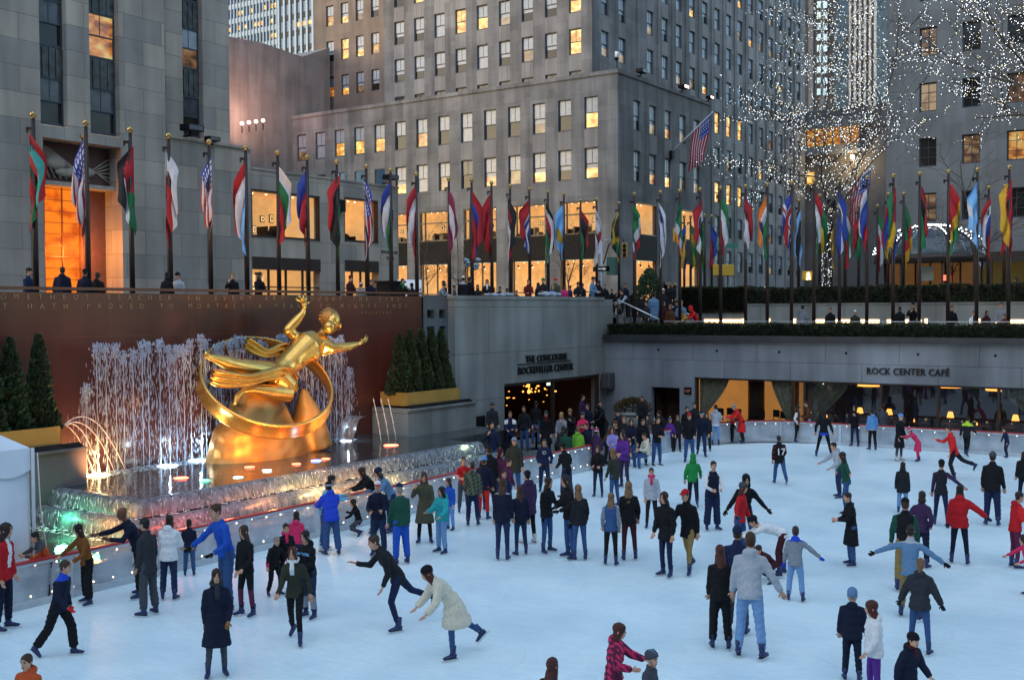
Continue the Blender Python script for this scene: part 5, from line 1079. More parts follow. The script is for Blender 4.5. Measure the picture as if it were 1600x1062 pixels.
tb([(432,590),(418,582),(398,577),(375,572)],[.40,.37,.30,.22]); tb([(375,572),(352,566),(335,560),(325,557)],[.22,.21,.13,.09]); tb([(326,556),(322,552),(320,560)],[.09,.1,.07])  # extended leg
tb([(440,594),(450,600),(455,612)],[.40,.34,.26]); tb([(436,590,-24.7),(452,605,-24.55),(455,612,-24.5)],[.36,.32,.25]); tb([(453,615,-24.5),(425,612,-24.6),(395,608,-24.7),(378,611,-24.8)],[.26,.24,.16,.10]); tb([(380,610,-24.8),(370,620,-24.8),(366,633,-24.75)],[.1,.11,.06])
fusegold(m,'figure',M_GILD,.028,0)
# fingers, face, hair
m=MB()
for (wx,wy,X_,tips) in ((475,483,-25.0,((462,467),(467,462),(473,460),(479,462),(486,472))),(560,537,-24.25,((572,523),(575,526),(575,530),(572,534),(564,530)))):
    w_=G(wx,wy,X_); pc=w_.lerp(G(tips[2][0],tips[2][1],X_),.4); m.tube([w_,pc],[(.08,.06),(.13,.07)],8)
    for tx,ty in tips: tp=G(tx,ty,X_); m.tube([pc,pc.lerp(tp,.5)+Vector((.04,0,0)),tp],[.045,.038,.022],6)
attach(m.build('hands',M_GILD,st),st)
m=MB(); m.ball(hc+Vector((-.07,-.02,.09)),.34,0,16,12,(.98,.92,1.0)); [m.ball(hc+Vector((-.07,-.02,.09))+Vector((math.cos(a)*math.cos(e)*.31,math.sin(a)*math.cos(e)*.3,math.sin(e)*.315)),.045,0,5,4) for a in np.linspace(0,2*PI,14) for e in (0,.35,.7,1.05,1.4)]; attach(m.build('hair',M_GILD2,st),st)
m=MB(); fd=Vector((.75,.25,-.35)).normalized(); m.ball(hc+fd*.36,.05,0,8,6,(1,.7,1.5)); 
for s in(1,-1): m.ball(hc+fd*.315+fd.cross(Vector((0,0,1))).normalized()*.1*s+Vector((0,0,.06)),.035,1,8,6)
m.ball(hc+fd*.33+Vector((0,0,-.12)),.05,1,8,4,(1,1.3,.35)); attach(m.build('face',[M_GILD,mat('gild_shadow',(.2,.1,.03),rough=.5,metal=.6)],st),st)
_ms.iterations=2
# plain drapery band
m=MB(); vs=[];fs=[]
def band(pts,w0,nn,folds,X_):
    P=[G(p[0],p[1],X_+p[2]) for p in pts]; out=[]
    k=24; vs=[];fs=[]
    def cr(t):
        t*=len(P)-1; i=min(int(t),len(P)-2); f=t-i; a,b,c,d=P[max(i-1,0)],P[i],P[i+1],P[min(i+2,len(P)-1)]
        return .5*((2*b)+(c-a)*f+(2*a-5*b+4*c-d)*f*f+(3*b-a-3*c+d)*f**3)
    for i in range(k+1):
        p=cr(i/k); tdir=(cr(min(1,i/k+.02))-cr(max(0,i/k-.02))).normalized(); up=tdir.cross(Vector((1,0,0))).normalized()
        for j in range(nn+1): q=j/nn-.5; vs.append(p+up*q*w0*(1+.2*math.sin(i*.4))+Vector((1,0,0))*.06*math.cos(q*2*PI*folds))
        for j in range(nn,-1,-1): q=j/nn-.5; vs.append(p+up*q*w0*(1+.2*math.sin(i*.4))+Vector((1,0,0))*(.06*math.cos(q*2*PI*folds)-.08))
    w=2*(nn+1)
    for i in range(k):
        for j in range(w): fs.append((i*w+j,i*w+(j+1)%w,(i+1)*w+(j+1)%w,(i+1)*w+j))
    m.add(vs,fs,0,None,True)
band([(462,597,0),(452,583,.35),(425,585,.45),(390,594,.35),(350,592,.2),(333,588,.1)],.42,14,3,-24.8)
band([(462,545,-.3),(440,546,-.35),(418,552,-.4),(400,545,-.45),(385,535,-.45)],.34,12,2.5,-24.9)
attach(m.build('drapery',M_GILD,st),st)
def spot(p,tgt,e,col,ang,size=.15,name='statue_spot'):
    l=bpy.data.lights.new(name,'SPOT'); l.energy=e; l.color=col; l.spot_size=R(ang); l.spot_blend=.6; l.shadow_soft_size=size; o=obj(name,l); o.location=p; o.rotation_euler=(Vector(tgt)-Vector(p)).to_track_quat('-Z','Y').to_euler(); return o
tg=G(440,590,-24.9)
spot(onz(430,738,Z1+.2)+Vector((.3,0,0)),tg,330,(1,.50,.14),75); spot(onz(520,712,Z1+.2)+Vector((.3,.3,0)),G(470,560),420,(1,.60,.24),60); spot(onz(330,745,Z1+.2)+Vector((.4,0,0)),G(400,600),230,(1,.42,.12),60); spot(onz(463,724,Z1+.2)+Vector((.1,0,0)),G(450,680),60,(1,.2,.08),70); spot(onz(500,730,Z1+.2)+Vector((.2,0,0)),G(470,660),170,(1,.45,.2),45)
spot(G(150,742,-25)+Vector((.5,0,.1)),onx(110,640,-26.8),55,(1,.35,.12),110); spot(onz(540,700,Z1+.2),onx(470,500,-26.8),60,(1,.32,.12),70)
for y in (19.5,22,26.5): spot((-25.7,y,Z1+.1),(-26.2,y,4.5),26,(.6,.7,1),80)
# ================================================================= RINK BARRIER
M_WPOST=mat('barrier_white',(.50,.54,.58),rough=.45,noise_s=6,noise_a=.1); M_REDR=mat('barrier_red_cap',(.42,.03,.035),rough=.35); M_PLEX=mat('acrylic_panel',(.60,.66,.72),rough=.2,alpha=.42,spec=.5,noise_s=1.5,noise_a=.3); M_KICK=mat('kick_plate',(.48,.52,.56),rough=.6,noise_s=3,noise_a=.15); M_BULB=mat('small_bulb',(1,.9,.7),emit=(1,.82,.55),es=3.5)
def barrier(p,q,lab,bot=True):
    p=Vector(p);q=Vector(q); L_=(q-p).length; d=(q-p).normalized(); t=thing('barrier_section',lab,'barrier',(p.x,p.y,0),math.atan2(d.y,d.x),'see through barrier sections round the rink')
    m=MB(); m.box((0,-.03,0),(L_,.03,.14)); m.build('kick_plate',M_KICK,t)
    m=MB(); m.box((.05,-.008,.14),(L_-.05,.008,.8)); m.build('panel',M_PLEX,t)
    m=MB(); m.box((0,-.04,.8),(L_,.04,.85)); m.build('top_frame',M_WPOST,t); m=MB(); m.bevbox((-.01,-.06,.852),(L_+.01,.06,.9),.015); m.build('red_cap',M_REDR,t)
    for x in (0,L_-.06): m=MB(); m.box((x,-.045,.0),(x+.06,.045,.8)); m.build('post',M_WPOST,t)
    m=MB(); n_=max(2,int(L_/.42))
    for i in range(n_):
        x=(i+.5)*L_/n_; m.ball((x,-.07,.755+.02*math.sin(i*2)),.021,0,6,4)
        if bot: m.ball((x+.1,-.07,.19),.021,0,6,4)
    b_=m.build('string_bulbs',M_BULB,t)
    return t
i=0; y=8.2; nm=['at the white tent','behind the woman in the rust coat','by the man in the grey coat','by the child in navy and yellow','behind the man in the blue jacket','just past the man in blue','where the couple embrace','beside the kneeling child','under the two leaning women','behind the olive coat','below the camouflage top boy','near the fountain end']
while y<33.0 and i<11: barrier((-19.25,y+2.27,0),(-19.25,y,0),'barrier section with red cap '+nm[min(i,len(nm)-1)]); y+=2.27; i+=1
nm2=['standing free as the end piece of the opening','turning into the far corner','in the rounded far corner']
P=[(-19.15,37.3),(-19.05,39.6),(-18.75,41.6),(-18.0,43.2),(-16.6,44.2)]
for j in range(4): barrier((*P[j+1],0),(*P[j],0),'curved run of barrier '+['first after the opening','second after the opening','where the red coat leans','at the start of the cafe side'][j],False)
x=-16.6; j=0; nm3=['by the couple in brown and black','behind the girl with a blue hem','behind the pair near the lamp shade','beside the white helmet skater','past the pink coat','at the red jacket skater','at the small navy boy','nearly at the picture edge','beyond the picture edge','farther beyond the picture edge']
while x<7: barrier((x+2.45,44.3,0),(x,44.3,0),'cafe side barrier section '+nm3[min(j,9)],False); x+=2.45; j+=1
# ================================================================= TENT
M_TENT=mat('tent_fabric',(.66,.70,.76),rough=.6,noise_s=1.2,noise_a=.08); tt=thing('white_tent','white fabric tent with a scalloped valance beside the fountain','tent',(-19.6,9.6,0)); tx=-19.62; ty=onx(50,860,-19.62).y; tw_=3.4
m=MB(); pk=(tx-tw_/2,ty-tw_/2,4.5); ez=2.98; c4=[(tx,ty-tw_,ez),(tx,ty,ez),(tx-tw_,ty,ez),(tx-tw_,ty-tw_,ez)]
for a_,b_ in zip(c4,c4[1:]+c4[:1]):
    n_=8; vs=[]; fs=[]
    for i in range(n_+1):
        t_=i/n_
        for j in range(5): s_=j/4; x=a_[0]+(b_[0]-a_[0])*t_; y=a_[1]+(b_[1]-a_[1])*t_; vs.append((x+(pk[0]-x)*s_,y+(pk[1]-y)*s_,ez+(pk[2]-ez)*s_-.12*math.sin(PI*s_)))
    for i in range(n_):
        for j in range(4): k=i*5+j; fs.append((k,k+5,k+6,k+1))
    m.add(vs,fs,0,None,True)
attach(m.build('roof',M_TENT,tt),tt)
m=MB()
for a_,b_ in zip(c4,c4[1:]+c4[:1]):
    n_=24; vs=[]
    top=[(a_[0]+(b_[0]-a_[0])*i/n_,a_[1]+(b_[1]-a_[1])*i/n_,ez) for i in range(n_+1)]; bot=[(x,y,ez-.42-.12*abs(math.sin(i*PI/6))) for i,(x,y,z) in enumerate(top)]
    m.add(top+bot,[(i,i+1,n_+2+i,n_+1+i) for i in range(n_)])
attach(m.build('valance',M_TENT,tt),tt)
m=MB()
for a_,b_ in ((c4[0],c4[1]),(c4[1],c4[2]),(c4[0],c4[3])):
    n_=30; vs=[]
    dx,dy=b_[0]-a_[0],b_[1]-a_[1]; L_=math.hypot(dx,dy); nx,ny=dy/L_,-dx/L_
    for i in range(n_+1):
        for z in (2.6,1.6,.8,.0): w_=.05*math.sin(i*1.3)*(1-z/3)-.06; vs.append((a_[0]+dx*i/n_+nx*w_,a_[1]+dy*i/n_+ny*w_,z))
    m.add(vs,[(i*4+j,i*4+j+1,i*4+j+5,i*4+j+4) for i in range(n_) for j in range(3)],0,None,True)
attach(m.build('side_wall',M_TENT,tt),tt)
m=MB(); m.box((tx+.01,ty-tw_+.5,.9),(tx+.03,ty-1.55,2.2)); attach(m.build('window',mat('tent_window',(.10,.11,.14),rough=.2),tt),tt)
m=MB()
for x,y,z in c4: m.tube([(x+.03,y+.03,0),(x+.03,y+.03,ez)],.035,8)
attach(m.build('pole',M_WPOST,tt),tt)
m=MB(); m.tube([(tx+.08,ty+.1,ez-.1),(tx+.12,ty+.12,1.8),(tx+.1,ty+.3,.6),(tx+.02,ty+.1,.0)],.012,5); attach(m.build('guy_rope',M_WPOST,tt),tt)
# ================================================================= FLAGPOLES
FC={'R':(.32,.012,.02),'W':(.50,.50,.54),'B':(.02,.045,.27),'N':(.02,.025,.09),'G':(.012,.13,.045),'Y':(.48,.28,.02),'K':(.012,.012,.015),'O':(.60,.17,.03),'S':(.16,.38,.68),'M':(.20,.02,.07),'P':(.42,.04,.22),'T':(.05,.30,.26),'V':(.04,.16,.55)}
def fcol(spec,u,v):
    k,a=spec.split(':'); n_=len(a)
    if k=='h': return a[min(n_-1,int(v*n_))]
    if k=='v': return a[min(n_-1,int(u*n_))]
    if k=='us': 
        if u<.4 and v<.54: return 'W' if (int(u*25)%2==0 and int(v*20)%2==1) else a[0]
        return 'RW'[int(v*13)%2]
    if k=='tri': return a[0] if abs(v-.5)<.5-u*1.15 else a[1+min(n_-2,int(v*(n_-1)))]
    if k=='x': return a[0] if abs(v-.5)<.09 or abs(u-.36)<.07 else (a[1] if abs(v-.5)<.16 or abs(u-.36)<.13 else a[2])
    if k=='sal': return a[0] if abs(abs(v-.5)-abs(u-.5))<.09 else (a[1] if abs(v-.5)>abs(u-.5) else a[2])
    if k=='dot': return a[0] if (u-.5)**2+((v-.5)*.7)**2<.035 else a[1+min(n_-2,int(v*(n_-1)))]
    if k=='vdot': return a[0] if (u-.5)**2+((v-.5)*.7)**2<.02 else a[1+min(n_-2,int(u*(n_-1)))]
M_FLAG={k:mat('flag_'+k,c,rough=.8,noise_s=5,noise_a=.1) for k,c in FC.items()}
M_POLE=mat('pole_bronze',(.035,.022,.02),rough=.4,metal=.3); M_BRASS=mat('brass_ball',(.42,.29,.12),rough=.3,metal=.9)
def flag_mesh(spec,seed,side,hh=1.45,ll=2.05,amp=1.0):
    r=random.Random(seed); nu,nv=26,18; keys=sorted(set(spec.split(':')[1])|({'R','W'} if spec[:2]=='us' else set())); vs=[];fs=[];mi=[]
    ph=r.uniform(0,6); wv=r.uniform(.85,1.2); cross=r.random()<.45; fold=1; kk=r.uniform(.85,1.15)
    for i in range(nu+1):
        for j in range(nv+1):
            u,v=i/nu,j/nv; drop_=v*hh*(1-.25*u)+u*ll*.92*kk; t_=drop_/(hh+ll*.92)
            w_=.37*amp*wv; g_=min(1,u*3.2)**.8; dr=1-.5*max(0,t_-.7)/.3
            x=side*((-.09 if cross else .03)+w_*(1-v)*g_*dr+.045*math.sin(v*11+ph+u*2)*g_+.03*math.sin(u*7+ph)*g_); y=-.06+.09*math.sin(v*13+u*3+ph)*g_+.05*math.sin(u*6+ph)*g_
            vs.append((x,y,-drop_))
    for i in range(nu):
        for j in range(nv): k=i*(nv+1)+j; fs.append((k,k+nv+1,k+nv+2,k+1)); mi.append(keys.index(fcol(spec,(i+.5)/nu,(j+.5)/nv)))
    m=MB(); m.add(vs,fs,mi,None,True); return m,[M_FLAG[k] for k in keys]
_poleM={}
def flagpole(x,y,zb,zt,spec,side,lab,seed,grp):
    to=math.atan2(-x,y)   # flag plane roughly across the line of sight
    t=thing('flagpole',lab,'flagpole',(x,y,zb),R(34)+rnd.uniform(-.5,.5),grp); h=zt-zb; key=round(h,1)
    if key not in _poleM:
        m=MB(); m.tube([(0,0,0),(0,0,h*.5),(0,0,h)],[.085,.075,.05],10); m.tube([(0,0,0),(0,0,.5)],[.13,.1],10); a=m.build('pole',M_POLE,t)
        m=MB(); m.ball((0,0,h+.09),.095,0,10,8); m.tube([(0,0,h-.02),(0,0,h+.02)],.06,8); b_=m.build('finial',M_BRASS,t)
        m=MB(); m.box((-.2,-.03,h-.34),(.05,.03,h-.26)); m.box((-.2,-.03,h-.42),(-.15,.03,h-.26)); m.tube([(-.06,-.06,h-.3),(-.07,-.08,h*.5),(-.07,-.08,1.2)],.008,4); c=m.build('halyard',M_POLE,t); _poleM[key]=(a.data,b_.data,c.data)
    else:
        for nme,me in zip(('pole','finial','halyard'),_poleM[key]): obj(nme,me,t)
    m,ms=flag_mesh(spec,seed,side); f=m.build('flag',ms,t,(0,0,h-.42)); return t
GF='flagpoles round the sunken rink'
left=[(53,'h:RTRGR','red and teal'),(135,'us:B','striped blue cornered'),(204,'tri:RKWG','red black white and green'),(264,'h:WR','white over red'),(327,'us:B','starred blue and striped'),(384,'h:RWS','red white and pale blue'),(434,'h:WGR','white green and red'),(480,'h:BR','blue over red'),(526,'h:RKKG','red black and green'),(572,'us:B','striped with small blue corner'),(610,'h:BWG','blue white and green'),(650,'h:RWR','red white and red'),(701,'h:MMWMM','maroon with a white band')]
ext=['at the orange entrance edge','in front of the orange entrance','between the entrance and the blank wall','on the plain stone wall','before the tower corner','in front of the low wing corner','before the first gallery window','at the edge of the first gallery window','between the gallery windows','before the second gallery window','at the end of the low wing','first past the low wing','second past the low wing']
for i,(px_,sp,cn) in enumerate(left):
    p=onx(px_,250,-28.3); flagpole(p.x,p.y,ZS+.13,11.0,sp,-1 if i%3 else 1,'flagpole with limp %s flag %s'%(cn,ext[i]),i,GF)
mid=[(737,'h:RBR','red and blue'),(768,'h:RR','plain red'),(797,'h:KRW','black red and white'),(827,'h:RRRWBWB','red over wavy blue and white'),(856,'h:KKWRRWGG','black red and green with white lines'),(881,'dot:YSS','pale blue with yellow'),(932,'dot:RWW','plain looking white'),(967,'sal:YGK','green yellow and black')]
for i,(px_,sp,cn) in enumerate(mid): p=onx(px_,300,-28.5); flagpole(p.x,p.y,ZS+.13,11.15,sp,(-1)**i,'flagpole above the concourse wall with limp %s flag'%cn,20+i,GF)
rt=[(991,'v:GWR','upright green white and red'),(1032,'h:WBWWBW','white and blue'),(1062,'v:GWO','green white and orange'),(1094,'h:RWK','red white and black'),(1126,'h:GWR','green white and red banded'),(1165,'h:RW','red over white'),(1199,'dot:NOWG','orange white and green'),(1237,'x:RWB','blue with red cross'),(1272,'h:RWG','red white and green'),(1312,'h:BWB','blue white and blue'),(1355,'h:WBR','white blue and red'),(1396,'tri:RGYB','red green yellow and blue'),(1437,'h:RKG','red black and green'),(1482,'v:RYG','red yellow and green'),(1527,'vdot:WSWS','sky blue and white'),(1577,'tri:RYYR','yellow and red')]
for i,(px_,sp,cn) in enumerate(rt): p=ony(px_,290,47.75); flagpole(p.x,p.y,ZT,11.1,sp,(-1)**(i//2),'flagpole rising behind the cafe ledge hedge with limp %s flag'%cn,40+i,GF)
bk=[(907,313,'h:RKKG','dark red black and green'),(1069,338,'h:BYB','blue and yellow'),(1079,338,'h:GYG','green and yellow'),(1101,336,'tri:GRYG','green red and yellow'),(1112,337,'h:BR','blue and dark red'),(1248,313,'h:SKS','pale blue with a black band'),(1281,305,'h:GGYG','deep green and yellow'),(1299,329,'h:KYY','black and yellow'),(1320,321,'h:WGR','white green and red'),(1342,321,'h:RGG','red and green'),(1371,321,'h:GWR','green white red'),(1388,303,'h:RBY','red blue and yellow'),(1412,302,'v:GRY','green red and yellow upright'),(1545,292,'h:RWBR','red white and blue'),(1570,290,'h:RR','plain bright red'),(1535,330,'h:SWS','light blue')]
for i,(px_,py_,sp,cn) in enumerate(bk): p=onz(px_,py_,11.1); flagpole(p.x,p.y,ZS,11.0,sp,(-1)**i,'flagpole standing farther back with limp %s flag'%cn,70+i,GF)
def wallflag(base,tip,lab,seed,sl=1.0):
    base=Vector(base); tip=Vector(tip); t=thing('wall_flag',lab,'flag',base); v=tip-base; m=MB(); m.tube([(0,0,0),v],[.09,.05],8); m.ball(v*1.01,.13,0,8,6); m.build('staff',mat('staff_white',(.6,.62,.65),rough=.4),t)
    m=MB(); m.box((-.1,-.25,-.5),(.35,.25,.25)); m.build('bracket',M_BLK,t)
    vs=[];fs=[];mi=[];keys=['B','R','W']; nu,nv=30,20
    for i in range(nu+1):
        for j in range(nv+1):
            u,w_=i/nu,j/nv; p=v*(.97-.42*w_)+Vector((.12*math.sin(u*6+w_*4)*u,.25*math.sin(u*5+w_*2)*u-.0,-3.9*sl*u*(1-.12*w_)))-v*(.12*u)
            vs.append(p)
    for i in range(nu):
        for j in range(nv): k=i*(nv+1)+j; fs.append((k,k+nv+1,k+nv+2,k+1)); mi.append(keys.index(fcol('us:B',(i+.5)/nu,(j+.5)/nv)))
    m=MB(); m.add(vs,fs,mi,None,True); m.build('flag',[M_FLAG[k] for k in keys],t)
b_=onx(1047,240,XR); wallflag(b_,onx(1112,177,XR+3.6),'large star and stripe flag on a slanting staff on the office wall',1,1.0)
p=ony(1296,318,74); wallflag(p,ony(1363,262,72),'second star and stripe flag on a slanting staff over the glass canopy',2,.75)
# ================================================================= TREES
M_BR=mat('branch_grey',(.085,.07,.06),rough=.9); M_LED=mat('tree_light_white',(.8,.9,1),emit=(.82,.92,1),es=3.4); M_LEDW=mat('tree_light_warm',(1,.9,.6),emit=(1,.86,.5),es=2.4)
def grow(r,base,h,spread,levels,trunk_h,n0=7,up=.35,lean=(0,0),tall=False):
    """branch skeleton: list of (points, radius0, radius1, level)"""
    out=[]; top=Vector((lean[0],lean[1],trunk_h)); out.append(([Vector((0,0,0)),Vector((lean[0]*.4,lean[1]*.4,trunk_h*.5)),top],h*.016,h*.011,0))
    def br(p,d,L_,rad,lv):
        pts=[p]; dd=d.copy(); n_=5
        for i in range(n_):
            dd=(dd+Vector((r.gauss(0,.16),r.gauss(0,.16),r.gauss(0,.12)+(up*.22 if lv<2 else .0)))).normalized(); pts.append(pts[-1]+dd*L_/n_)
        out.append((pts,rad,rad*.45,lv))
        if lv>=levels: return
        k={1:5,2:5,3:4}.get(lv,3)
        for i in range(k):
            j=r.randint(1,n_); q=pts[j]; e=Vector((r.gauss(0,1),r.gauss(0,1),r.gauss(.15,.7))).normalized(); nd=(dd*.75+e*.85).normalized(); br(q,nd,L_*r.uniform(.42,.68),rad*.5,lv+1)
    for i in range(n0):
        a=2.4*i+r.uniform(-.3,.3); fr_=(i/(n0-1))**1.1; z=trunk_h*.92+(h*.8-trunk_h)*fr_ if tall else trunk_h*r.uniform(.8,1.0); el=(.35+.7*fr_+r.uniform(-.2,.2)) if tall else r.uniform(.25,1.2)
        d=Vector((math.cos(a)*math.cos(el),math.sin(a)*math.cos(el),math.sin(el))); q=top*(z/trunk_h) if z<=trunk_h else top+Vector((0,0,z-trunk_h)); br(q,d,spread*(1-.45*fr_ if tall else 1)*r.uniform(.85,1.12),h*.008*(1-.5*fr_),1)
    br(top,Vector((0,0,1)),h-trunk_h,h*.010,1)
    return out
def bare_tree(x,y,z,h,spread,lab,seed,levels=3,trunk_h=None,lights=0,n0=7,lightlab=None,grp=None,lean=(0,0),wrap=True,th=.6,up=.35):
    r=random.Random(seed); t=thing('bare_tree',lab,'tree',(x,y,z),0,grp); sk=grow(r,None,h,spread,levels,trunk_h or h*.35,n0,up,lean,bool(lights))
    m=MB(); m.tube(sk[0][0],[sk[0][1]*th,(sk[0][1]+sk[0][2])/2*th,sk[0][2]*th],10); m.build('trunk',BARK,t); m=MB()
    for pts,a,b_,lv in sk[1:]: m.tube(pts,[max(.008,(a+(b_-a)*i/(len(pts)-1))*th) for i in range(len(pts))],5 if lv<2 else 3,cap=False)
    m.build('branches',M_BR,t)
    if lights:
        m=MB(); n_=0
        for pts,a,b_,lv in sk:
            step=.22 if lv else .10; acc=0
            for p,q in zip(pts,pts[1:]):
                L_=(q-p).length; k=int(L_/step*lights)
                for i in range(k*(3 if lv==0 else 1)):
                    v=p.lerp(q,r.random()); rr=a*1.1+.02; o=Vector((r.gauss(0,1),r.gauss(0,1),r.gauss(0,1))).normalized()*rr; s_=r.uniform(.009,.0155)
                    drop(m,v+o,s_,s_,1 if r.random()<.22 else 0); n_+=1
        o=m.build('string_lights',[M_LED,M_LEDW]); o.location=(x,y,z); tag(o,lightlab,'string lights',kind='stuff')
    return t
bare_tree(-20.0,60,5.6,17.5,5.6,'tall bare tree wrapped in white lights behind the terrace wall',21,levels=4,trunk_h=5.4,lights=1.0,n0=15,lightlab='countless white string lights wound through the tall bare tree',up=.25,th=.4)
p=ony(1660,400,60); bare_tree(p.x,60,5.6,17.5,7.2,'bare tree at the picture edge with lit branches before the pale office block',34,levels=4,trunk_h=9.5,lights=1.0,n0=13,lightlab='white string lights on the branches in front of the pale office block',up=.2)
for i,(px_,Y,h,lab) in enumerate(((668,72,6.5,'small bare street tree before the first lit shop window'),(716,74,7,'thin bare street tree between two lit shop windows'),(888,72,6,'slender bare street tree before the third shop window'),(1322,62,8,'dark bare tree behind the terrace flags, next to the lit trunk'),(1522,60,8.5,'spreading dark bare tree before the glass canopy end'),(1488,64,6,'thin dark bare tree beside the canopy door'))):
    p=ony(px_,460,Y); bare_tree(p.x,Y,ZS,h,2.1 if h<7.5 else 2.9,lab,60+i,levels=3,trunk_h=h*.42,n0=5)
# ================================================================= HEDGES, SHRUBS
LEAFH=[mat('hedge_dark',(.010,.016,.007),rough=.85),mat('hedge_mid',(.022,.036,.014),rough=.85),mat('hedge_tan',(.05,.045,.02),rough=.85)]
def hedge(a,b_,lab,n_,seed,sz=.07):
    r=random.Random(seed); t=thing('hedge',lab,'hedge',((a[0]+b_[0])/2,(a[1]+b_[1])/2,a[2])); m=MB(); m.box([a[i]+(.06 if i<2 else 0) for i in range(3)],[b_[i]-.06 for i in range(3)]); attach(m.build('core',LEAFH[0],t),t); m=MB()
    def f():
        fc=r.random()
        x,y,z=r.uniform(a[0],b_[0]),r.uniform(a[1],b_[1]),r.uniform(a[2],b_[2])
        if fc<.6: y=a[1]+abs(r.gauss(0,.05)); nn=Vector((0,-1,0))
        else: z=b_[2]-abs(r.gauss(0,.05))+.04*math.sin(x*2); nn=Vector((0,0,1))
        return Vector((x,y,z)),nn
    leafcloud(m,f,n_,sz,[0,1,1,2],r); attach(m.build('leaves',LEAFH,t),t)
hedge((XC+.2,46.45,4.36),(12,47.05,4.84),'long low clipped hedge along the ledge over the cafe windows',16000,1)
hedge((XB,52.4,5.8),(12,53.6,6.55),'clipped hedge on top of the lit terrace wall',9000,2,.09)
hedge((-25.2,52.3,5.35),(XB-.1,53.6,6.6),'taller dark hedge between the steps and the lit terrace wall',4500,3,.09)
def shrub(p,rx,rz,lab,mats_,n_,seed,name='shrub',sz=.07):
    r=random.Random(seed); t=thing(name,lab,'shrub',p); m=MB(); m.tube([(0,0,-.1),(0,0,rz)],[.05,.02],6); m.build('stem',BARK,t); m=MB()
    def f():
        a=r.uniform(0,2*PI); e=r.uniform(-.2,PI/2); k=.75+.3*r.random(); v=Vector((math.cos(a)*math.cos(e)*rx,math.sin(a)*math.cos(e)*rx,math.sin(e)*rz*1.0+.1))*k; return v,v.normalized()
    leafcloud(m,f,n_,sz,list(range(len(mats_))),r); m.build('leaves',mats_,t)
p=ony(1015,470,51); shrub((p.x,51,ZS+.35),.75,1.9,'dark cone shaped shrub behind the steps',LEAFD,2400,4,sz=.1)
p=onz(990,690,0); p=ony(992,668,45.4); pot=thing('concrete_pot','wide grey concrete pot holding a russet shrub behind the rink opening','pot',(p.x,45.2,0)); m=MB(); m.tube([(0,0,0),(0,0,.75)],[.62,.85],20); m.tube([(0,0,.7),(0,0,.8)],[.9,.9],20); m.build('bowl',CONC,pot)
shrub((p.x,45.2,.8),.85,.5,'russet and green shrub in the grey concrete pot',[mat('russet',(.14,.06,.03)),mat('russet_dark',(.07,.04,.02)),mat('shrub_green',(.04,.07,.02))],1500,5)
# ================================================================= RAILINGS AND STEPS
t=thing('terrace_railing','thin pale handrail with close balusters along the terrace edge','railing',(-10,47.35,ZT)); m=MB(); m.tube([(-23.6,47.35,4.98),(14,47.35,4.98)],.022,6); attach(m.build('handrail',M_WPOST,t),t); m=MB()
x=-23.6
while x<4: m.box((x-.008,47.34,ZT),(x+.008,47.36,4.96)); x+=.14
attach(m.build('balusters',M_POLE,t),t)
t=thing('terrace_steps','stone steps leading from the street down to the terrace','steps',(-25,49,ZT)); m=MB()
for i in range(7): m.box((XC+.1+i*.34,47.6,ZT),(XC+.1+(i+1)*.34,52.2,ZS-.17*i))
attach(m.build('treads',PAVE,t),t)
for k,(yy_,lab) in enumerate(((47.5,'bright slanting handrail on the rink side of the steps'),(50.8,'slanting handrail in the middle of the steps'))):
    t=thing('stair_rail',lab,'railing',(XC,yy_,ZT)); m=MB(); a=ony(965,468,47.5); b_=ony(1030,499,47.5); a.y=b_.y=yy_
    if k: a.x+=.5;b_.x+=.5
    m.tube([a,b_],.035,8); attach(m.build('handrail',mat('rail_steel',(.7,.7,.68),rough=.25,metal=.5),t),t); m=MB()
    for i in range(7): q=a.lerp(b_,i/6); m.tube([(q.x,q.y,ZT),q],.02,5)
    attach(m.build('baluster',M_POLE,t),t)
# ================================================================= STREET FURNITURE
M_YEL=mat('signal_yellow',(.5,.30,.03),rough=.5); M_SGN=mat('street_sign_green',(.03,.18,.13),rough=.5)
def signal(px_,py_,Y,lab,lens,face=0,arm=None):
    p=ony(px_,py_,Y); t=thing('traffic_light',lab,'traffic light',p,R(25+face)); m=MB(); m.bevbox((-.2,-.15,-.55),(.2,.15,.55),.04); m.build('housing',M_YEL if lens!='k' else M_BLK,t); m=MB()
    for i in range(3): m.tube([(0,-.14,.34-.34*i),(0,-.3,.34-.34*i)],[.13,.15],10)
    m.build('visor',M_BLK,t)
    for i,c in enumerate(('r','y','g')): m=MB(); m.tube([(0,-.16,.34-.34*i),(0,-.18,.34-.34*i)],.12,10); m.build('lens',mat('green_signal',(.1,.9,.6),emit=(.15,1,.6),es=6) if c=='g' else M_BLK,t)
    if arm: m=MB(); m.tube([(0,0,.5)]+arm,.05,6); m.build('mast_arm',M_POLE,t)
signal(976,391,73,'yellow traffic light showing green above the steps',1,arm=[(-.3,0,1.2),(-1.2,0,.4),(-1.6,0,-1)]); signal(1056,367,80,'traffic light showing green beside the lit shop',1,25); 
for px_,py_,lab in ((1122,422,'first yellow signal box behind the flags'),(1137,422,'second yellow signal box seen from the back')):
    p=ony(px_,py_,82); t=thing('signal_box',lab,'traffic light',p,R(20)); m=MB(); m.bevbox((-.5,-.25,-.45),(.5,.25,.45),.05); m.build('housing',M_YEL,t); m=MB(); m.tube([(0,.3,0),(0,.3,-2.6)],.06,6); m.build('post',M_POLE,t)
p=ony(1137,384,83); t=thing('street_sign','small green street name sign on the far pole','sign',p,R(20)); m=MB(); m.box((-.8,-.03,-.17),(.8,.03,.17)); m.build('plate',M_SGN,t); m=MB(); m.tube([(-.5,.05,0),(-.5,.05,-4)],.05,6); m.build('post',M_POLE,t)
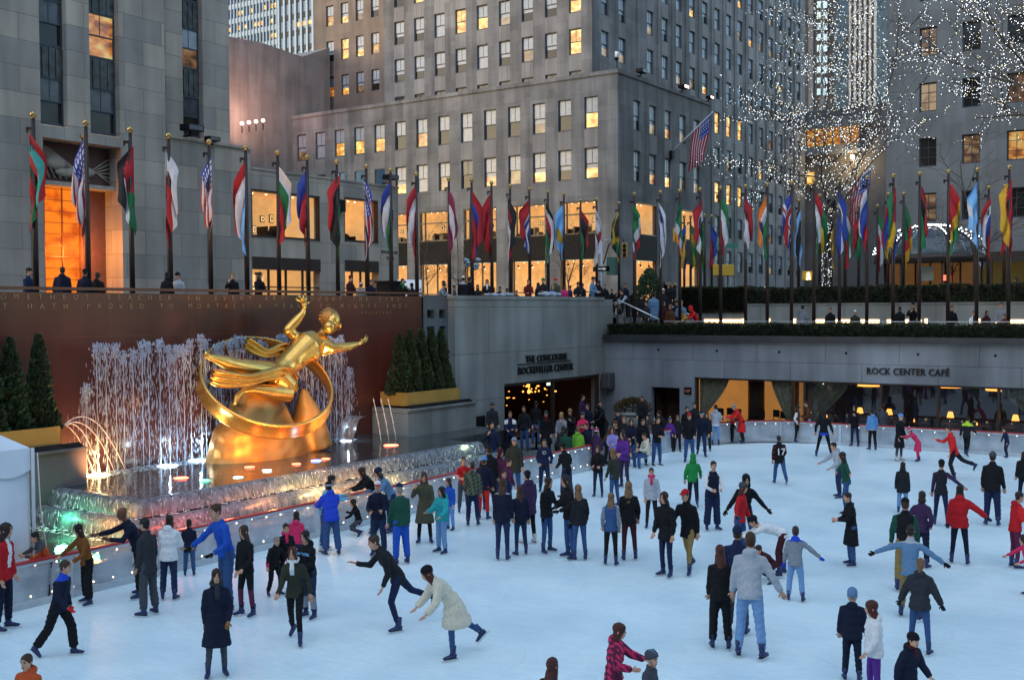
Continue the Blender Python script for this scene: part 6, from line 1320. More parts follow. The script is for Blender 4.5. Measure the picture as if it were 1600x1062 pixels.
p=ony(1263,431,78); t=thing('walk_signal','pedestrian signal glowing white beside the lit tree trunk','signal',p,R(20)); m=MB(); m.bevbox((-.45,-.15,-.35),(.45,.2,.35),.04); m.build('housing',M_YEL,t); m=MB(); m.ball((0,-.17,.15),.08,0,8,6); m.tube([(0,-.17,.1),(.02,-.17,-.1)],.07,6); m.tube([(0,-.17,-.08),(-.1,-.17,-.25)],.04,5); m.tube([(0,-.17,-.08),(.12,-.17,-.24)],.04,5); m.build('walking_symbol',mat('walk_white',(1,1,1),emit=(1,.95,.9),es=5),t)
p=ony(940,376,76); t=thing('street_light','slim grey street light pole with a short arm and a one way plate','street light',(p.x,76,ZS)); h=p.z-ZS; m=MB(); m.tube([(0,0,0),(0,0,h)],[.11,.08],8); m.tube([(0,0,h),(1.2,0,h+.1)],.05,6); m.bevbox((1.0,-.12,h+.04),(1.6,.12,h+.16),.03); attach(m.build('pole',M_STEEL,t),t) if False else m.build('pole',M_STEEL,t)
q=ony(938,420,75.8); m=MB(); m.box((-.75,-.1,q.z-ZS-.2),(.75,-.06,q.z-ZS+.2)); m.build('one_way_plate',M_BLK,t); m=MB(); zc=q.z-ZS; m.box((-.5,-.13,zc-.05),(.2,-.11,zc+.05)); m.add([(.2,-.12,zc-.14),(.5,-.12,zc),(.2,-.12,zc+.14)],[(0,1,2)]); m.build('arrow',mat('white_paint',(.7,.72,.75)),t); m=MB(); m.box((.5,-.1,zc-.5),(1.3,.5,zc+.9)); m.build('control_box',mat('box_green',(.03,.09,.08)),t)
p=ony(738,412,60); t=thing('lamp_cluster','dark pole carrying a cluster of small floodlights','street light',(p.x,60,ZS)); m=MB(); m.tube([(0,0,0),(0,0,p.z-ZS+.3)],.09,8); m.build('pole',M_POLE,t)
for i in range(6): m=MB(); x_=(-.5,.5,-.38,.38,-.3,.3)[i]; z_=p.z-ZS+(.25,.25,-.1,-.1,.05,-.3)[i]; m.tube([(x_,-.12,z_),(x_,.2,z_)],[.16,.1],8); m.build('lamp_head',M_STEEL,t)
p=onx(640,453,-31); t=thing('shop_sign','white sign board with dark lettering just over the red wall','sign',p,R(60)); m=MB(); m.box((-.55,-.03,-.6),(.55,.03,.45)); m.build('board',mat('white_board',(.75,.78,.82),emit=(.8,.85,.95),es=.1),t); tm=text_mesh('AMERICAN',.21,.01,align='CENTER'); tm.materials.append(mat('letters_navy',(.03,.03,.12))); o=obj('lettering',tm,t,(0,-.05,-.05)); o.rotation_euler=(R(90),0,0)
p=onx(610,448,-30); t=thing('utility_cabinet','dark cabinet standing behind the red wall','cabinet',(p.x,p.y,ZS+.13)); m=MB(); m.bevbox((-.35,-.5,0),(.35,.5,1.45),.03); m.build('body',M_BLK,t); m=MB(); m.box((-.4,-.55,1.45),(.4,.55,1.52)); m.build('top',M_BLK,t)
def car(px_,py_,Y,rz,col,lab,lit=False):
    p=ony(px_,py_,Y); t=thing('parked_car',lab,'car',(p.x,Y,ZS),R(rz)); m=MB()
    prof=[(-2.2,.45),(-2.2,.85),(-1.9,.98),(-1.3,1.02),(-.7,1.45),(.9,1.5),(1.7,1.05),(2.2,.95),(2.25,.5),(2.2,.35),(-2.1,.35)]; n_=len(prof); vs=[(x,y*(.88 if z>1.1 else 1)*.88,z) for y in(-1,1) for x,z in prof]; m.add(vs,[tuple(range(n_)),tuple(range(2*n_-1,n_-1,-1))]+[(i,i+n_,(i+1)%n_+n_,(i+1)%n_) for i in range(n_)]); m.build('body',mat('car_'+lab[:6],col,rough=.25,spec=.6),t)
    m=MB(); 
    for y in(-.9,.9): m.add([(-1.2,y*.99,1.03),(1.5,y*.99,1.05),(.85,y*.9,1.42),(-.65,y*.9,1.4)],[(0,1,2,3)])
    m.add([(-1.32,-.75,1.05),(-1.32,.75,1.05),(-.72,.7,1.43),(-.72,-.7,1.43)],[(0,1,2,3)]); m.build('windows',M_GD,t)
    for x in(-1.4,1.45):
        for y in(-.85,.85): m=MB(); m.tube([(x,y-.1,.34),(x,y+.1,.34)],.34,14); w_=m.build('wheel',M_BLK,t); m=MB(); m.tube([(x,y-.11,.34),(x,y+.11,.34)],.18,10); m.build('rim',M_STEEL,w_)
    for y in(-.6,.6): m=MB(); m.box((-2.24,y-.18,.7),(-2.18,y+.18,.85)); m.build('tail_light',mat('tail_red',(.5,.02,.02),emit=(1,.05,.03),es=1.5 if lit else .2),t)
car(1432,460,62,10,(.55,.62,.70),'silver white car parked behind the canopy posts'); car(1268,440,70,0,(.14,.02,.02),'dark red car with lit tail lights beyond the hedge',True)
# bags on the parapet
for i,(a,b_,hh,col,lab) in enumerate(((841,876,.22,(.34,.38,.45),'rumpled pale grey bag lying on the parapet beside a child'),(790,800,.13,(.28,.33,.4),'thin pale blue cloth on the parapet'),(757,792,.1,(.35,.4,.48),'folded pale jacket laid flat on the parapet'))):
    p=onx(a,465,XC-.2); q=onx(b_,465,XC-.2); m=MB(); m.ball((0,0,hh/2),1,0,14,8,(.2,abs(q.y-p.y)/2,hh/2)); me=fuse(m,.035,.03,i,4); me.materials.append(mat('bag_%d'%i,col,rough=.7)); o=obj('cloth_bag',me,None,(XC-.2,(p.y+q.y)/2,6.16)); tag(o,lab,'bag')
# ================================================================= GLASS CANOPY ENTRANCE
cx,cy_=ony(1452,385,64).x,64.0; t=thing('glass_canopy','domed glass entrance canopy edged with rows of white bulbs','canopy',(cx,cy_,ZS)); RX,RY,ZD,HD=2.95,1.9,3.35,1.55
m=MB(); nu,nv=22,8; vs=[];fs=[]
for i in range(nv+1):
    e=i/nv*PI/2
    for j in range(nu): a=2*PI*j/nu; vs.append((RX*math.cos(a)*math.cos(e),RY*math.sin(a)*math.cos(e),ZD+HD*math.sin(e)))
for i in range(nv):
    for j in range(nu): fs.append((i*nu+j,i*nu+(j+1)%nu,(i+1)*nu+(j+1)%nu,(i+1)*nu+j))
m.add(vs,fs,0,None,True); m.build('dome_glass',mat('dome_glass',(.07,.10,.12),rough=.15,alpha=.8,spec=.5),t); m=MB(); k=MB()
for j in range(12):
    a=2*PI*j/12; P=[(RX*1.02*math.cos(a)*math.cos(e),RY*1.02*math.sin(a)*math.cos(e),ZD+.02+HD*1.02*math.sin(e)) for e in np.linspace(0,PI/2,12)]; m.tube(P,.04,5)
    for i in range(15): e=PI/2*(i+.5)/15; k.ball((RX*1.05*math.cos(a)*math.cos(e),RY*1.05*math.sin(a)*math.cos(e),ZD+.05+HD*1.06*math.sin(e)),.036,0,6,4)
m.build('ribs',M_POLE,t); k.build('bulbs',mat('canopy_bulb',(1,1,1),emit=(.9,.96,1),es=4),t)
m=MB(); m.tube([(0,0,ZD-.42),(0,0,ZD)],[(RX*1.03,RY*1.03)]*2,28,up=(1,0,0)); m.build('fascia',M_BRONZE,t)
for j in range(8): a=2*PI*(j+.5)/8; m=MB(); m.tube([(RX*.97*math.cos(a),RY*.97*math.sin(a),0),(RX*.97*math.cos(a),RY*.97*math.sin(a),ZD-.4)],.06,8); m.build('post',M_POLE,t)
m=MB(); m.box((-2.4,.3,0),(2.4,.4,2.9)); m.build('door_glass',mat('door_glass',(.05,.03,.02),rough=.1,emit=(1,.45,.12),es=.035,noise_s=1.4,noise_a=.9),t); m=MB()
for x in (-2.4,-1.6,-.8,0,.8,1.6,2.4): m.box((x-.04,.2,0),(x+.04,.3,2.9))
m.build('door_frames',M_BLK,t); m=MB(); m.box((.75,-.4,1.9),(1.15,-.3,2.2)); m.build('red_sign',mat('red_glow',(.6,.05,.03),emit=(1,.1,.05),es=1.2),t)
m=MB(); m.box((-.35,-.5,1.9),(.35,-.45,2.7)); m.build('menu_board',mat('menu_pale',(.4,.45,.4)),t)
# ================================================================= WHO IS WHERE
_md.voxel_size=.022
_fuse0=fuse
P=person
def S_(fx,fy,top,face,pose,g,l,h,hat,lab,**k): P(fx,fy,top,face,pose,g,l,h,hat,lab,**k)
# skaters: foot column, foot row, head-top row, facing, pose, garment, trousers, hair, hat, label
S_(52,1185,1018,-40,'stand','parka:grey/orange:yoke','jeans:navy','short:mhair',None,'boy in a grey jacket with an orange hood cropped at the lower corner',glove='black')
S_(84,1025,873,55,'stride','jacket:dnavy/royal:hood','wide:black','short:mhair',None,'boy in a black jacket with bright blue collar and red gloves gliding past the tent',glove='bred',hy=20)
S_(2,985,815,60,'stand','jacket:red/white:front','jeans:dnavy','long:khair',None,'person in a red jacket cut off by the tent side picture edge')
S_(80,938,852,-80,'railr','jacket:orange/dgrey:yoke','jeans:black','short:bhair',None,'child in an orange jacket leaning on the red rail by the tent',H=1.35)
S_(140,943,815,-65,'reach','jacket:rust','wide:black','long:bhair',None,'woman in a rust brown coat with long black hair holding the rail',fem=1,skate='bluebl')
S_(222,932,797,-75,'railr','sweater:dnavy','jeans:black','none:bhair',None,'bald man in a navy top stretching an arm along the rail',skin='skin3',H=1.78)
S_(236,962,808,-130,'stand','coat:charcoal' if False else 'blazer:char','dress:dgrey','short:bhair',None,'man in a dark grey overcoat and grey trousers seen from behind')
S_(223,925,845,-120,'stand','hoodie:white','slim:hot','pony:bhair',None,'small child with bright pink leggings half hidden behind the grey overcoat',H=1.2)
S_(263,938,805,160,'hold','puffer:white','jeans:ddenim','mid:khair',None,'woman in a thick white hooded jacket and dark jeans facing the fountain',fem=1)
S_(296,900,812,175,'stand','jacket:dnavy/mustard:hem','jeans:denim','short:bhair',None,'child in a navy jacket with a yellow hem watching the fountain')
S_(358,952,783,-60,'reach','sweater:blue','jeans:denim','short:mhair',None,'tall man in a bright blue pullover reaching back to the child in navy and yellow',glove='black')
S_(388,962,818,-50,'stand2','sweater:black','slim:black/plum:.42','long:mhair',None,'teenage girl in black with striped leg warmers beside the man in blue',fem=1)
S_(338,1056,885,5,'stand2','coat:dnavy','slim:dgrey','long:khair',None,'woman in a long dark coat and grey leggings with tan mittens skating towards us',fem=1,glove='tanglove',scarf='char')
S_(428,930,836,30,'glide','jacket:black/hot:cuff','jeans:black','short:ghair',None,'grey haired child in black with a pink trimmed jacket bending forward')
S_(446,925,816,15,'stand','jacket:black','slim:black','bun:khair',None,'smiling girl in a black jacket with a hot pink scarf',fem=1,scarf='hot')
S_(463,895,800,170,'stand','hoodie:hot','jeans:ddenim','bob:bhair',None,'black haired child in a hot pink hooded top near the barrier')
S_(464,1000,848,-15,'stride','jacket:dolive','slim:black','long:rhair',None,'girl in a dark olive jacket with a white scarf striding forward',fem=1,scarf='white')
S_(486,965,826,-45,'hold','hoodie:black','jeans:ddenim/grey:.34','bob:bhair',None,'girl in a black hooded sweatshirt lettered in pale blue',fem=1,text=('NEW YORK',.085,'sky','front',.36))
S_(502,862,742,100,'hug','vest:sky/sky','jeans:denim','short:bhair',None,'woman in a sky blue jacket hugging the child in royal blue',fem=1,skate='whiteboot')
S_(520,868,754,-160,'hug','puffer:royal','wide:denim','short:bhair','beanie:black/lgrey','child in a royal blue jacket and striped knit hat being hugged')
S_(563,836,790,-70,'kneel','jacket:black/hot:cuff','jeans:dgrey','bob:khair',None,'small child in black and pink kneeling against the barrier',H=1.15)
S_(588,832,727,-70,'rail','jacket:black','jeans:black','mid:khair',None,'woman in black leaning far over the red rail towards the water',fem=1,H=1.7)
S_(612,832,721,-60,'rail','jacket:bluegrey','jeans:ddenim','mid:khair','beanie:navy','woman in a slate blue jacket and navy hat leaning on the rail',fem=1,H=1.7)
S_(592,868,749,-5,'hold','sweater:dnavy','jeans:ddenim','short:ghair','cap:white/red','older man in navy with a white and red baseball cap',wd=1.08)
S_(629,882,755,-150,'stand','sweater:dgreen','jeans:blue','short:ghair','cap:navy','broad man in a dark green sweatshirt and navy cap seen from behind',wd=1.15,glove=None)
S_(664,848,736,-5,'face','coat:olive','slim:black','long:rhair',None,'woman in an olive grey coat touching her face',fem=1)
S_(692,864,757,-50,'lean_l','puffer:teal','jeans:ldenim','long:bhair',None,'girl in a turquoise jacket and light jeans leaning to one side',fem=1)
S_(705,828,746,-40,'stand','jacket:blue','jeans:lblue','mid:mhair',None,'child in bright blue snow clothes behind the turquoise jacket')
S_(724,800,712,10,'hold','tee:red','jeans:dgrey','short:mhair',None,'boy in a red printed T shirt near the barrier',text=('A',.12,'mustard','front',.32))
S_(739,822,721,175,'stand2','hoodie:camo/dolive:mottle','jeans:navy','short:mhair',None,'boy in a camouflage hooded top with navy trousers seen from behind')
S_(755,812,713,160,'stand','jacket:dnavy','slim:bred','short:mhair','beanie:lblue','child in bright red trousers and a pale blue knit hat')
S_(765,798,696,178,'stand','coat:black','jeans:black','short:khair','cap:black','man in a long black coat and flat cap seen from behind')
S_(779,792,700,40,'stand','jacket:plum','jeans:dnavy','none:khair','hood:maroon','woman with a maroon headscarf behind the black coat',fem=1)
S_(790,806,715,60,'stand','jacket:plum','jeans:denim','bun:khair',None,'woman in a plum jacket with tied back hair talking in the group',fem=1)
S_(786,822,733,20,'stand','jacket:navy','jeans:blue','short:khair',None,'short haired boy in navy in the middle of the standing group')
S_(804,775,682,0,'stand','parka:dolive','jeans:denim','short:mhair','beanie:grey','man in a dark parka and grey knit hat facing us by the fountain end')
S_(785,876,747,172,'together','jacket:dnavy/lgrey:hood','slim:ddenim','long:mhair',None,'woman in navy with a pale hood lining and dark jeans, back to us',fem=1)
S_(815,868,758,-165,'stand2','jacket:dnavy','slim:ddenim','long:mhair',None,'long haired girl in dark slate jacket and jeans, back to us',fem=1)
S_(828,850,735,-150,'stand','parka:dpurple','slim:black','short:bhair','cap:black','woman in a dark purple parka and black cap behind the long haired girl',skate='whiteboot',fem=1)
S_(853,863,744,50,'wave','jacket:black','slim:denim','long:khair',None,'dark haired woman in black raising a gloved hand while talking',fem=1,glove='black')
S_(851,768,684,0,'pockets','sweater:navy','jeans:ddenim','short:khair',None,'man in a navy sweatshirt with a cream chest emblem',text=('O',.17,'cream','front',.33))
S_(887,778,693,-140,'reach','jacket:black','jeans:ddenim','short:khair','beanie:black','person in a black knit hat and jacket skating towards the barrier gap')
S_(893,872,741,-60,'hold','jacket:black','slim:denim','mid:khair',None,'woman in black partly hidden behind the light brown haired girl',fem=1,glove='black')
S_(907,876,757,-155,'stand','jacket:dk','slim:denim','long:lhair',None,'girl with very long light brown hair in a dark jacket and jeans',fem=1,glove='black')
S_(935,776,694,-10,'hold','jacket:black','slim:ddenim','long:mhair',None,'woman with long brown hair looking down at the end of the barrier',fem=1)
S_(962,792,700,-130,'stand','jacket:dolive','slim:denim','mid:lhair',None,'woman in dark olive with light brown shoulder length hair',fem=1)
S_(954,884,770,170,'stand','jacket:denim/grey','slim:black','long:lhair',None,'girl in a denim jacket with grey sleeves and black leggings, back to us',fem=1)
S_(984,876,752,-175,'stand2','jacket:black','slim:maroon','long:lhair',None,'long haired woman in black with maroon trousers, back to us',fem=1)
S_(977,762,672,-35,'hold','sweater:purple','slim:dpurple','long:khair',None,'girl in a purple top and patterned leggings at the barrier gap',fem=1)
S_(1018,825,729,0,'stand','jacket:lgrey','slim:dk','pony:khair',None,'woman in a pale grey jacket and black leggings facing us',fem=1,scarf='hot')
S_(1043,900,766,-35,'together','blazer:black','slim:navy','long:khair',None,'woman in a black coat with clasped hands beside the red cap',fem=1)
S_(1080,893,761,-30,'stride','blazer:black','slim:khaki','short:mhair','cap:red','young man in a black blazer khaki trousers and red cap',)
S_(1083,792,710,178,'stride','hoodie:green','jeans:dnavy','short:khair','hood:green','child in a bright green hooded top with the hood up')
S_(1112,828,718,20,'hold','vest:dnavy/white','wide:navy','short:khair',None,'rink guard in a navy vest with white sleeves',wd=1.08)
S_(1163,862,739,15,'spreadlow','jacket:black','slim:denim','mid:bhair','hood:black','woman in a black hood and dark glasses holding her arms out',fem=1,glove='black')
S_(1153,872,752,70,'onearm','jacket:red','jeans:denim','mid:mhair','beanie:dgrey','girl in a red jacket and grey knit hat in front of the black hood',fem=1,glove='black')
S_(1152,992,822,178,'stand','jacket:navy','jeans:dgrey','short:khair','beanie:navy','person in a navy hat and blue jacket hidden between the couple')
S_(1126,1015,852,-175,'stand','jacket:black','dress:black','long:rhair',None,'woman in a black suit with long dark red hair, back to us',fem=1)
S_(1172,1030,832,175,'onearm','hoodie:lgrey','jeans:ldenim','short:mhair',None,'tall man in a pale grey hooded sweatshirt and light jeans, back to us',mod=dict(A=(4,12,14,6),B=(4,30,10,28)))
S_(1223,900,826,-80,'bend','sweater:white','slim:maroon','short:bhair','beanie:black','woman in a white hooded top bending down to a fallen child',fem=1,H=1.65)
S_(1204,908,864,-60,'fallen','jacket:maroon','jeans:maroon','short:khair',None,'child in maroon sitting fallen on the ice',H=1.2)
S_(1243,940,823,178,'onearm','hoodie:grey/royal:hood','jeans:ldenim','short:mhair',None,'boy in a grey sweatshirt with a blue hood lining, back to us',glove='royal')
S_(1220,757,681,-165,'stride','jersey:black/dred:stripe','jeans:denim','short:khair',None,'boy in a dark hockey jersey with a white number on the back',text=('17',.34,'white','back',.16))
S_(1118,696,632,175,'hold','hoodie:lgrey/white:hem','jeans:ldenim','short:khair',None,'man in a light grey hooded top facing the cafe windows')
S_(1143,692,651,120,'stand','jacket:black/red:yoke','jeans:black','short:mhair',None,'small child in black and red beside the stooping red coat')
S_(1162,693,634,-70,'stoop','coat:bred','jeans:dk','short:ghair',None,'woman in a bright red coat stooping over a small child',fem=1,H=1.66)
S_(1077,722,644,-5,'stand2','jacket:black','jeans:denim','short:mhair','cap:red','man in a black jacket and dark red cap gliding in front of the far barrier')
S_(1096,712,641,0,'stride','jacket:dnavy','jeans:ddenim','short:mhair','beanie:navy/white','man in navy with a striped knit hat behind the dark red cap')
S_(1072,698,634,20,'stand','jacket:black','jeans:denim','short:bhair',None,'balding man in black right behind the dark red cap')
S_(1085,695,628,0,'stand','jacket:dk','jeans:dk','short:bhair',None,'bearded man in dark clothes at the back of the trio by the opening')
S_(1244,691,633,70,'pockets','jacket:brown/white','slim:black','long:khair',None,'woman in a brown vest with white sleeves facing her companion',fem=1)
S_(1265,691,626,-75,'hold','jacket:tan' if False else 'jacket:brown','jeans:ldenim','short:khair',None,'man in a brown jacket and pale jeans by the cafe barrier')
S_(1287,714,640,178,'wide','jacket:black/royal:hem','slim:black','long:bhair',None,'woman in black with a royal blue hem standing with legs apart',fem=1)
S_(1336,697,632,-15,'drink','jacket:black','slim:navy','long:khair',None,'woman in black holding a cup by the cafe window',fem=1)
S_(1364,703,639,-150,'stand','hoodie:lblue/lgrey:hem','jeans:black','short:khair',None,'boy in a pale blue grey hooded top by the cafe barrier')
S_(1380,698,631,-160,'stand','jacket:dgrey','jeans:denim','short:khair',None,'tall man in a dark grey jacket behind the pale blue hooded top')
S_(1403,720,646,60,'stand','coat:black','slim:dgrey','none:khair','beanie:lblue','woman in a black coat with a pale helmet like hat and white boots',skate='whiteboot',fem=1)
S_(1436,721,670,-80,'stoopr','coat:hot','slim:hot','short:khair','pom:pink/white','small child in a bright pink coat reaching forward',H=1.25)
S_(1492,750,668,-80,'push','jacket:bred','jeans:dk','short:khair',None,'man in a red jacket rushing past with one skate kicked back',H=1.72,mod=dict(l=12))
S_(1509,713,650,160,'stride','jacket:dk/neon:yoke','slim:black','short:khair',None,'skater in black with neon shoulder stripes')
S_(1574,715,668,-60,'glide','jacket:navy','jeans:navy','short:khair',None,'small boy in navy skating near the cafe barrier')
S_(1313,778,690,-70,'reach','hoodie:lgrey','jeans:ddenim','short:bhair',None,'boy in a grey hooded top skating with outstretched hands')
S_(1328,802,715,-75,'spread','sweater:dgreen','slim:denim','long:khair',None,'girl in a dark green top skating with both arms spread wide',fem=1,H=1.62)
S_(1410,802,722,175,'stand','coat:dk' if False else 'parka:dk','jeans:ldenim','long:khair',None,'woman in a dark parka with her hood down, back to us',fem=1,glove='dk')
S_(1470,822,718,172,'onearm','vest:dk/dpurple','slim:navy','short:bhair','beanie:black','woman in a dark vest holding one arm out for balance',fem=1)
S_(1550,822,706,176,'stand','jacket:black','jeans:navy','short:khair','beanie:dgrey','broad man in a black jacket and navy jeans, back to us',wd=1.08)
S_(1600,785,706,-170,'stand','puffer:black','jeans:dnavy','mid:khair',None,'person in black cut by the picture edge below the cafe barrier')
S_(1333,884,768,-70,'hold','coat:black','jeans:denim','short:khair',None,'man in a long black overcoat holding something small in his hands',mod=dict())
S_(1414,925,778,-178,'stand','jacket:black/dgreen:sleeve','jeans:khaki','short:mhair','cap:black','man in a black jacket with green side behind the arms out skater')
S_(1438,888,767,165,'pockets','jacket:dpurple','jeans:dnavy','bob:khair',None,'woman in a grey purple jacket with a hand on her hip',fem=1)
S_(1499,882,758,176,'onearm','puffer:red','slim:dnavy','long:bhair',None,'woman in a red quilted jacket with long black hair, back to us',fem=1,glove='navy')
S_(1583,888,767,120,'hold','hoodie:red/bred','slim:plum','short:khair',None,'child in a red hooded top with white sleeve stripes and plum leggings')
S_(1610,932,835,-60,'reach','jacket:hot','slim:navy','mid:khair',None,'child in a hot pink jacket cut off at the picture edge')
S_(1422,968,822,176,'spread','jacket:bluegrey/lgrey:hood','jeans:khaki','short:khair',None,'person in a steel blue jacket with both arms spread wide, back to us',glove='black')
S_(1436,1022,873,172,'spreadlow','puffer:char','slim:denim','pony:lhair',None,'girl in a dark quilted jacket with a long blond ponytail',fem=1,mod=dict(A=(2,26,14,22),B=(2,26,14,22)),glove='dk')
S_(1331,1065,922,178,'stand','puffer:dnavy','jeans:dnavy','none:khair','helmet:bluegrey','child in a navy quilted jacket and a round slate helmet, back to us')
S_(1370,1100,937,-75,'stand2','puffer:white','slim:purple','mid:rhair',None,'girl in a white quilted jacket and purple leggings',fem=1)
S_(1412,1130,984,50,'stride2','puffer:dnavy','jeans:navy','short:khair','beanie:black','child in a dark quilted coat and black knit hat near the bottom edge',scarf='maroon')
S_(955,1140,972,80,'hold','puffer:plum/hot:mottle','jeans:plum','mid:rhair',None,'child in a purple and pink patterned snowsuit with a fur hood',mod=dict(A=(50,10,20,6)))
S_(1010,1165,1017,60,'stand','jacket:dgrey','jeans:dnavy','none:khair','helmet:dgrey/bluegrey','child wearing a vented cycle helmet at the bottom edge')
S_(858,1205,1030,150,'stand','jacket:maroon','jeans:dk','long:rhair',None,'woman with long dark brown hair cut off by the bottom edge',fem=1)
S_(625,988,833,-78,'push','jacket:dk','slim:navy','short:mhair',None,'young man in a dark jacket leaning forward with one leg stretched back',H=1.78)
S_(710,1032,893,-72,'bendstep','puffcoat:cream','slim:denim','long:rhair','beanie:black','woman in a cream puffy coat and black knit hat crouching as she skates',fem=1,H=1.62,mod=dict(L=(10,4,12),R=(-30,8,24)))
print('skaters',_pc[0])
# spectators beside the rink, on the sunken patio
def V(px_,top_,h,face,pose,g,l,hr_,hat,lab,z=-.02,grp='onlookers on the sunken patio',**k):
    p=onz(px_,top_,z+h); P(0,0,0,face,pose,g,l,hr_,hat,lab,pos=(p.x,p.y,z),H=h,skate='shoe',group=grp,low=1,**k)
V(768,660,1.72,10,'face','jacket:navy','jeans:denim','short:bhair',None,'man in navy rubbing his face beside the dark doorway')
V(768,630,1.78,20,'stand','jacket:char','jeans:dk','short:mhair','beanie:dgrey','man in a grey knit hat in the doorway corner')
V(797,643,1.76,0,'hold','jacket:navy/white:shoulders','jeans:dnavy','short:mhair',None,'man in navy with white shoulder stripes reading a paper')
V(820,635,1.75,-20,'stand','jacket:dk','jeans:denim','short:khair',None,'man in dark clothes behind the striped shoulders')
V(836,628,1.75,160,'stand','jacket:black','jeans:denim','short:khair',None,'tall figure in black walking into the dark doorway')
V(853,643,1.7,0,'stand','coat:black','jeans:dk','short:khair','cap:dgreen','man in a green cap with a red scarf before the doorway',scarf='dred')
V(878,645,1.66,-10,'drink','jacket:grey','jeans:dk','long:blond',None,'woman with long pale blond hair sipping a drink',fem=1)
V(892,640,1.7,-20,'drink','jacket:black','jeans:dk','short:khair','beanie:khaki','person in a tan knit hat drinking beside the blond woman')
V(911,645,1.66,0,'fold','jacket:hot/dgrey:band','jeans:black','short:mhair','beanie:dgrey','woman in a hot pink jacket with a grey chest band',fem=1)
V(907,618,1.74,60,'stand','jacket:dpurple','jeans:dk','short:bhair',None,'man in a checked purple shirt at the wall corner')
V(920,632,1.7,-30,'stand','jacket:dnavy','jeans:navy','short:mhair',None,'man in dark navy below the loudspeaker')
V(934,627,1.78,30,'hold','jacket:black','jeans:dk','short:bhair',None,'security guard in black with pale patches by the corner')
V(948,630,1.74,-60,'stoop','jacket:black','jeans:dk','short:khair','hood:black','hooded figure in black bending towards a table')
V(968,641,1.72,-30,'hold','jacket:dk','jeans:dk','short:khair','cap:dk','officer in a dark cap near the russet shrub')
V(985,655,1.68,10,'hold','jacket:dnavy','jeans:denim','mid:khair',None,'woman in dark navy leaning at the barrier opening',fem=1)
V(977,652,1.74,-20,'stand','jacket:dk','jeans:dk','short:lhair',None,'light haired person in dark clothes behind the opening')
V(958,668,1.5,-10,'hold','jacket:lilac','slim:dnavy','long:mhair',None,'girl in a lilac patterned jacket eating')
V(972,672,1.55,20,'stand','jacket:plum','slim:dk','long:khair',None,'girl in dark plum beside the lilac jacket')
V(930,672,1.42,150,'stand','parka:dpurple','jeans:dk','short:khair','pom:hot/white','child in a pink and white bobble hat and purple coat')
V(902,668,1.5,165,'stand','hoodie:lime','jeans:dk','short:lhair',None,'blond boy with a lime green hood, back to us')
V(883,672,1.45,170,'stand','jacket:dgreen','jeans:dk','short:bhair',None,'child in a green hooded coat behind the red rail')
V(870,665,1.5,140,'stoop','jacket:dk','jeans:dk','short:khair',None,'person in a dark coat hunched over a patio table')
V(918,662,1.6,-30,'stand','jacket:dnavy','jeans:dk','short:khair',None,'dark clothed man between the pink jacket and the bobble hat')
V(944,655,1.6,100,'stoop','jacket:brown','jeans:dk','none:khair','beanie:brown','person in a brown knit hat turned away at the tables')
V(996,660,1.62,-60,'sit','hoodie:cream','jeans:denim','short:khair',None,'seated person in a cream hooded top by the opening')
V(1003,655,1.66,20,'stand','jacket:black','jeans:navy','short:mhair',None,'dark haired man looking over the free barrier end')
V(1025,652,1.72,30,'hold','jacket:black','jeans:denim','short:khair',None,'man in black leaning on the free barrier end')
V(1003,620,1.7,0,'stand','jacket:dk','jeans:dk','short:bhair',None,'bearded man behind the russet shrub')
V(1047,654,1.3,0,'stand','jacket:purple','jeans:dk','short:khair','pom:purple/neon','toddler in a purple hat with yellow trim over the rail')
V(1058,650,1.4,10,'stand','jacket:dk','jeans:dk','mid:lhair',None,'light haired child peering over the curved rail')
V(1044,640,1.6,-120,'stoop','jacket:black','jeans:dk','short:bhair',None,'figure in black bent down by the dark cafe door')
V(1105,645,1.5,-10,'stand','jacket:dk','jeans:dk','mid:mhair',None,'woman in dark clothes beside the light grey hooded man',fem=1)
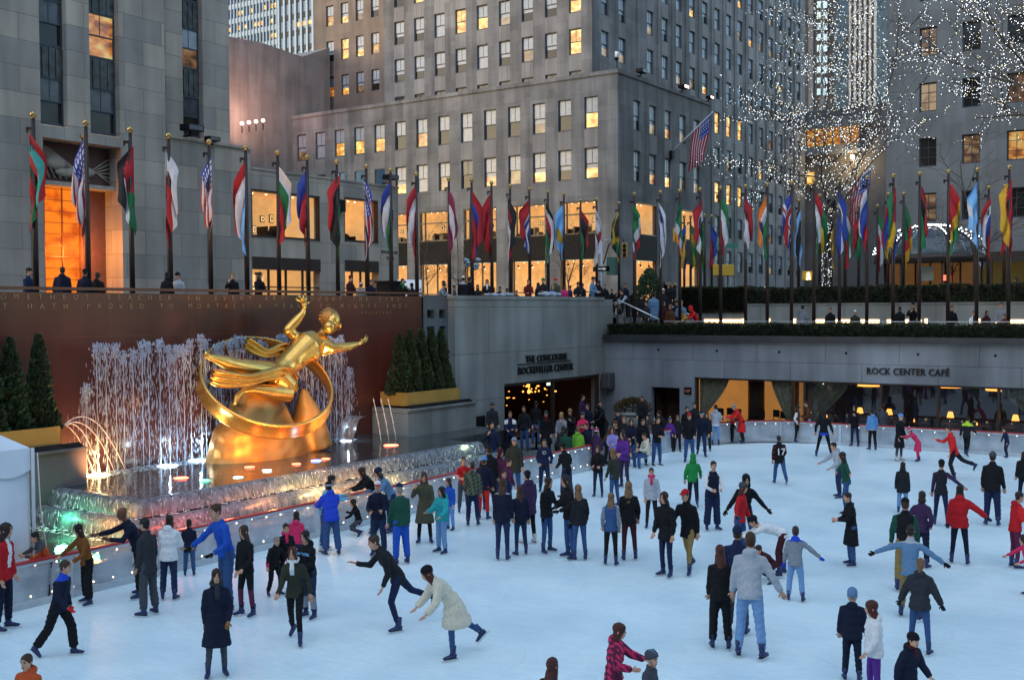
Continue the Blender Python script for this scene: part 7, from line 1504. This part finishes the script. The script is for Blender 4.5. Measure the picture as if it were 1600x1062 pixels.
# people leaning on the wall at street level
def W(px_,top_,axis,val,zf,face,pose,g,hr_,hat,lab,grp='onlookers at the street level parapet',**k):
    p=onx(px_,top_,val) if axis=='X' else ony(px_,top_,val); h=max(1.05,min(1.95,p.z-zf)); P(0,0,0,face,pose,g,'jeans:dk',hr_,hat,lab,pos=(p.x,p.y,zf),H=h,skate='shoe',group=grp,low=1,**k)
zp=ZS+.13
for a in ((40,421,60,'stand','jacket:navy','short:khair','cap:dk','man in a navy jacket and cap above the first carved letters'),(97,419,175,'stand','puffer:dnavy','short:khair',None,'broad figure in dark blue before the orange doors'),(131,422,160,'stand','jacket:dnavy','short:khair','beanie:black','person in a black hat beside the striped flagpole'),(150,428,150,'stand','puffer:black','short:khair',None,'second figure in a black padded coat near the orange doors'),
 (259,427,150,'stand','jacket:black','bob:bhair',None,'dark haired woman in black with her back to us above the wall'),(280,428,-30,'stand','jacket:lgrey','short:khair','beanie:black','person in a pale jacket and black hat next to her'),(362,428,20,'phone' if False else 'face','jacket:black','bun:lhair',None,'light haired woman in black gazing over the wall'),(402,427,40,'hold','jacket:black','bob:bhair',None,'dark haired woman leaning on the wall below the gallery'),
 (544,432,50,'hold','jacket:maroon','short:khair','beanie:dred','woman in a dark red knit hat before the second shop window'),(563,443,160,'stand','jacket:grey','short:khair','beanie:lgrey','child in a pale grey hat peeking over the wall'),(578,439,30,'stand','jacket:dnavy','short:khair',None,'man in navy beside the pale grey hat'),(628,437,20,'drink','jacket:black','bob:khair',None,'woman in black with a green scarf before the white sign'),
 (682,441,60,'stoop','jacket:grey','short:khair',None,'person in a grey hooded coat bending at the wall end'),(697,440,-60,'hold','jacket:dnavy','short:khair',None,'person in navy facing the grey hooded coat')):
    W(a[0],a[1],'X',-27.7,zp,a[2],a[3],a[4],a[5],a[6],a[7],scarf='green' if 'green scarf' in a[7] else None)
for a in ((723,433,170,'stand','jacket:black/lgrey:hood','short:khair','cap:white','big figure in black with a pale hood and white cap, back to us'),(732,434,150,'stand','jacket:black','short:khair',None,'dark haired companion beside the white cap'),(761,438,0,'hold','jacket:black','mid:bhair',None,'woman in black with a white scarf looking down'),(807,455,0,'stand','jacket:navy','short:khair',None,'tiny child peeping over the concourse wall'),(825,438,10,'hold','jacket:dred','short:khair',None,'man in a dark red jacket leaning on the concourse wall'),
 (848,436,10,'hold','jacket:dk','short:khair','beanie:green','person in a green knit hat above the pale bag'),(864,448,0,'stand','jacket:blue','short:blond',None,'blond child in blue between two adults'),(869,436,-20,'stand','jacket:olive','short:khair','beanie:bred','person in a bright red knit hat and olive jacket'),(881,446,30,'stand','jacket:pink','mid:khair',None,'girl in a bright pink coat at the concourse wall'),(903,442,0,'hold','jacket:dk','short:khair','cap:dk','person in a dark cap with a red bag at the wall'),
 (923,434,60,'hold','jacket:bluegrey','short:khair','cap:dk','tall man in a grey blue jacket and cap facing his friend'),(938,440,-50,'stand','jacket:black','mid:khair','beanie:navy','woman in a navy hat and black jacket at the wall corner'),(946,445,-30,'stand','jacket:dk','short:mhair',None,'dark figure last in the row at the wall corner')):
    W(a[0],a[1],'X',-27.3,zp,a[2],a[3],a[4],a[5],a[6],a[7],scarf='white' if 'white scarf' in a[7] else None)
for i,(px_,top_,g_,h_,c_,l_) in enumerate(((645,444,'jacket:dk','short:khair','beanie:dk','figure in a dark hat behind the white sign'),(712,447,'jacket:dgrey','short:khair',None,'person in grey standing back from the wall end'),(747,446,'jacket:dk','bob:khair',None,'dark haired woman behind the scarf wearer'),(779,449,'jacket:char','short:mhair',None,'man in charcoal behind the folded jacket'),(838,443,'jacket:black','mid:khair',None,'woman in black between the red and green hats'),(893,447,'jacket:dpurple','short:khair',None,'person in dark purple beside the pink coat'),(912,444,'jacket:dnavy','short:khair','beanie:dgrey','person in navy behind the red bag'),(931,446,'jacket:char','short:khair',None,'man in charcoal behind the pair at the wall corner'),(790,452,'jacket:dk','short:khair','cap:navy','short person in a navy cap behind the blue cloth'))):
    W(px_,top_,'X',-29.4,zp,(i*67)%300-150,'stand',g_,h_,c_,l_)
# steps and terrace
for a in ((962,462,48.2,zp,30,'stand','jacket:dk','mid:khair',None,'woman in dark clothes leaning at the top of the bright handrail'),(969,450,52.5,zp,150,'stand','jacket:char','short:khair','beanie:dk','person in a charcoal jacket behind the curly haired one'),(991,452,50.6,4.9,-20,'stand','jacket:black','short:khair',None,'man in black halfway down the steps'),(1003,462,49.8,4.6,10,'stand','coat:dk','mid:mhair',None,'woman in a long dark coat in the middle of the steps'),(1012,472,48.6,4.3,-40,'stand','jacket:char','short:mhair',None,'man in charcoal low on the steps by the handrail'),(1056,470,50.0,4.0,10,'stand','jacket:black','short:bhair','cap:dk','person in black and a dark cap at the foot of the steps'),(956,453,49.5,zp,0,'stand','jacket:black','short:bhair',None,'curly haired person at the head of the steps'),(976,444,53.5,zp,20,'stand','jacket:dnavy','short:khair',None,'man in navy standing beyond the steps'),(984,450,48.6,4.75,-60,'stoop','jacket:dk/lgrey:sleeve','short:khair',None,'person in a striped jacket bending over the slanting rail'),(1021,458,49.4,4.4,170,'stand','puffcoat:bluegrey','short:khair',None,'figure in a blue grey puffy coat going down the steps'),
 (1036,450,50.2,4.6,0,'stand','jacket:dk','short:khair','cap:white/navy','man in a white and navy cap on the steps'),(1044,446,53.5,zp,10,'stand','jacket:black','short:khair',None,'man in black at the lit shop corner'),(1051,443,54.0,zp,-20,'stand','jacket:dk','short:mhair',None,'taller man in dark clothes at the lit shop corner'),(1037,472,48.6,4.1,10,'stand','jacket:maroon','long:khair',None,'long haired woman in maroon at the foot of the steps'),(1048,477,48.4,4.0,-10,'stand','jacket:brown','mid:lhair',None,'small light haired girl at the foot of the steps'),
 (1065,462,49.4,4.0,-10,'hold','jacket:bluegrey','short:ghair',None,'grey haired man in slate blue beside the steps'),(1078,483,48.3,4.0,-70,'stoop','puffcoat:mustard','short:lhair',None,'person in a mustard coat leaning on the terrace rail'),(1090,476,48.7,4.0,-60,'rail','jacket:bred','short:khair','hood:bred','person in a bright red hooded jacket on the terrace rail'),
 (1252,478,49.5,4.0,150,'hold','hoodie:grey','short:khair',None,'person in a grey hooded top with a bag on the terrace'),(1298,482,49.3,4.0,-10,'stand','jacket:black','short:mhair',None,'man in black next to the broken slot light'),(1336,486,49.5,4.0,0,'stand','jacket:dolive','short:khair','cap:white','small figure in a white cap on the terrace'),(1407,480,49.2,4.0,-160,'stand','coat:black','short:mhair',None,'person in black with a backpack on the terrace'),(1427,474,49.0,4.0,0,'photo','jacket:black','short:khair','cap:dk','tall person in black taking a picture on the terrace'),
 (1486,479,49.2,4.0,20,'stand','jacket:black','short:khair',None,'man in a black shirt standing alone on the terrace'),(1522,487,48.6,4.0,0,'hold','jacket:white/black:front','short:bhair',None,'person in white and black at the terrace rail'),(1540,487,49.2,4.0,30,'stand','jacket:maroon','mid:khair',None,'woman in maroon beside the white and black jacket'),(1565,474,50.5,4.0,0,'stand','jacket:grey','short:khair',None,'man in a grey jumper at the back of the terrace'),(1570,492,48.5,4.0,-20,'stand','jacket:dred','short:khair',None,'child in red and dark grey at the terrace rail')):
    W(a[0],a[1],'Y',a[2],a[3],a[4],a[5],a[6],a[7],a[8],a[9],grp='people on the steps and terrace')
for a in ((1175,437,76,'stand','coat:black','short:khair','pom:white/bred','man in a dark coat with a white beard like scarf on the far pavement','white'),(1198,442,77,'stand','jacket:black','short:khair','cap:white','figure in a white cap on the far pavement',None),(1588,412,66,'stand','jacket:black','short:khair','cap:lblue','person in a pale cap behind the upper hedge',None),(1592,430,64,'stand','jacket:plum','mid:khair',None,'person in plum sitting behind the upper hedge',None),(1565,437,65,'stand','jacket:sky','short:khair',None,'child in bright blue behind the upper hedge',None),(1262,425,74,'stand','jacket:dk','short:khair',None,'dark figure crossing near the pedestrian signal',None)):
    W(a[0],a[1],'Y',a[2],ZS,rnd.choice([0,40,-60]),a[3],a[4],a[5],a[6],a[7],grp='passers by on the street',scarf=a[8])
# patio tables with bottles
for i,(px_,py_,lab) in enumerate(((838,672,'round patio table crowded with small bottles'),(905,690,'round patio table behind the red rail'),(1030,660,'small patio table by the curved rail'))):
    p=onz(px_,py_,.74); t=thing('patio_table',lab,'table',(p.x,p.y,-.02)); m=MB(); m.tube([(0,0,.74),(0,0,.77)],.5,20); m.build('table_top',M_BRONZE,t); m=MB(); m.tube([(0,0,0),(0,0,.74)],[.05,.04],8); m.tube([(0,0,0),(0,0,.03)],[.28,.25],14); m.build('leg',M_BLK,t)
    for k in range(9 if i==0 else 2):
        b_=thing('bottle','small condiment bottle on the '+['bottle crowded patio table','patio table behind the red rail','patio table by the curved rail'][i],'bottle',(p.x+rnd.uniform(-.3,.3),p.y+rnd.uniform(-.3,.3),.752),0,'bottles on the patio tables'); m=MB(); m.tube([(0,0,0),(0,0,.13),(0,0,.17),(0,0,.22)],[.03,.03,.012,.012],8); m.build('glass',mat('bottle_%d'%(k%3),((.5,.5,.5),(.4,.05,.04),(.1,.1,.12))[k%3],rough=.3),b_); m=MB(); m.tube([(0,0,.22),(0,0,.24)],.015,8); m.build('cap',M_BLK,b_)
print('people',_pc[0])
bpy.data.objects.remove(_rm); bpy.data.scenes.remove(_TS)
